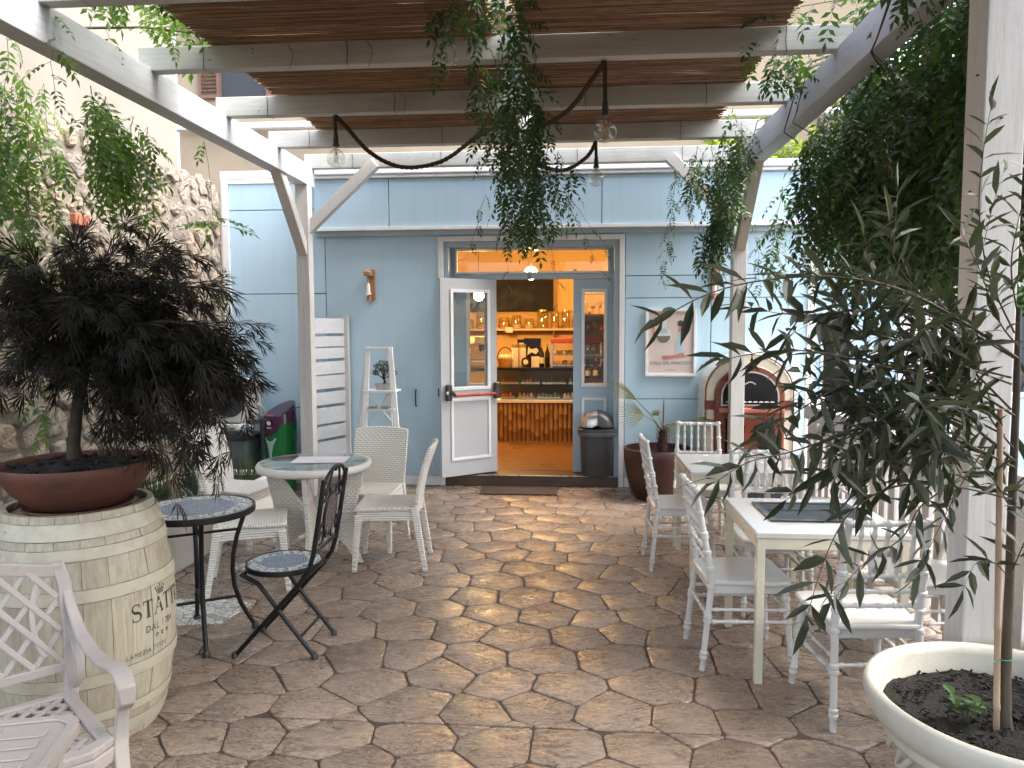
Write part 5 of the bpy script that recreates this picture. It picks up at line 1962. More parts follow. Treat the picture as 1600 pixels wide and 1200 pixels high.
def fill_right(rg, mats, stems, base):
    # curtain outside the right beam
    for k in range(265):
        y = 3.25 + 3.0 * rg.random() ** 0.9 + (rg.random() * 1.1 if rg.random() < 0.10 else 0)
        x = rg.uniform(1.72, 2.75)
        zt = rg.uniform(2.85, 3.65)
        low = 2.12 + 0.18 * math.sin(y * 2.3) + rg.uniform(-0.12, 0.25) + max(0.0, (3.9 - y)) * 0.18
        L = zt - low if rg.random() < 0.7 else rg.uniform(0.3, 0.8)
        loc_strand(rg, mats, stems, base, hang(rg, (x, y, zt), max(L, 0.25), 6, 0.10), step=0.066, size=1.1, sag=0.6)
    # canopy on top
    for k in range(60):
        x, y, z = rg.uniform(1.5, 2.9), rg.uniform(2.6, 6.0), rg.uniform(3.35, 3.75)
        e = (x + rg.uniform(-.6, .6), y + rg.uniform(-.7, .7), z + rg.uniform(-.15, .12))
        loc_strand(rg, mats, stems, base, [(x, y, z), ((x + e[0]) / 2, (y + e[1]) / 2, (z + e[2]) / 2 + 0.08), e], step=0.055, size=1.1, sag=0.4)
    # over the beam into the open strip beside the mat
    for (x, y, z, L) in ((1.38, 3.15, 3.62, 0.3), (1.42, 3.3, 3.6, 0.36), (1.33, 3.4, 3.58, 0.30), (1.45, 3.5, 3.55, 0.40), (1.30, 3.2, 3.6, 0.30), (1.40, 3.65, 3.5, 0.2),
                         (1.36, 4.95, 3.5, 0.2), (1.42, 5.2, 3.5, 0.25), (1.32, 5.15, 3.5, 0.18),
                         (1.28, 6.2, 3.35, 0.45), (1.38, 6.45, 3.35, 0.55), (1.30, 6.6, 3.30, 0.50), (1.42, 6.7, 3.3, 0.60), (1.22, 6.8, 3.3, 0.42), (1.12, 7.0, 3.3, 0.35), (1.33, 6.9, 3.25, 0.5), (1.42, 7.0, 3.2, 0.55),
                         (1.44, 7.15, 3.1, 0.65), (1.38, 7.2, 3.0, 0.65), (1.47, 7.22, 2.95, 0.5), (1.30, 7.15, 2.95, 0.45), (1.18, 7.1, 3.2, 0.35), (1.40, 7.22, 2.8, 0.55), (1.30, 7.2, 2.75, 0.45), (1.22, 7.2, 2.6, 0.35)):
        loc_strand(rg, mats, stems, base, hang(rg, (x, y, z), L, 6, 0.08), step=0.036, size=0.95, sag=0.8)
    for ph, r0, y0 in ((0.0, 0.014, 3.0), (2.2, 0.010, 3.6)):
        wp_ = []
        for q in range(60):
            tq = q / 59
            yq = y0 + (7.2 - y0) * tq
            a_ = ph + tq * 17
            wp_.append(Vector((1.58 + 0.105 * max(-1, min(1, 1.5 * math.cos(a_))), yq, 3.19 + 0.135 * max(-1, min(1, 1.5 * math.sin(a_))))) - base)
        stems.tube(wp_, r0 * 0.32, 6)
    # fine single whips with small leaves
    for (x, y, z, L, dx) in ((0.93, 7.0, 3.1, 1.0, -0.08), (1.06, 7.05, 3.2, 0.55, 0.02), (1.33, 7.15, 2.6, 0.45, -0.05), (1.62, 6.9, 2.6, 0.55, 0.05), (1.8, 6.8, 2.5, 0.5, 0.0), (2.0, 6.6, 2.4, 0.45, 0.05), (1.55, 3.6, 3.15, 0.5, 0.0), (2.6, 6.2, 2.3, 0.35, 0)):
        loc_strand(rg, mats, stems, base, hang(rg, (x, y, z), L, 8, 0.03, (dx, 0, 0)), step=0.055, size=0.55, sag=0.7, r=0.0018)


vine('climbing_vine', 'dense dark climbing vine draped over the right pergola beam like a curtain', (2.0, 5.4, 3.2), fill_right, 32)


def fill_left(rg, mats, stems, base):
    for (x, y, z, L, st) in ((-2.82, 4.35, 3.12, 0.42, .03), (-2.86, 4.55, 3.10, 0.52, .028), (-2.80, 4.75, 3.05, 0.45, .03), (-2.92, 4.65, 3.15, 0.6, .03), (-3.0, 4.9, 3.1, 0.5, .035), (-2.85, 5.0, 3.05, 0.35, .04)):
        loc_strand(rg, mats, stems, base, hang(rg, (x, y, z), L, 6, 0.10), step=st * 0.85, size=1.0, sag=0.8)
    for k in range(22):
        y = rg.uniform(3.75, 5.0)
        x = -rg.uniform(2.85, 3.55)
        zt = rg.uniform(2.7, 3.45)
        if x / y > -0.70:
            continue
        loc_strand(rg, mats, stems, base, hang(rg, (x, y, zt), rg.uniform(0.4, 1.35) if y < 4.7 else rg.uniform(.3, .7), 7, 0.10), step=0.07, size=0.95, sag=0.8, r=0.0025)
    for k in range(6):
        y = rg.uniform(3.55, 4.35)
        x = -rg.uniform(2.95, 3.4)
        loc_strand(rg, mats, stems, base, hang(rg, (x, y, rg.uniform(2.2, 3.2)), rg.uniform(0.5, 1.2), 7, 0.08), step=0.075, size=0.8, sag=0.8, r=0.0025)
    # on the roof edge between beam and mat
    for k in range(16):
        x, y = rg.uniform(-2.72, -2.1), rg.uniform(3.55, 4.75)
        z = rg.uniform(3.42, 3.62)
        e = (x + rg.uniform(-.3, .35), y + rg.uniform(-.3, .3), z + rg.uniform(-.02, .14))
        loc_strand(rg, mats, stems, base, [(x, y, z), ((x + e[0]) / 2, (y + e[1]) / 2, (z + e[2]) / 2 + 0.05), e], step=0.045, size=0.95, sag=0.25)
    loc_strand(rg, mats, stems, base, [(-2.75, 4.1, 3.35), (-2.45, 4.3, 3.42), (-2.15, 4.55, 3.46)], step=0.10, size=0.9, r=0.008)
    for (x, y, z, L, st, dx) in ((-2.60, 3.72, 3.34, 0.62, 0.10, 0.0), (-2.73, 5.55, 3.08, 1.25, 0.30, 0.10), (-2.86, 4.9, 2.85, 0.95, 0.10, 0.02), (-2.8, 4.95, 2.8, 0.8, .12, 0)):
        loc_strand(rg, mats, stems, base, hang(rg, (x, y, z), L, 8, 0.02, (dx, 0, 0)), step=st * 0.7, size=0.75, sag=0.4, r=0.002)
    for k in range(7):
        p = Vector((-2.70 + 0.015 * k, 5.55, 2.52 - 0.01 * k))
        mats.append(mat_of(p - base, (math.cos(k * 0.9), math.sin(k * 1.3) * 0.6, 0.05), (0, 0, 1), 1.1))


vine('climbing_vine', 'bright green vine trailing from the left pergola beam over the stone wall', (-2.9, 4.4, 3.1), fill_left, 33, mat=m_vine_l)

def fill_shade_vine(rg, mats, stems, base):  # vine curtain out of view, added to cut the light on near things
    for k in range(70):
        y = rg.uniform(-2.4, 2.3)
        x = rg.uniform(1.75, 2.5)
        zt = rg.uniform(3.0, 3.7)
        loc_strand(rg, mats, stems, base, hang(rg, (x, y, zt), rg.uniform(1.0, 2.6), 6, 0.10), step=0.085, size=1.35, sag=0.6)


vine('climbing_vine', 'unseen climbing vine added beside the near post to shade the terrace', (2.1, 0.2, 3.2), fill_shade_vine, 35)

# trees behind the fence and annex
def bushy(label, base, rad, n, seed, h0, mat, name='garden_tree', size=2.0):
    rg = random.Random(seed)
    t = thing(name, label, 'tree', base)
    mb = MB()
    mb.tube([(0, 0, 0), (0.05, 0.05, h0 * 0.5), (0.0, 0, h0)], [0.11, 0.09, 0.07], 9)
    for k in range(6):
        a = k * 1.1
        mb.tube([(0, 0, h0 * 0.8), (rad * 0.4 * math.cos(a), rad * 0.4 * math.sin(a), h0 + rad * 0.3), (rad * 0.8 * math.cos(a), rad * 0.8 * math.sin(a), h0 + rad * 0.7)], [0.05, 0.035, 0.012], 6)
    mb.build('trunk', m_stem, t, smooth=60)
    mats = []
    lobes = [(Vector((rg.uniform(-.6, .6), rg.uniform(-.6, .6), rg.uniform(-.35, .55))) * rad, rad * rg.uniform(0.4, 0.65)) for _ in range(9)]
    for k in range(n):
        c_, rr = rg.choice(lobes)
        d_ = rand_dir(rg)
        p = c_ + d_ * rr * rg.random() ** 0.4 + Vector((0, 0, h0 + rad * 0.5))
        mats.append(mat_of(p, d_ + Vector((0, 0, -0.4)), rand_dir(rg) + Vector((0, 0, 1)), size * rg.uniform(0.7, 1.2)))
    grow(t, mats, PIN[:4], mat, maxobj=0, joined='crown')
    return t


m_tree = leafmat('bright_tree_leaf', (0.06, 0.11, 0.015), (0.12, 0.17, 0.025), trans=0.5, tc=(0.35, 0.45, 0.05), rough=0.5)
bushy('yellow green tree rising behind the annex roof at the right', (6.2, 13.5, 0), 2.0, 1500, 3, 2.6, m_tree)
bushy('green tree behind the fence between the cafe and the annex', (3.6, 14.0, 0), 1.8, 1200, 4, 2.4, m_tree)

# ------------------------------------------------------------------ terracotta bowl and dark maple on the barrel
m_terra = M('terracotta', (0.125, 0.040, 0.020), (0.070, 0.025, 0.015), scale=5, rough=0.65, bump=0.35, bscale=50)
m_soil = M('dark_soil', (0.006, 0.005, 0.004), (0.018, 0.013, 0.010), scale=40, rough=0.95, bump=1.0, bscale=90, bdist=0.02)
bw = thing('terracotta_bowl', 'wide terracotta bowl on a saucer on top of the barrel', 'bowl', (BX, BY, BH - 0.028))
MB().lathe([(0, 0), (0.19, 0), (0.215, 0.018), (0.21, 0.024), (0.19, 0.01), (0, 0.01)], 44).build('saucer', m_terra, bw, smooth=50)
MB().lathe([(0, 0.0105), (0.15, 0.0105), (0.185, 0.03), (0.245, 0.085), (0.29, 0.155), (0.302, 0.195), (0.296, 0.203), (0.285, 0.195), (0.26, 0.12), (0, 0.10)], 56).build('bowl_body', m_terra, bw, smooth=60)
sg = MB()
vv, ff = [], []
rg = random.Random(6)
for i in range(9):
    for k in range(28):
        r = 0.276 * i / 8
        a = 2 * PI * k / 28
        vv.append((r * math.cos(a), r * math.sin(a), 0.172 + 0.035 * (1 - (i / 8) ** 2) + rg.uniform(-0.010, 0.010)))
for i in range(8):
    for k in range(28):
        ff.append((i * 28 + k, i * 28 + (k + 1) % 28, (i + 1) * 28 + (k + 1) % 28, (i + 1) * 28 + k))
sg.add(vv, ff)
for k in range(70):
    a, r = rg.uniform(0, 6.28), 0.26 * math.sqrt(rg.random())
    x, y = r * math.cos(a), r * math.sin(a)
    sg.bar((x, y, 0.20 - r * .3 * r), (x + rg.uniform(-.03, .03), y + rg.uniform(-.03, .03), 0.205 + rg.uniform(0, .015) - r * .3 * r), 0.016, 0.008)
sg.build('bark_mulch', m_soil, bw, smooth=50, kind='stuff')

MZ = BH - 0.028 + 0.19
mp = thing('dark_maple', 'dwarf weeping maple with fine dark purple leaves in the terracotta bowl', 'tree', (BX, BY, MZ))
m_maple = leafmat('maple_leaf', (0.009, 0.009, 0.006), (0.022, 0.018, 0.012), trans=0.18, tc=(0.06, 0.05, 0.025), rough=0.55, spec=0.2)
m_mapbark = M('dark_bark', (0.045, 0.035, 0.022), (0.03, 0.024, 0.018), scale=20, rough=0.9, bump=0.6)


def dissected(rg):
    mb = MB()
    mb.tube([(0, 0, 0), (0, 0.03, -0.002)], [0.0011, 0.0008], 3)
    for k, a in enumerate((-0.95, -0.58, -0.27, 0.0, 0.27, 0.58, 0.95)):
        a += rg.uniform(-.14, .14)
        L = (0.050, 0.072, 0.092, 0.105, 0.092, 0.072, 0.050)[k] * rg.uniform(0.8, 1.2)
        d = Vector((math.sin(a), math.cos(a), rg.uniform(-0.5, 0.05)))
        leaflet(mb, (0, 0.03, -0.002), d, (0, 0, 1), L, 0.0068, 0.1, rg.uniform(0.1, 0.4))
        if k in (2, 3, 4):
            mid = Vector((0, 0.03, -0.002)) + d.normalized() * L * 0.45
            for s in (-1, 1):
                d2 = d + Vector((math.cos(a), -math.sin(a), 0)) * s * 0.55 + Vector((0, 0, -.15))
                leaflet(mb, mid, d2, (0, 0, 1), L * 0.40, 0.0045, 0.1, 0.2)
    return mb


rg = random.Random(14)
DIS = [dissected(rg) for _ in range(6)]
mats = []
stem = MB()
stem.tube([(-0.01, 0, -0.06), (-0.015, 0.0, 0.08), (0.0, 0.01, 0.22), (0.035, 0.0, 0.34), (0.06, 0.01, 0.46)], [0.036, 0.027, 0.024, 0.024, 0.022], 10)
# arching sprays: rise from the trunk head, then weep
sprays = []
head = Vector((0.06, 0.01, 0.46))
for k in range(205):
    q = rg.random()
    if q < 0.56:
        d_ = rand_dir(rg) * rg.random() ** 0.4
        tip = Vector((0.13 + d_.x * 0.70, d_.y * 0.45, 0.67 + d_.z * 0.36 - 0.10 * abs(d_.x)))
        mid = Vector((0.10 + d_.x * 0.42, d_.y * 0.28, max(tip.z + rg.uniform(0.0, 0.16), 0.55)))
    elif q < 0.93:
        tip = Vector((rg.uniform(0.14, 0.72), rg.uniform(-0.28, 0.28), rg.uniform(-0.15, 0.42)))
        tip.z = max(tip.z, 0.34 - tip.x * 0.75)
        tip.x -= 0.18 * max(0, 0.1 - tip.z)
        mid = Vector((tip.x * rg.uniform(0.75, 0.95), tip.y * 0.8, rg.uniform(0.60, 0.82)))
    else:
        tip = Vector((rg.uniform(0.66, 0.86), rg.uniform(-0.15, 0.2), rg.uniform(0.30, 0.52)))
        mid = Vector((tip.x * 0.65, tip.y * 0.6, tip.z + rg.uniform(0.16, 0.26)))
    p0 = head + Vector((rg.uniform(-.03, .03), rg.uniform(-.03, .03), rg.uniform(-0.06, 0.06)))
    pts = []
    for i in range(9):
        t = i / 8
        pts.append(p0 * (1 - t) ** 2 + mid * 2 * t * (1 - t) + tip * t * t)
    sprays.append(pts)
for k, pts in enumerate(sprays):
    stem.tube(pts, [0.005 - 0.0005 * i for i in range(9)], 4)
    for i in range(2, 8):
        for q in range(2):
            p = pts[i].lerp(pts[i + 1], rg.random())
            d = (pts[i + 1] - pts[i]).normalized()
            s, t, _ = frame_of(d)
            a = rg.uniform(0, 6.28)
            dd = d * 1.0 + (s * math.cos(a) + t * math.sin(a)) * 0.55 + Vector((0.15, 0, -0.35))
            mats.append(mat_of(p, dd, Vector((0, 0, 1)) + rand_dir(rg) * 0.9, rg.uniform(0.85, 1.35)))
stem.build('trunk', m_mapbark, mp, smooth=60)
grow(mp, mats, DIS, m_maple)

# ------------------------------------------------------------------ cast metal garden armchair in the corner
m_cast = M('pinkish_white_metal', (0.42, 0.38, 0.355), (0.36, 0.325, 0.305), scale=3, rough=0.33, bump=0.1, bscale=40)
pc = thing('lattice_armchair', 'pinkish white cast metal armchair with lattice back in front of the barrel', 'armchair', (-1.745, 2.10, 0), R(226))
# local: +y is the way it faces; the arm on the viewer's right is at local -x
SW, SD, SZ = 0.235, 0.225, 0.42


def bp_(u, z):
    """back plane with slight lean"""
    return (u, -SD - 0.02 - 0.16 * (z - SZ), z)


bf = MB()
for s in (-1, 1):
    bf.strip([(s * 0.25, -0.33, 0.0), (s * 0.245, -0.27, 0.2), bp_(s * 0.24, 0.42), bp_(s * 0.25, 0.62), bp_(s * 0.245, 0.80), bp_(s * 0.225, 0.875)], 0.045, 0.022, (1, 0, 0))
bf.build('back_post', m_cast, pc, bevel=0.006)
tp = MB()
tp.strip([bp_(u * 0.24, 0.868 + 0.022 * math.cos(u * 3.0)) for u in np.linspace(-1, 1, 15)], 0.022, 0.045, (0, 1, 0))
tp.strip([bp_(u * 0.235, 0.515) for u in np.linspace(-1, 1, 5)], 0.02, 0.034, (0, 1, 0))
tp.build('back_rail', m_cast, pc, bevel=0.005)


def lattice(mb, fn, u0, u1, v0, v1, n, m, wdir, w=0.02, t=0.012):
    """diagonal strips clipped to a rectangle"""
    du, dv_ = (u1 - u0) / n, (v1 - v0) / m
    for sgn in (1, -1):
        for k in range(-m, n + m):
            pts = []
            for q in range(0, 33):
                tt = q / 32
                v_ = v0 + (v1 - v0) * tt
                u_ = (u0 + du * k + tt * du * m) if sgn > 0 else (u1 - du * k - tt * du * m)
                if u0 - 1e-6 <= u_ <= u1 + 1e-6:
                    pts.append(fn(u_, v_, 0.004 * sgn))
            if len(pts) >= 4:
                mb.strip(pts[::3] + ([pts[-1]] if (len(pts) - 1) % 3 else []), t, w, wdir)


lb = MB()
lattice(lb, lambda u, v, o: (bp_(u, v)[0], bp_(u, v)[1] + o, v), -0.225, 0.225, 0.53, 0.86, 5, 3, (0, 1, 0.16), 0.019, 0.012)
for q in (-1, 1):
    lb.strip([(q * (0.19 - 0.05 * math.sin(a)), bp_(0, 0)[1] + 0 * a - 0.16 * (0.695 + 0.14 * math.cos(a)) + 0.0, 0.695 + 0.14 * math.cos(a)) for a in np.linspace(0.3, PI - 0.3, 12)], 0.013, 0.018, (0, 1, 0.16))
lb.build('back_lattice', m_cast, pc, bevel=0.003)
sf = MB()
sf.ring([(-0.24, -0.24), (0.24, -0.24), (0.27, 0.20), (0.2, 0.25), (-0.2, 0.25), (-0.27, 0.20)], [(-0.205, -0.205), (0.205, -0.205), (0.225, 0.18), (0.17, 0.205), (-0.17, 0.205), (-0.225, 0.18)], SZ - 0.012, SZ + 0.014, lambda u, v, d: (u, v, d))
sf.ring([(-0.245, -0.245), (0.245, -0.245), (0.275, 0.205), (0.2, 0.255), (-0.2, 0.255), (-0.275, 0.205)], [(-0.232, -0.232), (0.232, -0.232), (0.262, 0.195), (0.19, 0.242), (-0.19, 0.242), (-0.262, 0.195)], SZ - 0.06, SZ - 0.0125, lambda u, v, d: (u, v, d))
sf.build('seat_frame', m_cast, pc, bevel=0.005)
sl_ = MB()
lattice(sl_, lambda u, v, o: (u, v, SZ + 0.003 + o * 0.6), -0.21, 0.21, -0.21, 0.205, 6, 6, (0, 0, 1), 0.018, 0.010)
sl_.build('seat_lattice', m_cast, pc, bevel=0.002)
for s in (-1, 1):
    pts = [bp_(s * 0.25, 0.78), (s * 0.258, -0.262, 0.71), (s * 0.268, -0.20, 0.645), (s * 0.28, -0.10, 0.605), (s * 0.29, 0.02, 0.60), (s * 0.298, 0.12, 0.62), (s * 0.30, 0.195, 0.625), (s * 0.30, 0.238, 0.595), (s * 0.30, 0.238, 0.545), (s * 0.30, 0.205, 0.515), (s * 0.30, 0.170, 0.535)]
    MB().strip(pts, [0.03, 0.035, 0.042, 0.048, 0.052, 0.055, 0.055, 0.052, 0.048, 0.042, 0.035], 0.016, (1, 0, 0)).build('armrest', m_cast, pc, bevel=0.006, smooth=40)
    pts = [(s * 0.295, 0.212, 0.535), (s * 0.295, 0.185, 0.47), (s * 0.285, 0.20, 0.40), (s * 0.28, 0.235, 0.30), (s * 0.28, 0.255, 0.18), (s * 0.28, 0.262, 0.06), (s * 0.28, 0.275, 0.0)]
    MB().strip(pts, [0.035, 0.04, 0.046, 0.044, 0.04, 0.036, 0.036], 0.024, (1, 0, 0)).build('leg', m_cast, pc, bevel=0.006, smooth=40)
    pts = [(s * 0.255, -0.245, 0.62), (s * 0.262, -0.20, 0.545), (s * 0.262, -0.205, 0.48), (s * 0.25, -0.24, 0.44)]
    MB().strip(pts, 0.03, 0.014, (1, 0, 0)).build('arm_bracket', m_cast, pc, bevel=0.004, smooth=40)
# corner of a low plastic table in front of the armchair
lt_ = thing('side_table', 'pale pinkish plastic side table whose rounded corner shows at the lower left', 'side table', (-1.388, 1.475, 0), R(16))
tt_ = MB()
cor = []
for sx, sy, a0_ in ((1, 1, 0), (-1, 1, 90), (-1, -1, 180), (1, -1, 270)):
    for q in range(6):
        an = R(a0_ + 18 * q)
        cor.append((sx * 0.18 + 0.05 * math.cos(an), sy * 0.18 + 0.05 * math.sin(an)))
tt_.prism(cor, 0.695, 0.72, lambda u, v, d: (u, v, d))
tt_.ring(cor, [(u * 0.9, v * 0.9) for u, v in cor], 0.7205, 0.727, lambda u, v, d: (u, v, d))
for k in range(7):
    tt_.box(-0.17, 0.17, -0.165 + k * 0.05, -0.135 + k * 0.05, 0.7205, 0.725)
tt_.build('tabletop', m_cast, lt_, bevel=0.004)
for sx in (-1, 1):
    for sy in (-1, 1):
        MB().bar((sx * 0.20, sy * 0.20, 0), (sx * 0.17, sy * 0.17, 0.694), 0.035, 0.035, (0, 1, 0)).build('leg', m_cast, lt_, bevel=0.004)

# ------------------------------------------------------------------ white broken-mosaic inlays in the paving
mi, nt, b, out = newmat('white_mosaic_inlay')
v = coords(nt, 'World')
vo = node(nt, 'ShaderNodeTexVoronoi')
vo.inputs['Scale'].default_value = 24
nt.links.new(v, vo.inputs['Vector'])
vd = node(nt, 'ShaderNodeTexVoronoi', feature='DISTANCE_TO_EDGE')
vd.inputs['Scale'].default_value = 24
nt.links.new(v, vd.inputs['Vector'])
sp = nt.nodes.new('ShaderNodeSeparateColor')
nt.links.new(vo.outputs['Color'], sp.inputs[0])
chip = ramp(nt, sp.outputs[0], [(0, (0.62, 0.62, 0.58)), (0.5, (0.50, 0.52, 0.50)), (0.75, (0.66, 0.63, 0.56)), (0.9, (0.30, 0.33, 0.33))], 'CONSTANT')
gr = ramp(nt, vd.outputs['Distance'], [(0.03, 0.0), (0.08, 1.0)])
nt.links.new(mixc(nt, gr, (0.18, 0.15, 0.12), chip), b.inputs['Base Color'])
b.inputs['Roughness'].default_value = 0.35
for quad, lab in (([(262, 938), (362, 934), (392, 944), (345, 975), (262, 978)], 'white broken mosaic slab in the paving under the bistro table'),
                  ([(436, 826), (476, 822), (524, 823), (505, 836), (470, 842)], 'white broken mosaic slab in the paving under the round table'),
                  ([(368, 880), (420, 882), (415, 892), (366, 890)], 'small white broken mosaic slab beside the bistro chair')):
    pts = [G(px, py) for px, py in quad]
    cx = sum((p for p in pts), Vector()) / len(pts)
    o = MB().prism([(p.x - cx.x, p.y - cx.y) for p in pts], -0.008, 0.0045, lambda u, v, d: (u, v, d)).build('mosaic_slab', mi, None, bevel=0.002, loc=cx)
    tag(o, lab, 'mosaic slab')

# ------------------------------------------------------------------ items against the facade, left to right
# air conditioner on a bracket shelf
m_acw = M('off_white_casing', (0.62, 0.61, 0.57), (0.55, 0.54, 0.50), rough=0.45)
ac = thing('air_conditioner', 'off white outdoor air conditioner unit on a bracket at the foot of the stone wall', 'air conditioner', (-3.50, 7.55, 0.70))
MB().box(-0.20, 0.24, -0.15, 0.15, 0.03, 0.47).build('casing', m_acw, ac, bevel=0.015)
gl_ = MB()
for r in np.linspace(0.03, 0.17, 7):
    gl_.tube([(0.02 + r * math.cos(a), -0.158, 0.26 + r * math.sin(a)) for a in np.linspace(0, 2 * PI, 26, endpoint=False)], 0.004, 5, closed=True)
for k in range(6):
    a = k * PI / 3
    gl_.tube([(0.02, -0.162, 0.26), (0.02 + 0.18 * math.cos(a), -0.162, 0.26 + 0.18 * math.sin(a))], 0.004, 5)
gl_.build('fan_grille', m_dark, ac, smooth=60)
MB().lathe([(0, 0), (0.175, 0), (0.175, 0.006), (0, 0.006)], 30).build('fan_recess', M('dark_fan', (0.06, 0.06, 0.06), rough=0.6), ac).matrix_local = Matrix.Translation((0.02, -0.1505, 0.26)) @ Matrix.Rotation(R(90), 4, 'X')
bk_ = MB()
for x in (-0.15, 0.16):
    bk_.box(x, x + 0.035, -0.30, 0.40, -0.02, 0.028)
    bk_.bar((x + 0.017, 0.37, -0.28), (x + 0.017, -0.2, -0.025), 0.03, 0.02)
bk_.box(-0.24, 0.30, -0.27, -0.22, -0.002, 0.0275)
bk_.build('bracket', m_trim, ac, bevel=0.003)
pp = MB()
pp.tube([(0.24, 0.05, 0.2), (0.28, 0.1, 0.15), (0.29, 0.25, -0.1), (0.29, 0.33, -0.62)], 0.018, 8)
pp.build('pipe', m_acw, ac, smooth=60)
gbx = thing('grey_crate', 'grey plastic crate standing under the air conditioner', 'crate', (-3.46, 7.62, 0))
MB().box(-0.22, 0.16, -0.22, 0.22, 0, 0.55).build('crate_body', M('slate_plastic', (0.12, 0.145, 0.15), (0.09, 0.11, 0.115), rough=0.5), gbx, bevel=0.02)
MB().box(-0.235, 0.175, -0.24, 0.24, 0.551, 0.585).build('crate_lid', m_dark, gbx, bevel=0.01)
bb = thing('grey_bin', 'slim slate grey bin between the grey crate and the green cabinet', 'bin', (-3.17, 7.72, 0))
MB().lathe([(0, 0), (0.10, 0), (0.115, 0.72), (0.125, 0.73), (0.125, 0.76), (0.0, 0.77)], 24).build('bin_body', M('slate_bin', (0.11, 0.135, 0.16), rough=0.45), bb, smooth=40)

# green cabinet with purple slanted head
gm = thing('green_dispenser', 'green machine with purple slanted top and round dial beside the left pergola post', 'machine', (-3.00, 7.55, 0))
m_grn = M('glossy_green', (0.008, 0.17, 0.035), (0.006, 0.14, 0.03), scale=2, rough=0.25, bump=0)
m_pur = M('dark_purple', (0.075, 0.028, 0.06), (0.06, 0.022, 0.05), scale=2, rough=0.25, bump=0)
gw, gd_ = 0.165, 0.16


def gprof(z):
    return 0.86 + 0.14 * min(1, z / 0.3)


body = MB()
nseg = 24
prof = [(0.0, 0), (0.145, 0), (0.152, 0.25), (0.163, 0.6), (0.166, 0.72)]
body.lathe(prof, 32)
vv = []
# slanted cut at the top
bm_n = 32
rows = []
for i in range(4):
    t = i / 3
    rows.append([(0.166 * (1 - 0.08 * t) * math.cos(2 * PI * k / 32), 0.166 * (1 - 0.08 * t) * math.sin(2 * PI * k / 32), 0.72 + t * (0.14 + 0.06 * math.sin(2 * PI * k / 32) + 0.05 * math.cos(2 * PI * k / 32))) for k in range(32)])
for row in rows:
    vv += row
ff = []
for i in range(3):
    for k in range(32):
        ff.append((i * 32 + k, i * 32 + (k + 1) % 32, (i + 1) * 32 + (k + 1) % 32, (i + 1) * 32 + k))
ff.append(tuple(range(96, 128)))
body.build('machine_body', m_grn, gm, smooth=50)
MB().add(vv, ff).build('machine_head', m_pur, gm, smooth=40)


def gfront(u, z, d=0.003):
    rr = 0.146 + 0.02 * min(z, 0.72) / 0.72 + d if z < 0.72 else 0.166 + d
    a = -PI / 2 - 0.32 + u / rr
    return (rr * math.cos(a), rr * math.sin(a), z)


gv, gf = [], []
for i in range(21):
    u = -0.135 + 0.27 * i / 20
    zl = 0.72 - 0.125 * math.sqrt(max(0.0, 1 - (u / 0.135) ** 2)) + 0.35 * u * (u > 0)
    for k in range(7):
        gv.append(gfront(u, zl + (0.80 - zl) * k / 6, 0.004))
for i in range(20):
    for k in range(6):
        q_ = i * 7 + k
        gf.append((q_, q_ + 7, q_ + 8, q_ + 1))
MB().add(gv, gf).build('front_panel', m_pur, gm, smooth=60)
kn = MB()
kn.add([gfront(0.048 * math.cos(a), 0.725 + 0.045 * math.sin(a), 0.006) for a in np.linspace(0, 2 * PI, 24, endpoint=False)], [tuple(range(24))])
kn.build('dial_ring', m_black, gm)
kn = MB()
kn.add([gfront(0.028 * math.cos(a), 0.732 + 0.022 * math.sin(a), 0.012) for a in np.linspace(0, 2 * PI, 20, endpoint=False)], [tuple(range(20))])
kn.build('dial', m_trim, gm)
kn = MB()
for u, w in ((-0.02, 0.012), (0.0, 0.012), (0.02, 0.01)):
    kn.add([gfront(u - w / 2, 0.690, 0.008), gfront(u + w / 2, 0.690, 0.008), gfront(u + w / 2, 0.674, 0.008), gfront(u - w / 2, 0.674, 0.008)], [(0, 1, 2, 3)])
kn.build('buttons', m_trim, gm, kind='stuff')
mk_ = MB()
for u0 in np.linspace(-0.045, 0.05, 8):
    mk_.add([gfront(u0 - 0.005, 0.806, 0.007), gfront(u0 + 0.005, 0.806, 0.007), gfront(u0 + 0.006, 0.828, 0.007), gfront(u0 - 0.003, 0.826, 0.007)], [(0, 1, 2, 3)])
mk_.build('pink_lettering', M('pink_print', (0.60, 0.16, 0.25), rough=0.4), gm, kind='stuff')
yy = [(-0.072, 0.575), (-0.062, 0.583), (-0.035, 0.552), (0.0, 0.542), (0.035, 0.552), (0.062, 0.583), (0.072, 0.575), (0.035, 0.50), (0.016, 0.42), (0.011, 0.30), (-0.011, 0.30), (-0.016, 0.42), (-0.035, 0.50)]
L_ = yy[:3] + [yy[3]]
em_ = MB()
left = [(-0.072, 0.575), (-0.035, 0.50), (-0.016, 0.42), (-0.011, 0.30)]
vv = [gfront(u, z, 0.004) for u, z in yy]
em_.add(vv, [(0, 1, 2, 12), (2, 3, 12), (3, 4, 7), (3, 7, 12), (4, 5, 6, 7), (7, 8, 11, 12), (8, 9, 10, 11)])
em_.build('pale_emblem', M('pale_aqua', (0.40, 0.55, 0.60), rough=0.35), gm, smooth=60)
cbl = MB().tube([gfront(0.13, 0.83, 0.0), (0.20, -0.02, 0.88), (0.28, 0.1, 0.9), (0.34, 0.28, 0.86)], 0.006, 6).build('cable', m_dark, gm, smooth=60)

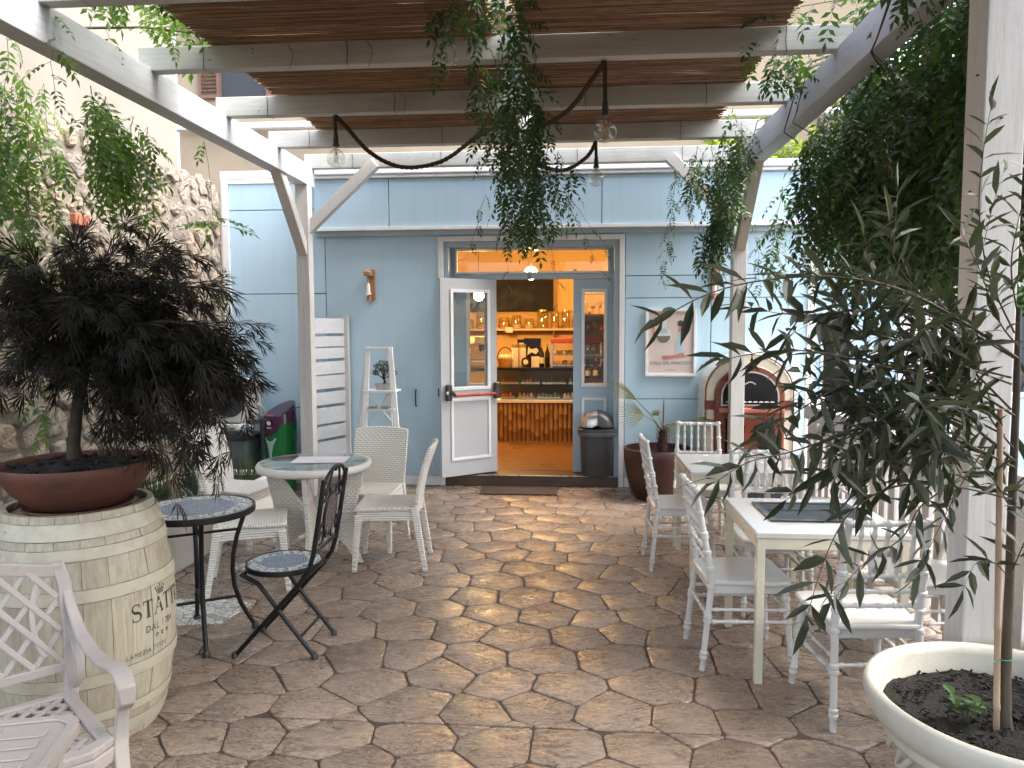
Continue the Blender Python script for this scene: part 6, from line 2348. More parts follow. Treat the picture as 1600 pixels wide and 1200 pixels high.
# low white planter and green pots along the left edge
m_pot_gw = M('white_render', (0.70, 0.69, 0.66), (0.62, 0.61, 0.58), scale=3, rough=0.8, bump=0.3)
plr = thing('low_planter', 'low white rendered planter bed along the foot of the stone wall', 'planter', (-3.14, 5.55, 0))
MB().rectframe(-0.46, 0.42, -1.45, 1.3, 0.07, 0, 0.36, lambda u, v, d: (u, v, d)).build('planter_wall', m_pot_gw, plr, bevel=0.012)
MB().box(-0.388, 0.348, -1.378, 1.228, 0.0, 0.32).build('soil', m_soil, plr)
rg = random.Random(19)
tuft = MB()
for k in range(900):
    x, y = rg.uniform(-0.36, 0.33), rg.uniform(-1.33, 1.2)
    L = rg.uniform(0.10, 0.28)
    a = rg.uniform(0, 6.28)
    d = Vector((math.cos(a) * 0.5, math.sin(a) * 0.5, 1)).normalized()
    leaflet(tuft, (x, y, 0.32), d, Vector((math.cos(a), math.sin(a), -0.3)), L, 0.009, 0.1, 0.35)
m_grass = leafmat('strap_grass', (0.035, 0.075, 0.02), (0.09, 0.13, 0.04), trans=0.3, rough=0.5)
g_ = tuft.build('planter_grass', m_grass, None, loc=(-3.14, 5.55, 0), kind='stuff')
tag(g_, 'green strap grass growing in the low white planter', 'grass')
gp = thing('green_pot', 'dark green glazed pot with white rings on the planter beside the barrel', 'pot', (-2.90, 4.75, 0.322))
MB().lathe([(0, 0), (0.10, 0), (0.13, 0.05), (0.145, 0.12), (0.15, 0.19), (0.158, 0.195), (0.158, 0.215), (0.145, 0.215), (0.14, 0.17), (0, 0.165)], 32).build('pot_body', M('green_glaze', (0.025, 0.065, 0.05), (0.05, 0.09, 0.07), scale=9, rough=0.25), gp, smooth=50)
for z in (0.10, 0.135):
    r = 0.1385 + (z - 0.085) * 0.2
    MB().lathe([(r - 0.004, z - 0.004), (r + 0.002, z), (r - 0.004, z + 0.004)], 32).build('white_ring', m_trim, gp, smooth=60)
tf = MB()
for k in range(120):
    a = rg.uniform(0, 6.28)
    d = Vector((math.cos(a) * 0.6, math.sin(a) * 0.6, 1)).normalized()
    r = 0.11 * rg.random()
    leaflet(tf, (r * math.cos(a), r * math.sin(a), 0.165), d, Vector((math.cos(a), math.sin(a), -0.3)), rg.uniform(0.12, 0.26), 0.010, 0.1, 0.4)
tf.build('grass_tuft', m_grass, gp, kind='stuff')
wp = thing('glass_demijohn', 'pale green glass demijohn on the planter behind the mosaic table', 'jar', (-2.84, 5.15, 0.322))
MB().lathe([(0, 0), (0.11, 0.0), (0.14, 0.04), (0.145, 0.14), (0.10, 0.20), (0.045, 0.24), (0.045, 0.28), (0.03, 0.28)], 26).build('glass_body', glassmat('green_glass', (0.62, 0.75, 0.66), 0.03, 1.5, 1.6), wp, smooth=60)
MB().lathe([(0, 0.10), (0.05, 0.10), (0.05, 0.3), (0, 0.31)], 12).build('stopper', M('cork', (0.30, 0.19, 0.10), rough=0.9), wp, smooth=50)

# ladder with little shelves and a bonsai
m_ladder = M('white_ladder_paint', (0.75, 0.76, 0.76), (0.68, 0.69, 0.69), rough=0.5, bump=0.08)
ld0 = Vector((-1.93, 7.45, 0))
ld = thing('step_ladder', 'white wooden step ladder with a bonsai on it, standing against the blue wall', 'ladder', ld0)


def lq(px, py, Y):
    return Q(px, py, Y) - ld0


tl, tr_ = lq(575, 542, 7.50), lq(609, 542, 7.50)
blp, brp = G(578, 768) - ld0, G(643, 766) - ld0
bl2 = Vector((blp.x, 7.27 - ld0.y, 0))
br2 = Vector((brp.x, 7.27 - ld0.y, 0))
for a_, b_ in ((tl, bl2), (tr_, br2)):
    MB().bar(b_, a_, 0.052, 0.03, (0, 1, 0)).build('front_rail', m_ladder, ld, bevel=0.004)
for px, pxb in ((572, 549), (607, 614)):
    tp_ = lq(px, 562, 7.56)
    bt_ = Vector((lq(pxb, 740, 7.85).x, 7.85 - ld0.y, 0))
    MB().bar(bt_, tp_, 0.036, 0.024, (0, 1, 0)).build('back_rail', m_ladder, ld, bevel=0.004)
zs = [lq(590, y, 7.42).z for y in (545, 612, 640, 669, 728, 752)]
for i, y in enumerate((547, 612, 640, 669, 728, 758)):
    z = zs[i]
    t = 1 - z / tl.z if z > 0 else 1
    a_, b_ = tl.lerp(bl2, t), tr_.lerp(br2, t)
    if i == 1:
        MB().box(a_.x - 0.03, b_.x + 0.02, a_.y - 0.02, a_.y + 0.24, z - 0.011, z + 0.011).build('shelf', m_ladder, ld, bevel=0.003)
    else:
        MB().bar(a_, b_, 0.05, 0.028, (0, 0, 1)).build('rung', m_ladder, ld, bevel=0.003)
sp_ = tl.lerp(bl2, 1 - zs[1] / tl.z)
br_ = MB()
br_.bar((sp_.x, sp_.y + 0.01, zs[1] - 0.02), (sp_.x + 0.22, sp_.y + 0.22, zs[1] - 0.34), 0.016, 0.01)
br_.bar((sp_.x + 0.22, sp_.y + 0.01, zs[1] - 0.02), (sp_.x, sp_.y + 0.22, zs[1] - 0.34), 0.016, 0.01)
br_.build('cross_brace', m_ladder, ld)
for k in range(2):
    dsh = thing('small_saucer', 'small grey saucer, %s of the pair on the ladder rung' % ('left', 'right')[k], 'saucer', (ld0.x + sp_.x + 0.075 + 0.125 * k, ld0.y + tl.lerp(bl2, 1 - zs[2] / tl.z).y - 0.0, zs[2] + 0.016))
    MB().lathe([(0, 0), (0.03, 0), (0.055, 0.016), (0.05, 0.018), (0, 0.006)], 20).build('dish', m_steel, dsh, smooth=60)
bz = thing('bonsai', 'small bonsai tree in a pale oval pot on the ladder shelf', 'bonsai', (ld0.x + (sp_.x + tr_.lerp(br2, 1 - zs[1] / tl.z).x) / 2 + 0.02, ld0.y + sp_.y + 0.09, zs[1] + 0.0115))
po = MB()
po.lathe([(0, 0), (0.075, 0), (0.08, 0.008), (0.088, 0.05), (0.094, 0.056), (0.094, 0.066), (0.083, 0.066), (0.08, 0.055), (0, 0.058)], 28)
o = po.build('pot', M('pale_stone_pot', (0.50, 0.49, 0.46), (0.36, 0.35, 0.33), scale=30, rough=0.7), bz, smooth=50)
o.scale = (1.0, 0.75, 1)
st_ = MB()
st_.tube([(0.0, 0, 0.05), (0.012, 0, 0.085), (-0.008, 0.0, 0.125), (0.006, 0, 0.17), (0.0, 0, 0.22)], [0.017, 0.013, 0.011, 0.008, 0.004], 8)
for dx, dz in ((-0.09, 0.16), (0.09, 0.155), (-0.06, 0.22), (0.07, 0.22), (0.0, 0.26)):
    st_.tube([(0, 0, 0.11), (dx * 0.5, 0.01, dz - 0.02), (dx, 0, dz)], [0.007, 0.005, 0.003], 6)
st_.build('trunk', m_mapbark, bz, smooth=60)
rg = random.Random(44)
lm = []
LF = []
for k in range(3):
    mb = MB()
    leaflet(mb, (0, 0, 0), (0, 1, 0), (0, 0, 1), 0.020, 0.012, 0.15, 0.1)
    LF.append(mb)
for k in range(620):
    c_ = rg.choice(((-0.085, 0, 0.175, .05), (0.085, 0, 0.17, .05), (-0.055, 0, 0.235, .055), (0.06, 0, 0.235, .055), (0.0, 0, 0.27, .055), (0, 0, 0.2, .05)))
    d_ = rand_dir(rg)
    lm.append(mat_of(Vector(c_[:3]) + Vector((d_.x, d_.y, d_.z * 0.6)) * c_[3] * rg.random() ** .4, rand_dir(rg) + Vector((0, 0, .3)), rand_dir(rg) + Vector((0, 0, 1))))
grow(bz, lm, LF, leafmat('bonsai_leaf', (0.035, 0.065, 0.022), (0.09, 0.12, 0.04), trans=0.2), maxobj=0)

# copper and wood wall sconces
m_copper = M('copper_wood', (0.42, 0.22, 0.11), (0.34, 0.17, 0.085), scale=9, rough=0.5, stretch=(6, 6, 1))
m_frost = M('frosted_shade', (0.75, 0.73, 0.66), rough=0.35)


def sconce(label, x, z):
    t = thing('wall_sconce', label, 'wall lamp', (x, FY, z), 0, 'wooden sconces beside the door')
    MB().box(-0.028, 0.042, -0.022, -0.001, -0.15, 0.165).build('backplate', m_copper, t, bevel=0.004)
    MB().box(-0.045, 0.028, -0.15, -0.023, 0.095, 0.12).build('arm', m_copper, t, bevel=0.004)
    MB().lathe([(0.004, 0.165), (0.05, 0.135), (0.05, 0.125), (0, 0.125)], 18, (-0.012, -0.095, 0)).build('cap', m_copper, t, smooth=50)
    MB().tube([(-0.012, -0.095, 0.095), (-0.012, -0.095, 0.02)], 0.010, 8).build('rod', m_copper, t, smooth=60)
    MB().lathe([(0.012, 0.02), (0.02, 0.0), (0.024, -0.06), (0.034, -0.10), (0.028, -0.10), (0.018, -0.05), (0.01, 0.0)], 18, (-0.012, -0.095, 0)).build('shade', m_frost, t, smooth=60)
    MB().lathe([(0, 0), (0.022, 0), (0.022, 0.05), (0, 0.05)], 14, (-0.012, -0.06, -0.165)).build('lamp_base', m_copper, t, smooth=50)
    return t


sconce('wooden wall sconce on the blue wall left of the door, above the ladder', -2.12, 2.14)
sconce('wooden wall sconce on the blue wall right of the door, above the poster', 1.46, 2.13)
hk = thing('wall_hook', 'thin dark metal hook on the blue wall left of the open door', 'hook', (-1.655, FY, 0.94))
MB().tube([(0, -0.002, 0.09), (0, -0.03, 0.08), (0, -0.035, 0.0), (0, -0.03, -0.08), (0, -0.002, -0.09)], 0.007, 8).build('hook_bar', m_iron, hk, smooth=60)

# doormat, bin with dome lid
dm = thing('doormat', 'dark brown doormat on the paving in front of the step', 'doormat', (-0.53, 7.69, 0.0025))
MB().box(-0.40, 0.39, -0.19, 0.175, 0, 0.012).build('mat', M('coir_dark', (0.035, 0.024, 0.018), (0.05, 0.035, 0.027), scale=60, rough=0.95, bump=1.0, bscale=300), dm, bevel=0.004)
tb = thing('swing_bin', 'dark grey waste bin with steel dome swing lid on the door step', 'bin', (0.272, 8.02, 0.1185))
bn = MB()


def sq(r, z, n=32, p=4.0):
    out = []
    for k in range(n):
        a = 2 * PI * k / n
        c_, s_ = math.cos(a), math.sin(a)
        q = (abs(c_) ** p + abs(s_) ** p) ** (-1 / p)
        out.append((r * 1.06 * q * c_, r * 0.86 * q * s_, z))
    return out


rows = [sq(0.150, 0), sq(0.155, 0.02), sq(0.168, 0.42), sq(0.172, 0.47), sq(0.186, 0.472), sq(0.186, 0.50), sq(0.172, 0.502)]
vv = [p for r_ in rows for p in r_]
ff = [tuple(range(31, -1, -1))]
for i in range(len(rows) - 1):
    for k in range(32):
        ff.append((i * 32 + k, i * 32 + (k + 1) % 32, (i + 1) * 32 + (k + 1) % 32, (i + 1) * 32 + k))
ff.append(tuple(range(32 * (len(rows) - 1), 32 * len(rows))))
bn.add(vv, ff).build('bin_body', M('charcoal_plastic', (0.038, 0.040, 0.045), (0.046, 0.048, 0.052), scale=3, rough=0.42, bump=0.05), tb, smooth=40)


def dome(a0, a1, off, mat_, nm):
    mb = MB()
    vv, ff = [], []
    n1, n2 = 12, 14
    for i in range(n1 + 1):
        th = a0 + (a1 - a0) * i / n1
        for k in range(n2 + 1):
            ph = -PI / 2 + PI * k / n2
            x = (0.172 + off) * math.cos(th)
            zz = (0.172 + off) * math.sin(th)
            q = math.sin(ph)
            cc = math.cos(ph)
            vv.append((x * (0.25 + 0.75 * cc ** 0.5) if True else x, 0.145 * q, 0.503 + 0.02 + zz * (0.12 + 0.88 * cc ** 0.5)))
    for i in range(n1):
        for k in range(n2):
            a_ = i * (n2 + 1) + k
            ff.append((a_, a_ + 1, a_ + n2 + 2, a_ + n2 + 1))
    mb.add(vv, ff)
    mb.build(nm, mat_, tb, smooth=50)


dome(0.0, PI * 0.5, 0.0, M('grey_lid', (0.05, 0.052, 0.056), rough=0.35), 'dome_lid')
dome(PI * 0.5, PI, 0.003, m_steel, 'swing_flap')
lb_ = MB()
rows = [sq(0.189, 0.468), sq(0.191, 0.448), sq(0.183, 0.425)]
vv = [(p[0], p[1], p[2] + (0.012 * math.sin(k * 3.7) if i == 2 else 0)) for i, r_ in enumerate(rows) for k, p in enumerate(r_)]
ff = []
for i in range(2):
    for k in range(32):
        ff.append((i * 32 + k, i * 32 + (k + 1) % 32, (i + 1) * 32 + (k + 1) % 32, (i + 1) * 32 + k))
lb_.add(vv, ff).build('bin_liner', M('grey_film', (0.10, 0.11, 0.13), rough=0.25), tb, smooth=60)

# brown pot with a small fan palm
bp = thing('brown_pot', 'large dark brown round pot holding a small fan palm, right of the door', 'pot', (0.86, 7.50, 0))
m_brown = M('dark_brown_pot', (0.040, 0.013, 0.010), (0.05, 0.017, 0.013), scale=3, rough=0.4, bump=0.05)
MB().lathe([(0, 0), (0.22, 0), (0.235, 0.01), (0.285, 0.12), (0.318, 0.26), (0.335, 0.40), (0.342, 0.49), (0.336, 0.50), (0.318, 0.50), (0.312, 0.44), (0, 0.43)], 56).build('pot_body', m_brown, bp, smooth=50)
MB().lathe([(0, 0.435), (0.312, 0.441)], 30).build('soil', m_soil, bp)
pm = thing('fan_palm', 'small fan palm with shaggy brown trunk in the brown pot', 'palm', (0.90, 7.50, 0.436))
tk = MB()
tk.tube([(0, 0, -0.02), (0.0, 0, 0.1), (0.008, 0, 0.24)], [0.045, 0.05, 0.036], 12)
tk.build('trunk', M('palm_fibre', (0.085, 0.035, 0.025), (0.05, 0.022, 0.016), scale=30, rough=0.9, bump=0.8), pm, smooth=50)
scl = MB()
rg = random.Random(12)
for k in range(70):
    a = k * 2.4
    z = 0.02 + 0.24 * k / 70
    d_ = Vector((math.cos(a), math.sin(a), 0.7 + rg.uniform(-.3, .4)))
    leaflet(scl, (0.04 * math.cos(a), 0.04 * math.sin(a), z), d_, (0, 0, 1), rg.uniform(0.035, 0.06), 0.022, 0.1, -0.1)
scl.build('leaf_bases', M('palm_scales', (0.11, 0.045, 0.035), (0.06, 0.03, 0.022), scale=30, rough=0.85), pm, kind='stuff')
m_palm = leafmat('palm_leaf', (0.13, 0.15, 0.07), (0.25, 0.25, 0.12), trans=0.25, rough=0.45)


def fan(tip, nrm, L, n, spread, stiff):
    tip = Vector(tip)
    base = Vector((0, 0, 0.23))
    hub = base.lerp(tip, 0.62)
    hub.z += 0.04
    mb = MB()
    mb.tube([base, base.lerp(hub, 0.5) + Vector((0, 0, 0.02)), hub], [0.008, 0.006, 0.004], 6)
    d0 = (tip - hub).normalized()
    s_, t_, _ = frame_of(d0)
    nn = Vector(nrm)
    sd_ = d0.cross(nn).normalized()
    for k in range(n):
        q = -1 + 2 * k / (n - 1)
        d_ = d0 * math.cos(q * spread) + sd_ * math.sin(q * spread) + Vector((0, 0, -0.08 * abs(q)))
        leaflet(mb, hub, d_, nn, L * (1 - 0.25 * q * q) * rg.uniform(0.85, 1.08), 0.0085, 0.3, stiff, rows=2)
    mb.build('frond', m_palm, pm)


fan((-0.42, -0.05, 0.66), (0.5, -0.7, 0.6), 0.36, 17, 0.50, 0.10)
fan((-0.30, -0.10, 0.42), (0.2, -0.8, 0.5), 0.32, 17, 0.85, 0.20)
fan((0.42, -0.05, 0.34), (-0.2, -0.6, 0.8), 0.38, 17, 0.50, 0.15)
fan((0.10, -0.10, 0.28), (0.0, -0.8, 0.4), 0.24, 14, 1.0, 0.25)
fan((-0.05, 0.1, 0.40), (0.0, -0.9, 0.2), 0.15, 12, 0.7, 0.3)
sprt = MB()
leaflet(sprt, (0, 0, 0.23), (0.03, 0, 1), (0, -1, 0), 0.36, 0.018, 0.4, 0.0, rows=2)
sprt.build('spear_leaf', m_palm, pm)

# framed poster
PX0, PX1, PZ0, PZ1 = 0.765, 1.285, 1.175, 1.875
po = thing('framed_poster', 'white framed pinkish poster reading COLLI DEL MANCUSO on the blue wall', 'poster', ((PX0 + PX1) / 2, FY - 0.002, (PZ0 + PZ1) / 2))
hw, hh = (PX1 - PX0) / 2, (PZ1 - PZ0) / 2
MB().rectframe(-hw, hw, -hh, hh, 0.028, -0.03, 0, yz).build('frame', m_trim, po, bevel=0.003)
MB().box(-hw + 0.028, hw - 0.028, -0.012, -0.001, -hh + 0.028, hh - 0.028).build('print', M('pink_beige_print', (0.60, 0.50, 0.44), (0.62, 0.53, 0.50), scale=2, rough=0.6, bump=0), po)


def flat(poly, mat_, nm, d=-0.0145):
    MB().prism(poly, d, -0.0122, yz).build(nm, mat_, po)


def ell(cx, cz, rx, rz, a0=0, a1=2 * PI, n=24):
    return [(cx + rx * math.cos(a), cz + rz * math.sin(a)) for a in np.linspace(a0, a1, n, endpoint=abs(a1 - a0) < 6)]


m_pw = M('print_white', (0.68, 0.67, 0.64), rough=0.6, bump=0)
m_pol = M('print_olive', (0.16, 0.165, 0.10), rough=0.6, bump=0)
m_pbl = M('print_blue', (0.42, 0.56, 0.62), rough=0.6, bump=0)
m_pco = M('print_coral', (0.55, 0.22, 0.18), rough=0.6, bump=0)
m_pdk = M('print_dark', (0.06, 0.055, 0.05), rough=0.6, bump=0)
flat(ell(-0.075, 0.075, 0.085, 0.085), m_pw, 'print_disc', -0.0135)
flat(ell(-0.075, 0.07, 0.072, 0.072, PI, 2 * PI), m_pol, 'print_bowl')
flat([(-0.13, 0.085), (-0.02, 0.085), (-0.04, 0.16), (-0.055, 0.27), (-0.095, 0.27), (-0.105, 0.16)], m_pw, 'print_glass')
flat([(-0.12, 0.10), (-0.03, 0.10), (-0.04, 0.145), (-0.105, 0.15)], m_pbl, 'print_drink', -0.0155)
flat([(0.055, -0.14), (0.125, -0.14), (0.12, 0.03), (0.10, 0.12), (0.055, 0.02)], m_pbl, 'print_column')
flat([(-0.09, -0.135), (-0.07, -0.175), (0.15, -0.145), (0.13, -0.10), (0.02, -0.13)], m_pco, 'print_band', -0.0155)
flat([(0.075, 0.10), (0.11, 0.13), (0.12, 0.19), (0.085, 0.17)], m_pco, 'print_patch')
flat(ell(0.10, 0.20, 0.032, 0.03), m_pdk, 'print_spot')
flat([(-0.18, 0.03), (-0.165, 0.10), (-0.165, 0.22), (-0.19, 0.20), (-0.185, 0.10)], m_pco, 'print_patch')


def print_text(body, size, cx, z, mat_, sx=1.0, spc=1.0):
    vs_, fs = text_mesh(body, size, sx, spc)
    w = max(x for x, y in vs_)
    MB().add([(cx - w / 2 + x, -0.0132, z + y) for x, y in vs_], fs).build('lettering', mat_, po)


print_text('COLLI DEL MANCUSO', 0.045, 0.0, -0.225, m_pdk, 0.86, 1.12)
print_text('SELEZIONE', 0.018, 0.0, -0.29, m_pdk, 1.0, 1.2)

# arched jukebox
jb_ = thing('jukebox', 'arched cream and orange red jukebox behind the right pergola post', 'jukebox', (1.73, 7.66, 0))
m_jc = M('cream_enamel', (0.70, 0.66, 0.52), (0.64, 0.60, 0.47), rough=0.18, bump=0, coat=0.4)
m_jr = M('orange_red_enamel', (0.20, 0.042, 0.016), (0.15, 0.032, 0.013), scale=3, rough=0.22, bump=0, coat=0.5)
m_jm = M('maroon_band', (0.16, 0.03, 0.02), rough=0.25, bump=0)


def arch(w, z0, z1, n=26):
    """outline from bottom right up and over to bottom left"""
    pts = [(w, z0)]
    for a in np.linspace(0, PI, n):
        pts.append((w * math.cos(a), z1 - w * 0.88 + w * 0.88 * math.sin(a)))
    pts.append((-w, z0))
    return pts


MB().prism(arch(0.43, 0.06, 1.43), -0.16, 0.26, yz).build('cabinet', m_jc, jb_, bevel=0.03, smooth=40)
MB().box(-0.42, 0.42, -0.15, 0.25, 0, 0.058).build('plinth', m_dark, jb_, bevel=0.005)
o1, i1 = arch(0.425, 0.07, 1.425), arch(0.415, 0.07, 1.412)
MB().ring(o1, i1, -0.178, -0.158, yz).build('edge_trim', m_jm, jb_)
MB().prism(arch(0.335, 0.07, 1.315), -0.20, -0.155, yz).build('front', m_jr, jb_, bevel=0.012, smooth=40)
MB().prism([(x, z) for x, z in arch(0.265, 0.93, 1.245)], -0.204, -0.198, yz).build('display_window', m_black, jb_)
o1, i1 = arch(0.277, 0.92, 1.257), arch(0.262, 0.935, 1.242)
MB().ring(o1, i1, -0.212, -0.198, yz).build('window_trim', m_steel, jb_)
dl = MB()
for k in range(9):
    dl.prism(ell(-0.212 + 0.053 * k, 0.955, 0.022, 0.011, 0, PI, 8), -0.2075, -0.2045, yz)
for q_ in range(7):
    dl.prism(ell(-0.045 + 0.015 * q_, 1.135 + 0.018 * math.sin(q_ * PI / 6), 0.005, 0.006, n=8), -0.2075, -0.2045, yz)
dl.build('window_ornament', m_trim, jb_, kind='stuff')
MB().box(-0.31, 0.31, -0.30, -0.201, 0.86, 0.905).build('selector_shelf', M('coral_shelf', (0.36, 0.12, 0.085), rough=0.25), jb_, bevel=0.012)
for s in (-1, 1):
    MB().prism([(s * 0.04, 0.72), (s * 0.23, 0.80), (s * 0.235, 0.25), (s * 0.12, 0.18), (s * 0.09, 0.5)], -0.207, -0.2005, yz).build('side_grille', m_black, jb_)
    MB().box(0.338 if s > 0 else -0.428, 0.428 if s > 0 else -0.338, -0.176, -0.1605, 0.88, 0.97).build('side_band', m_jm, jb_)
st5 = [(0.045 * (1 if k % 2 == 0 else 0.42) * math.cos(k * PI / 5 + 0.3), 0.62 + 0.045 * (1 if k % 2 == 0 else 0.42) * math.sin(k * PI / 5 + 0.3)) for k in range(10)]
MB().prism([(u + 0.15, v) for u, v in st5], -0.213, -0.2075, yz).build('star_emblem', M('magenta_star', (0.30, 0.10, 0.18), rough=0.3), jb_)
for k in range(5):
    MB().box(-0.20, 0.20, -0.2085, -0.2005, 0.10 + k * 0.022, 0.112 + k * 0.022).build('lower_slat', m_steel, jb_)

# ------------------------------------------------------------------ rope light string with three globe bulbs
m_rope = M('brown_rope', (0.075, 0.045, 0.028), (0.04, 0.024, 0.016), scale=120, rough=0.9, bump=0.8, bscale=160)
m_bulb = glassmat('bulb_glass', (0.93, 0.92, 0.89), 0.01, 1.5, 3.0)
m_fil = M('filament', (0.55, 0.30, 0.10), rough=0.4)
b1, b2, b3 = Q(523, 181, 5.60), Q(945, 97, 4.63), Q(931, 222, 6.60)
rl = thing('rope_lights', 'brown rope light string with three clear globe bulbs slung under the rafters', 'string lights', b1)


def rope(pts, r=0.0185):
    pts = [Vector(p) - Vector(b1) for p in pts]
    # smooth sampling
    out = []
    for i in range(len(pts) - 1):
        p0, p1, p2, p3 = pts[max(i - 1, 0)], pts[i], pts[i + 1], pts[min(i + 2, len(pts) - 1)]
        for k in range(8):
            t = k / 8
            out.append(0.5 * ((2 * p1) + (p2 - p0) * t + (2 * p0 - 5 * p1 + 4 * p2 - p3) * t * t + (3 * p1 - p0 - 3 * p2 + p3) * t ** 3))
    out.append(pts[-1])
    mb = MB()
    n = len(out)
    # three twisted strands
    dist = 0.0
    for s in range(3):
        sp2 = []
        dist = 0.0
        for i, p in enumerate(out):
            d = (out[min(i + 1, n - 1)] - out[max(i - 1, 0)]).normalized()
            a_, b_, _ = frame_of(d)
            if i:
                dist += (p - out[i - 1]).length
            ang = dist * 55 + s * 2.094
            sp2.append(p + (a_ * math.cos(ang) + b_ * math.sin(ang)) * r * 0.42)
        mb.tube(sp2, r * 0.62, 6)
    mb.build('rope', m_rope, rl, smooth=60)


def dense(pts, k=5):
    out = []
    for a, b in zip(pts, pts[1:]):
        out += [Vector(a).lerp(Vector(b), t / k) for t in range(k)]
    return out + [Vector(pts[-1])]


rope([b1, Q(540, 197, 5.62), Q(578, 238, 5.65), Q(628, 261, 5.72), Q(690, 252, 5.8), Q(742, 216, 5.88), Q(775, 196, 5.95)])
rope([b2, Q(925, 125, 4.75), Q(895, 165, 5.0), Q(862, 190, 5.3), Q(820, 205, 5.7), Q(775, 197, 5.95)])
rope([b3, Q(917, 245, 6.55), Q(885, 265, 6.45), Q(855, 262, 6.35), Q(830, 245, 6.2), Q(790, 215, 6.0)])
for bpos, Lr in ((b1, 0.145), (b2, 0.235), (b3, 0.14)):
    o = Vector(bpos) - Vector(b1)
    MB().tube(dense([o + Vector((0, 0, 0.0)), o + Vector((0.004, 0, -Lr))], 6), 0.0135, 8).build('rope', m_rope, rl, smooth=60)
    so = mk('lamp_socket', rl, o + Vector((0.004, 0, -Lr)))
    MB().lathe([(0, 0.02), (0.014, 0.02), (0.018, 0.0), (0.022, -0.06), (0.026, -0.066), (0.026, -0.075), (0, -0.075)], 18).build('socket', m_dark, so, smooth=50)
    MB().lathe([(0.018, -0.075), (0.020, -0.092), (0.034, -0.108)] + [(0.0685 * math.sin(a), -0.166 - 0.0685 * math.cos(a + PI)) if False else (0.0685 * math.sin(a), -0.166 + 0.0685 * math.cos(a)) for a in np.linspace(0.55, PI - 0.001, 14)], 28).build('bulb', m_bulb, so, smooth=180)
    fl_ = MB()
    fl_.tube([(0, 0, -0.076), (0, 0, -0.13)], 0.004, 6)
    for k in range(5):
        a = k * 1.257
        fl_.tube([(0.006 * math.cos(a), 0.006 * math.sin(a), -0.125), (0.014 * math.cos(a), 0.014 * math.sin(a), -0.155), (0.010 * math.cos(a), 0.010 * math.sin(a), -0.195)], 0.0014, 4)
    fl_.build('filament', m_fil, so)

# ------------------------------------------------------------------ cream pot with the olive tree at the right
OX, OY = 1.43, 2.47
m_potc = M('cream_planter', (0.53, 0.51, 0.44), (0.40, 0.38, 0.315), scale=4, rough=0.55, bump=0.25, bscale=80, lo=0.45, hi=0.8)
opt = thing('cream_pot', 'large cream moulded pot with thick rolled rim holding the olive tree', 'pot', (OX, OY, 0))
MB().lathe([(0, 0), (0.25, 0), (0.27, 0.02), (0.30, 0.14), (0.335, 0.28), (0.36, 0.335), (0.385, 0.345), (0.392, 0.36), (0.388, 0.375), (0.40, 0.39), (0.425, 0.41), (0.44, 0.44), (0.448, 0.475), (0.442, 0.497), (0.425, 0.505), (0.408, 0.498), (0.40, 0.47), (0.39, 0.40), (0.37, 0.36), (0, 0.35)], 80).build('pot_body', m_potc, opt, smooth=60)
sw = MB()
for k in range(16):
    a = k * 2 * PI / 16
    sw.tube([((0.322 + 0.02 * math.sin(t * PI) + 0.03 * t) * math.cos(a + 0.19 * (t * 2 - 1)), (0.322 + 0.02 * math.sin(t * PI) + 0.03 * t) * math.sin(a + 0.19 * (t * 2 - 1)), 0.30 - 0.055 * math.sin(t * PI) + 0.02 * t) for t in np.linspace(0, 1, 9)], 0.010, 6)
sw.build('swag_relief', m_potc, opt, smooth=60)
so_ = MB()
vv, ff = [], []
rg = random.Random(16)
for i in range(14):
    for k in range(44):
        r = 0.392 * i / 13
        a = 2 * PI * k / 44
        vv.append((r * math.cos(a), r * math.sin(a), 0.405 + 0.022 * (1 - (i / 13) ** 2) + rg.uniform(-0.009, 0.009)))
for i in range(13):
    for k in range(44):
        ff.append((i * 44 + k, i * 44 + (k + 1) % 44, (i + 1) * 44 + (k + 1) % 44, (i + 1) * 44 + k))
so_.add(vv, ff)
for k in range(420):
    a, r = rg.uniform(0, 6.28), 0.38 * math.sqrt(rg.random())
    x, y = r * math.cos(a), r * math.sin(a)
    z = 0.41 + 0.022 * (1 - (r / 0.392) ** 2)
    dx, dy = rg.uniform(-.022, .022), rg.uniform(-.022, .022)
    so_.bar((x, y, z), (x + dx, y + dy, z + rg.uniform(0.0, .012)), rg.uniform(.004, .012), 0.004)
so_.build('soil', m_soil, opt, smooth=30, kind='stuff')

ob = Vector((1.372, 2.417, 0.42))
ol = thing('olive_tree', 'young olive tree with long dark leaves tied to a cane in the cream pot', 'tree', ob)
m_olive = leafmat('olive_leaf', (0.011, 0.0175, 0.008), (0.036, 0.048, 0.023), back=(0.085, 0.093, 0.068), trans=0.14, rough=0.45, tc=(0.10, 0.13, 0.05), spec=0.35)
m_obark = M('olive_bark', (0.10, 0.078, 0.055), (0.06, 0.048, 0.035), scale=14, rough=0.85, bump=0.5, stretch=(1, 1, .3))
m_cane = M('pale_cane', (0.46, 0.33, 0.22), (0.34, 0.23, 0.15), scale=10, rough=0.55, stretch=(1, 1, .25))


def oq(px, py, Y):
    return Q(px, py, Y) - ob


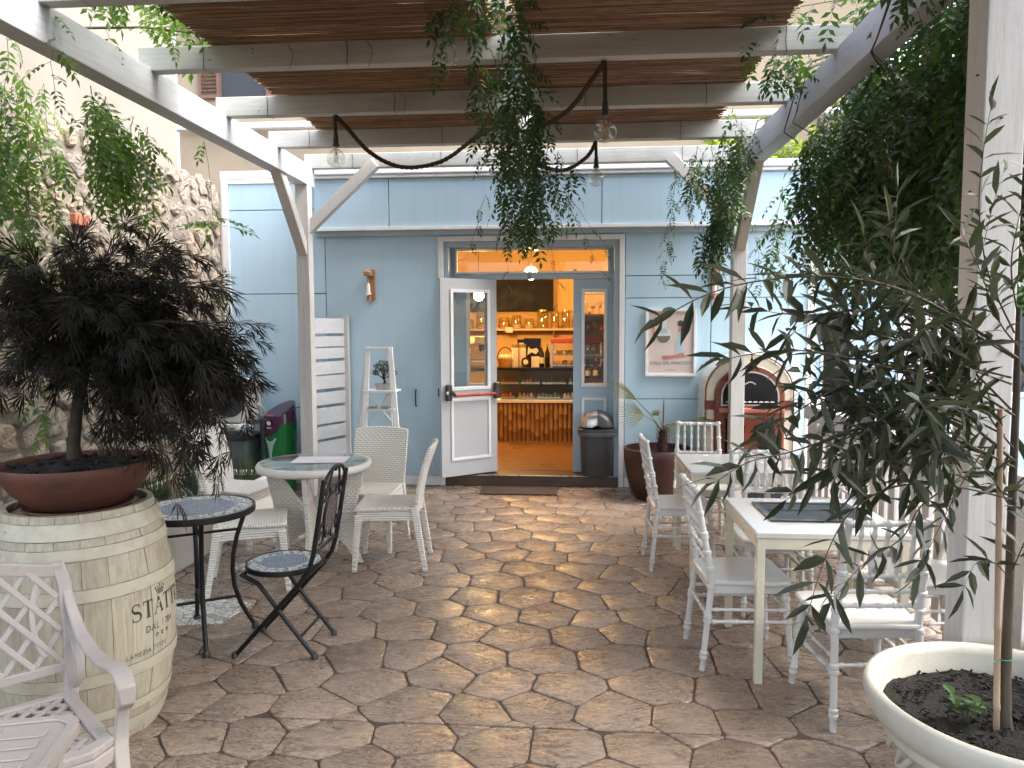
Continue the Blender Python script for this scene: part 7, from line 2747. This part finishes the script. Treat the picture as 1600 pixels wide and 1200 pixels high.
trunk_pts = [Vector((0, 0, -0.03)), oq(1571, 1060, 2.42), oq(1578, 900, 2.44), oq(1583, 740, 2.46), oq(1589, 600, 2.47), oq(1592, 480, 2.47)]
tk = MB()
tk.tube(trunk_pts, [0.019, 0.016, 0.0135, 0.012, 0.010, 0.007], 12)
tk.lathe([(0.03, -0.012), (0.022, 0.012), (0.016, 0.05)], 12)
tk.build('trunk', m_obark, ol, smooth=60)
cn = thing('support_cane', 'pale bamboo cane tied beside the olive trunk', 'cane', ob + Vector((-0.03, -0.01, 0)))
cp0, cp1 = Vector((0, 0, -0.05)), Q(1563, 640, 2.41) - ob - Vector((-0.03, -0.01, 0))
MB().turned(cp0, cp1, 0.0095, (0.12, 0.36, 0.62, 0.85), 12, 0.0085, bulge=1.15).build('cane_stem', m_cane, cn, smooth=50)
MB().tube([(0.012 + 0.026 * math.cos(a), 0.005 + 0.018 * math.sin(a), 0.235) for a in np.linspace(0, 2 * PI, 16, endpoint=False)], 0.0022, 5, closed=True).tube([(-0.014, -0.008, 0.235), (-0.03, -0.02, 0.229)], 0.0022, 5).build('green_tie', M('green_tie', (0.02, 0.19, 0.10), rough=0.5), cn, smooth=60)

rg = random.Random(27)
OLV = []
for k in range(10):
    mb = MB()
    leaflet(mb, (0, 0, 0), (rg.uniform(-.12, .12), 1, 0), (rg.uniform(-.3, .3), 0, 1), 0.104 * rg.uniform(0.7, 1.2), 0.0265 * rg.uniform(0.75, 1.2), rg.uniform(0.05, 0.3), rg.uniform(-0.15, 0.38), rows=2)
    OLV.append(mb)
omats = []
twigs = MB()


def smooth_path(pts, k=6):
    out = []
    for i in range(len(pts) - 1):
        p0, p1, p2, p3 = pts[max(i - 1, 0)], pts[i], pts[i + 1], pts[min(i + 2, len(pts) - 1)]
        for q in range(k):
            t = q / k
            out.append(0.5 * ((2 * p1) + (p2 - p0) * t + (2 * p0 - 5 * p1 + 4 * p2 - p3) * t * t + (3 * p1 - p0 - 3 * p2 + p3) * t ** 3))
    out.append(pts[-1])
    return out


def branch(ctrl, r0_, step=0.030, leaf_from=0.15, size=1.0, sub=0, world=True):
    r0 = r0_ * (0.62 if world else 1.0)
    pts = smooth_path([oq(*c_) if world else Vector(c_) for c_ in ctrl])
    n = len(pts)
    twigs.tube(pts, [r0 * (1 - 0.8 * i / n) for i in range(n)], 6)
    tot_ = sum((b - a).length for a, b in zip(pts, pts[1:]))
    run, nxt, flip = 0.0, tot_ * leaf_from, 0
    for a, b in zip(pts, pts[1:]):
        L = (b - a).length
        d = (b - a).normalized()
        s, t, _ = frame_of(d)
        while nxt < run + L:
            p = a.lerp(b, (nxt - run) / L)
            ang = flip * PI / 2 + rg.uniform(-0.6, 0.6)
            flip += 1
            for q in (0, 1):
                o_ = s * math.cos(ang + q * PI) + t * math.sin(ang + q * PI)
                dd = o_ + d * rg.uniform(0.5, 1.1) + Vector((0, 0, rg.uniform(-0.25, 0.25)))
                omats.append(mat_of(p, dd, Vector((0, 0, 1)) + rand_dir(rg) * 0.8, size * rg.uniform(0.7, 1.15)))
            if sub and rg.random() < sub:
                o_ = s * math.cos(ang + 0.8) + t * math.sin(ang + 0.8)
                e = p + (o_ * 0.9 + d * 0.7 + Vector((0, 0, rg.uniform(-0.2, 0.15)))) * rg.uniform(0.10, 0.24)
                branch([p, p.lerp(e, 0.5) + Vector((0, 0, 0.015)), e], r0 * 0.4, step, 0.2, size, 0, False)
            nxt += step * rg.uniform(0.75, 1.3)
        run += L
    omats.append(mat_of(pts[-1], pts[-1] - pts[-2], rand_dir(rg) + Vector((0, 0, 1)), size))


branch([(1586, 560, 2.46), (1520, 520, 2.4), (1450, 470, 2.35), (1400, 410, 2.32), (1390, 350, 2.3)], 0.006, 0.037, 0.2, 1.0, 0.21)
branch([(1580, 600, 2.45), (1500, 570, 2.3), (1430, 540, 2.2), (1370, 520, 2.15), (1320, 470, 2.1)], 0.006, 0.035, 0.2, 1.0, 0.24)
branch([(1575, 640, 2.44), (1490, 640, 2.25), (1420, 650, 2.2), (1350, 630, 2.15), (1300, 640, 2.1)], 0.006, 0.035, 0.2, 1.0, 0.24)
branch([(1580, 590, 2.45), (1520, 580, 2.55), (1450, 600, 2.6), (1380, 590, 2.62)], 0.006, 0.035, 0.2, 1.0, 0.24)
# long arms reaching left in front of the tables
branch([(1590, 560, 2.46), (1500, 500, 2.30), (1400, 450, 2.10), (1290, 432, 1.98), (1180, 440, 1.88), (1100, 462, 1.80), (1030, 500, 1.76)], 0.008, 0.042, 0.38, 1.0, 0.0)
branch([(1500, 520, 2.30), (1420, 480, 2.2), (1330, 486, 2.10), (1240, 492, 2.05), (1160, 478, 2.0)], 0.005, 0.032, 0.2, 0.9, 0.1)
branch([(1586, 650, 2.46), (1500, 600, 2.32), (1390, 575, 2.15), (1290, 552, 2.02), (1210, 548, 1.95), (1130, 562, 1.90)], 0.007, 0.040, 0.3, 1.0, 0.12)
branch([(1584, 720, 2.45), (1500, 650, 2.35), (1420, 600, 2.25), (1330, 600, 2.15), (1250, 640, 2.05), (1190, 690, 2.0)], 0.008, 0.035, 0.2, 1.0, 0.25)
branch([(1584, 730, 2.45), (1500, 690, 2.3), (1410, 670, 2.15), (1320, 680, 2.05), (1240, 705, 1.98), (1170, 722, 1.92), (1120, 752, 1.9)], 0.007, 0.036, 0.25, 1.0, 0.12)
branch([(1580, 780, 2.44), (1490, 760, 2.25), (1400, 760, 2.1), (1330, 800, 2.0), (1290, 870, 1.95), (1262, 960, 1.92)], 0.006, 0.052, 0.35, 1.0, 0.0)
branch([(1500, 750, 2.3), (1440, 790, 2.15), (1410, 840, 2.1), (1350, 880, 2.02), (1300, 940, 1.98)], 0.005, 0.05, 0.3, 0.95, 0.0)
branch([(1540, 700, 2.4), (1500, 760, 2.35), (1465, 830, 2.3), (1435, 890, 2.25)], 0.004, 0.035, 0.25, 0.9, 0.0)
branch([(1580, 640, 2.46), (1500, 560, 2.4), (1430, 500, 2.35), (1370, 440, 2.3), (1350, 370, 2.28)], 0.006, 0.043, 0.25, 1.0, 0.18)
branch([(1560, 620, 2.44), (1480, 590, 2.5), (1410, 540, 2.5), (1330, 500, 2.5), (1280, 440, 2.5)], 0.006, 0.043, 0.2, 1.0, 0.18)
branch([(1570, 680, 2.45), (1480, 640, 2.55), (1380, 630, 2.55), (1290, 600, 2.5), (1230, 570, 2.5)], 0.006, 0.034, 0.2, 1.0, 0.25)
branch([(1570, 700, 2.45), (1470, 700, 2.5), (1370, 720, 2.45), (1290, 735, 2.4), (1230, 780, 2.35)], 0.006, 0.04, 0.2, 1.0, 0.1)
branch([(1550, 650, 2.4), (1470, 620, 2.2), (1400, 640, 2.05), (1345, 680, 1.98), (1310, 720, 1.95)], 0.006, 0.03, 0.15, 1.0, 0.3)
branch([(1585, 520, 2.46), (1545, 430, 2.42), (1530, 330, 2.40), (1536, 240, 2.38), (1548, 170, 2.36)], 0.005, 0.045, 0.15, 0.85, 0.06)
branch([(1590, 540, 2.46), (1560, 500, 2.38), (1530, 420, 2.32), (1500, 360, 2.3)], 0.005, 0.036, 0.2, 0.9, 0.1)
branch([(1592, 500, 2.47), (1580, 420, 2.5), (1590, 350, 2.5), (1610, 270, 2.5)], 0.005, 0.036, 0.2, 0.9, 0.1)
branch([(1590, 620, 2.47), (1620, 560, 2.5), (1660, 500, 2.55), (1700, 470, 2.6)], 0.005, 0.041, 0.15, 1.0, 0.12)
branch([(1585, 760, 2.46), (1630, 720, 2.45), (1680, 690, 2.45)], 0.005, 0.041, 0.15, 1.0, 0.12)
branch([(1578, 900, 2.44), (1595, 860, 2.40), (1620, 800, 2.38), (1640, 720, 2.36)], 0.004, 0.034, 0.2, 0.9, 0.1)
branch([(1577, 905, 2.43), (1555, 880, 2.38), (1525, 880, 2.34), (1505, 920, 2.32)], 0.003, 0.040, 0.35, 0.9, 0.0)
branch([(1583, 700, 2.45), (1540, 640, 2.40), (1520, 560, 2.38), (1480, 480, 2.36)], 0.005, 0.041, 0.2, 0.95, 0.12)
branch([(1583, 800, 2.45), (1545, 740, 2.36), (1500, 700, 2.3), (1460, 690, 2.22)], 0.005, 0.041, 0.2, 0.95, 0.18)
twigs.build('branch', m_obark, ol, smooth=60)
grow(ol, omats, OLV, m_olive)

# young weed sprouting in the pot
wd_ = thing('seedling', 'small green seedling sprouting from the soil of the cream pot', 'plant', (1.27, 2.44, 0.42))
ws_, wl = MB(), []
rg = random.Random(3)
for k in range(5):
    e = Vector((rg.uniform(-.06, .06), rg.uniform(-.05, .05), rg.uniform(0.03, 0.10)))
    ws_.tube([(0, 0, -0.01), e * 0.5 + Vector((0, 0, .01)), e], [0.002, 0.0016, 0.0012], 5)
    for q in range(4):
        d_ = Vector((rg.uniform(-1, 1), rg.uniform(-1, 1), 0.2))
        wl.append(mat_of(e * (0.7 + 0.1 * q), d_, (0, 0, 1), rg.uniform(0.8, 1.2)))
ws_.build('stem', m_grass, wd_, smooth=60)
WL = MB()
leaflet(WL, (0, 0, 0), (0, 1, 0), (0, 0, 1), 0.045, 0.030, 0.15, 0.2, rows=2)
grow(wd_, wl, [WL], leafmat('seedling_leaf', (0.05, 0.11, 0.025), (0.09, 0.16, 0.04), trans=0.35))

# scattered dry leaves on the paving
rg = random.Random(77)
m_dry = M('dry_leaf', (0.16, 0.09, 0.045), (0.09, 0.05, 0.03), rough=0.8)
dlf = MB()
leaflet(dlf, (0, 0, 0), (0, 1, 0), (0, 0, 1), 0.035, 0.016, 0.25, -0.2)
dme = dlf.mesh('dry_leaf', m_dry)
for k in range(12):
    px, py = rg.uniform(260, 1250), rg.uniform(800, 1190)
    p = G(px, py)
    o = put('dry_leaf', dme, None, mat_of((p.x, p.y, 0.005), (rg.uniform(-1, 1), rg.uniform(-1, 1), 0), (rg.uniform(-.2, .2), rg.uniform(-.2, .2), 1), rg.uniform(0.5, 1.1)))
    tag(o, 'small dry brown leaf lying on the stamped paving', 'leaf', 'dry leaves on the paving')
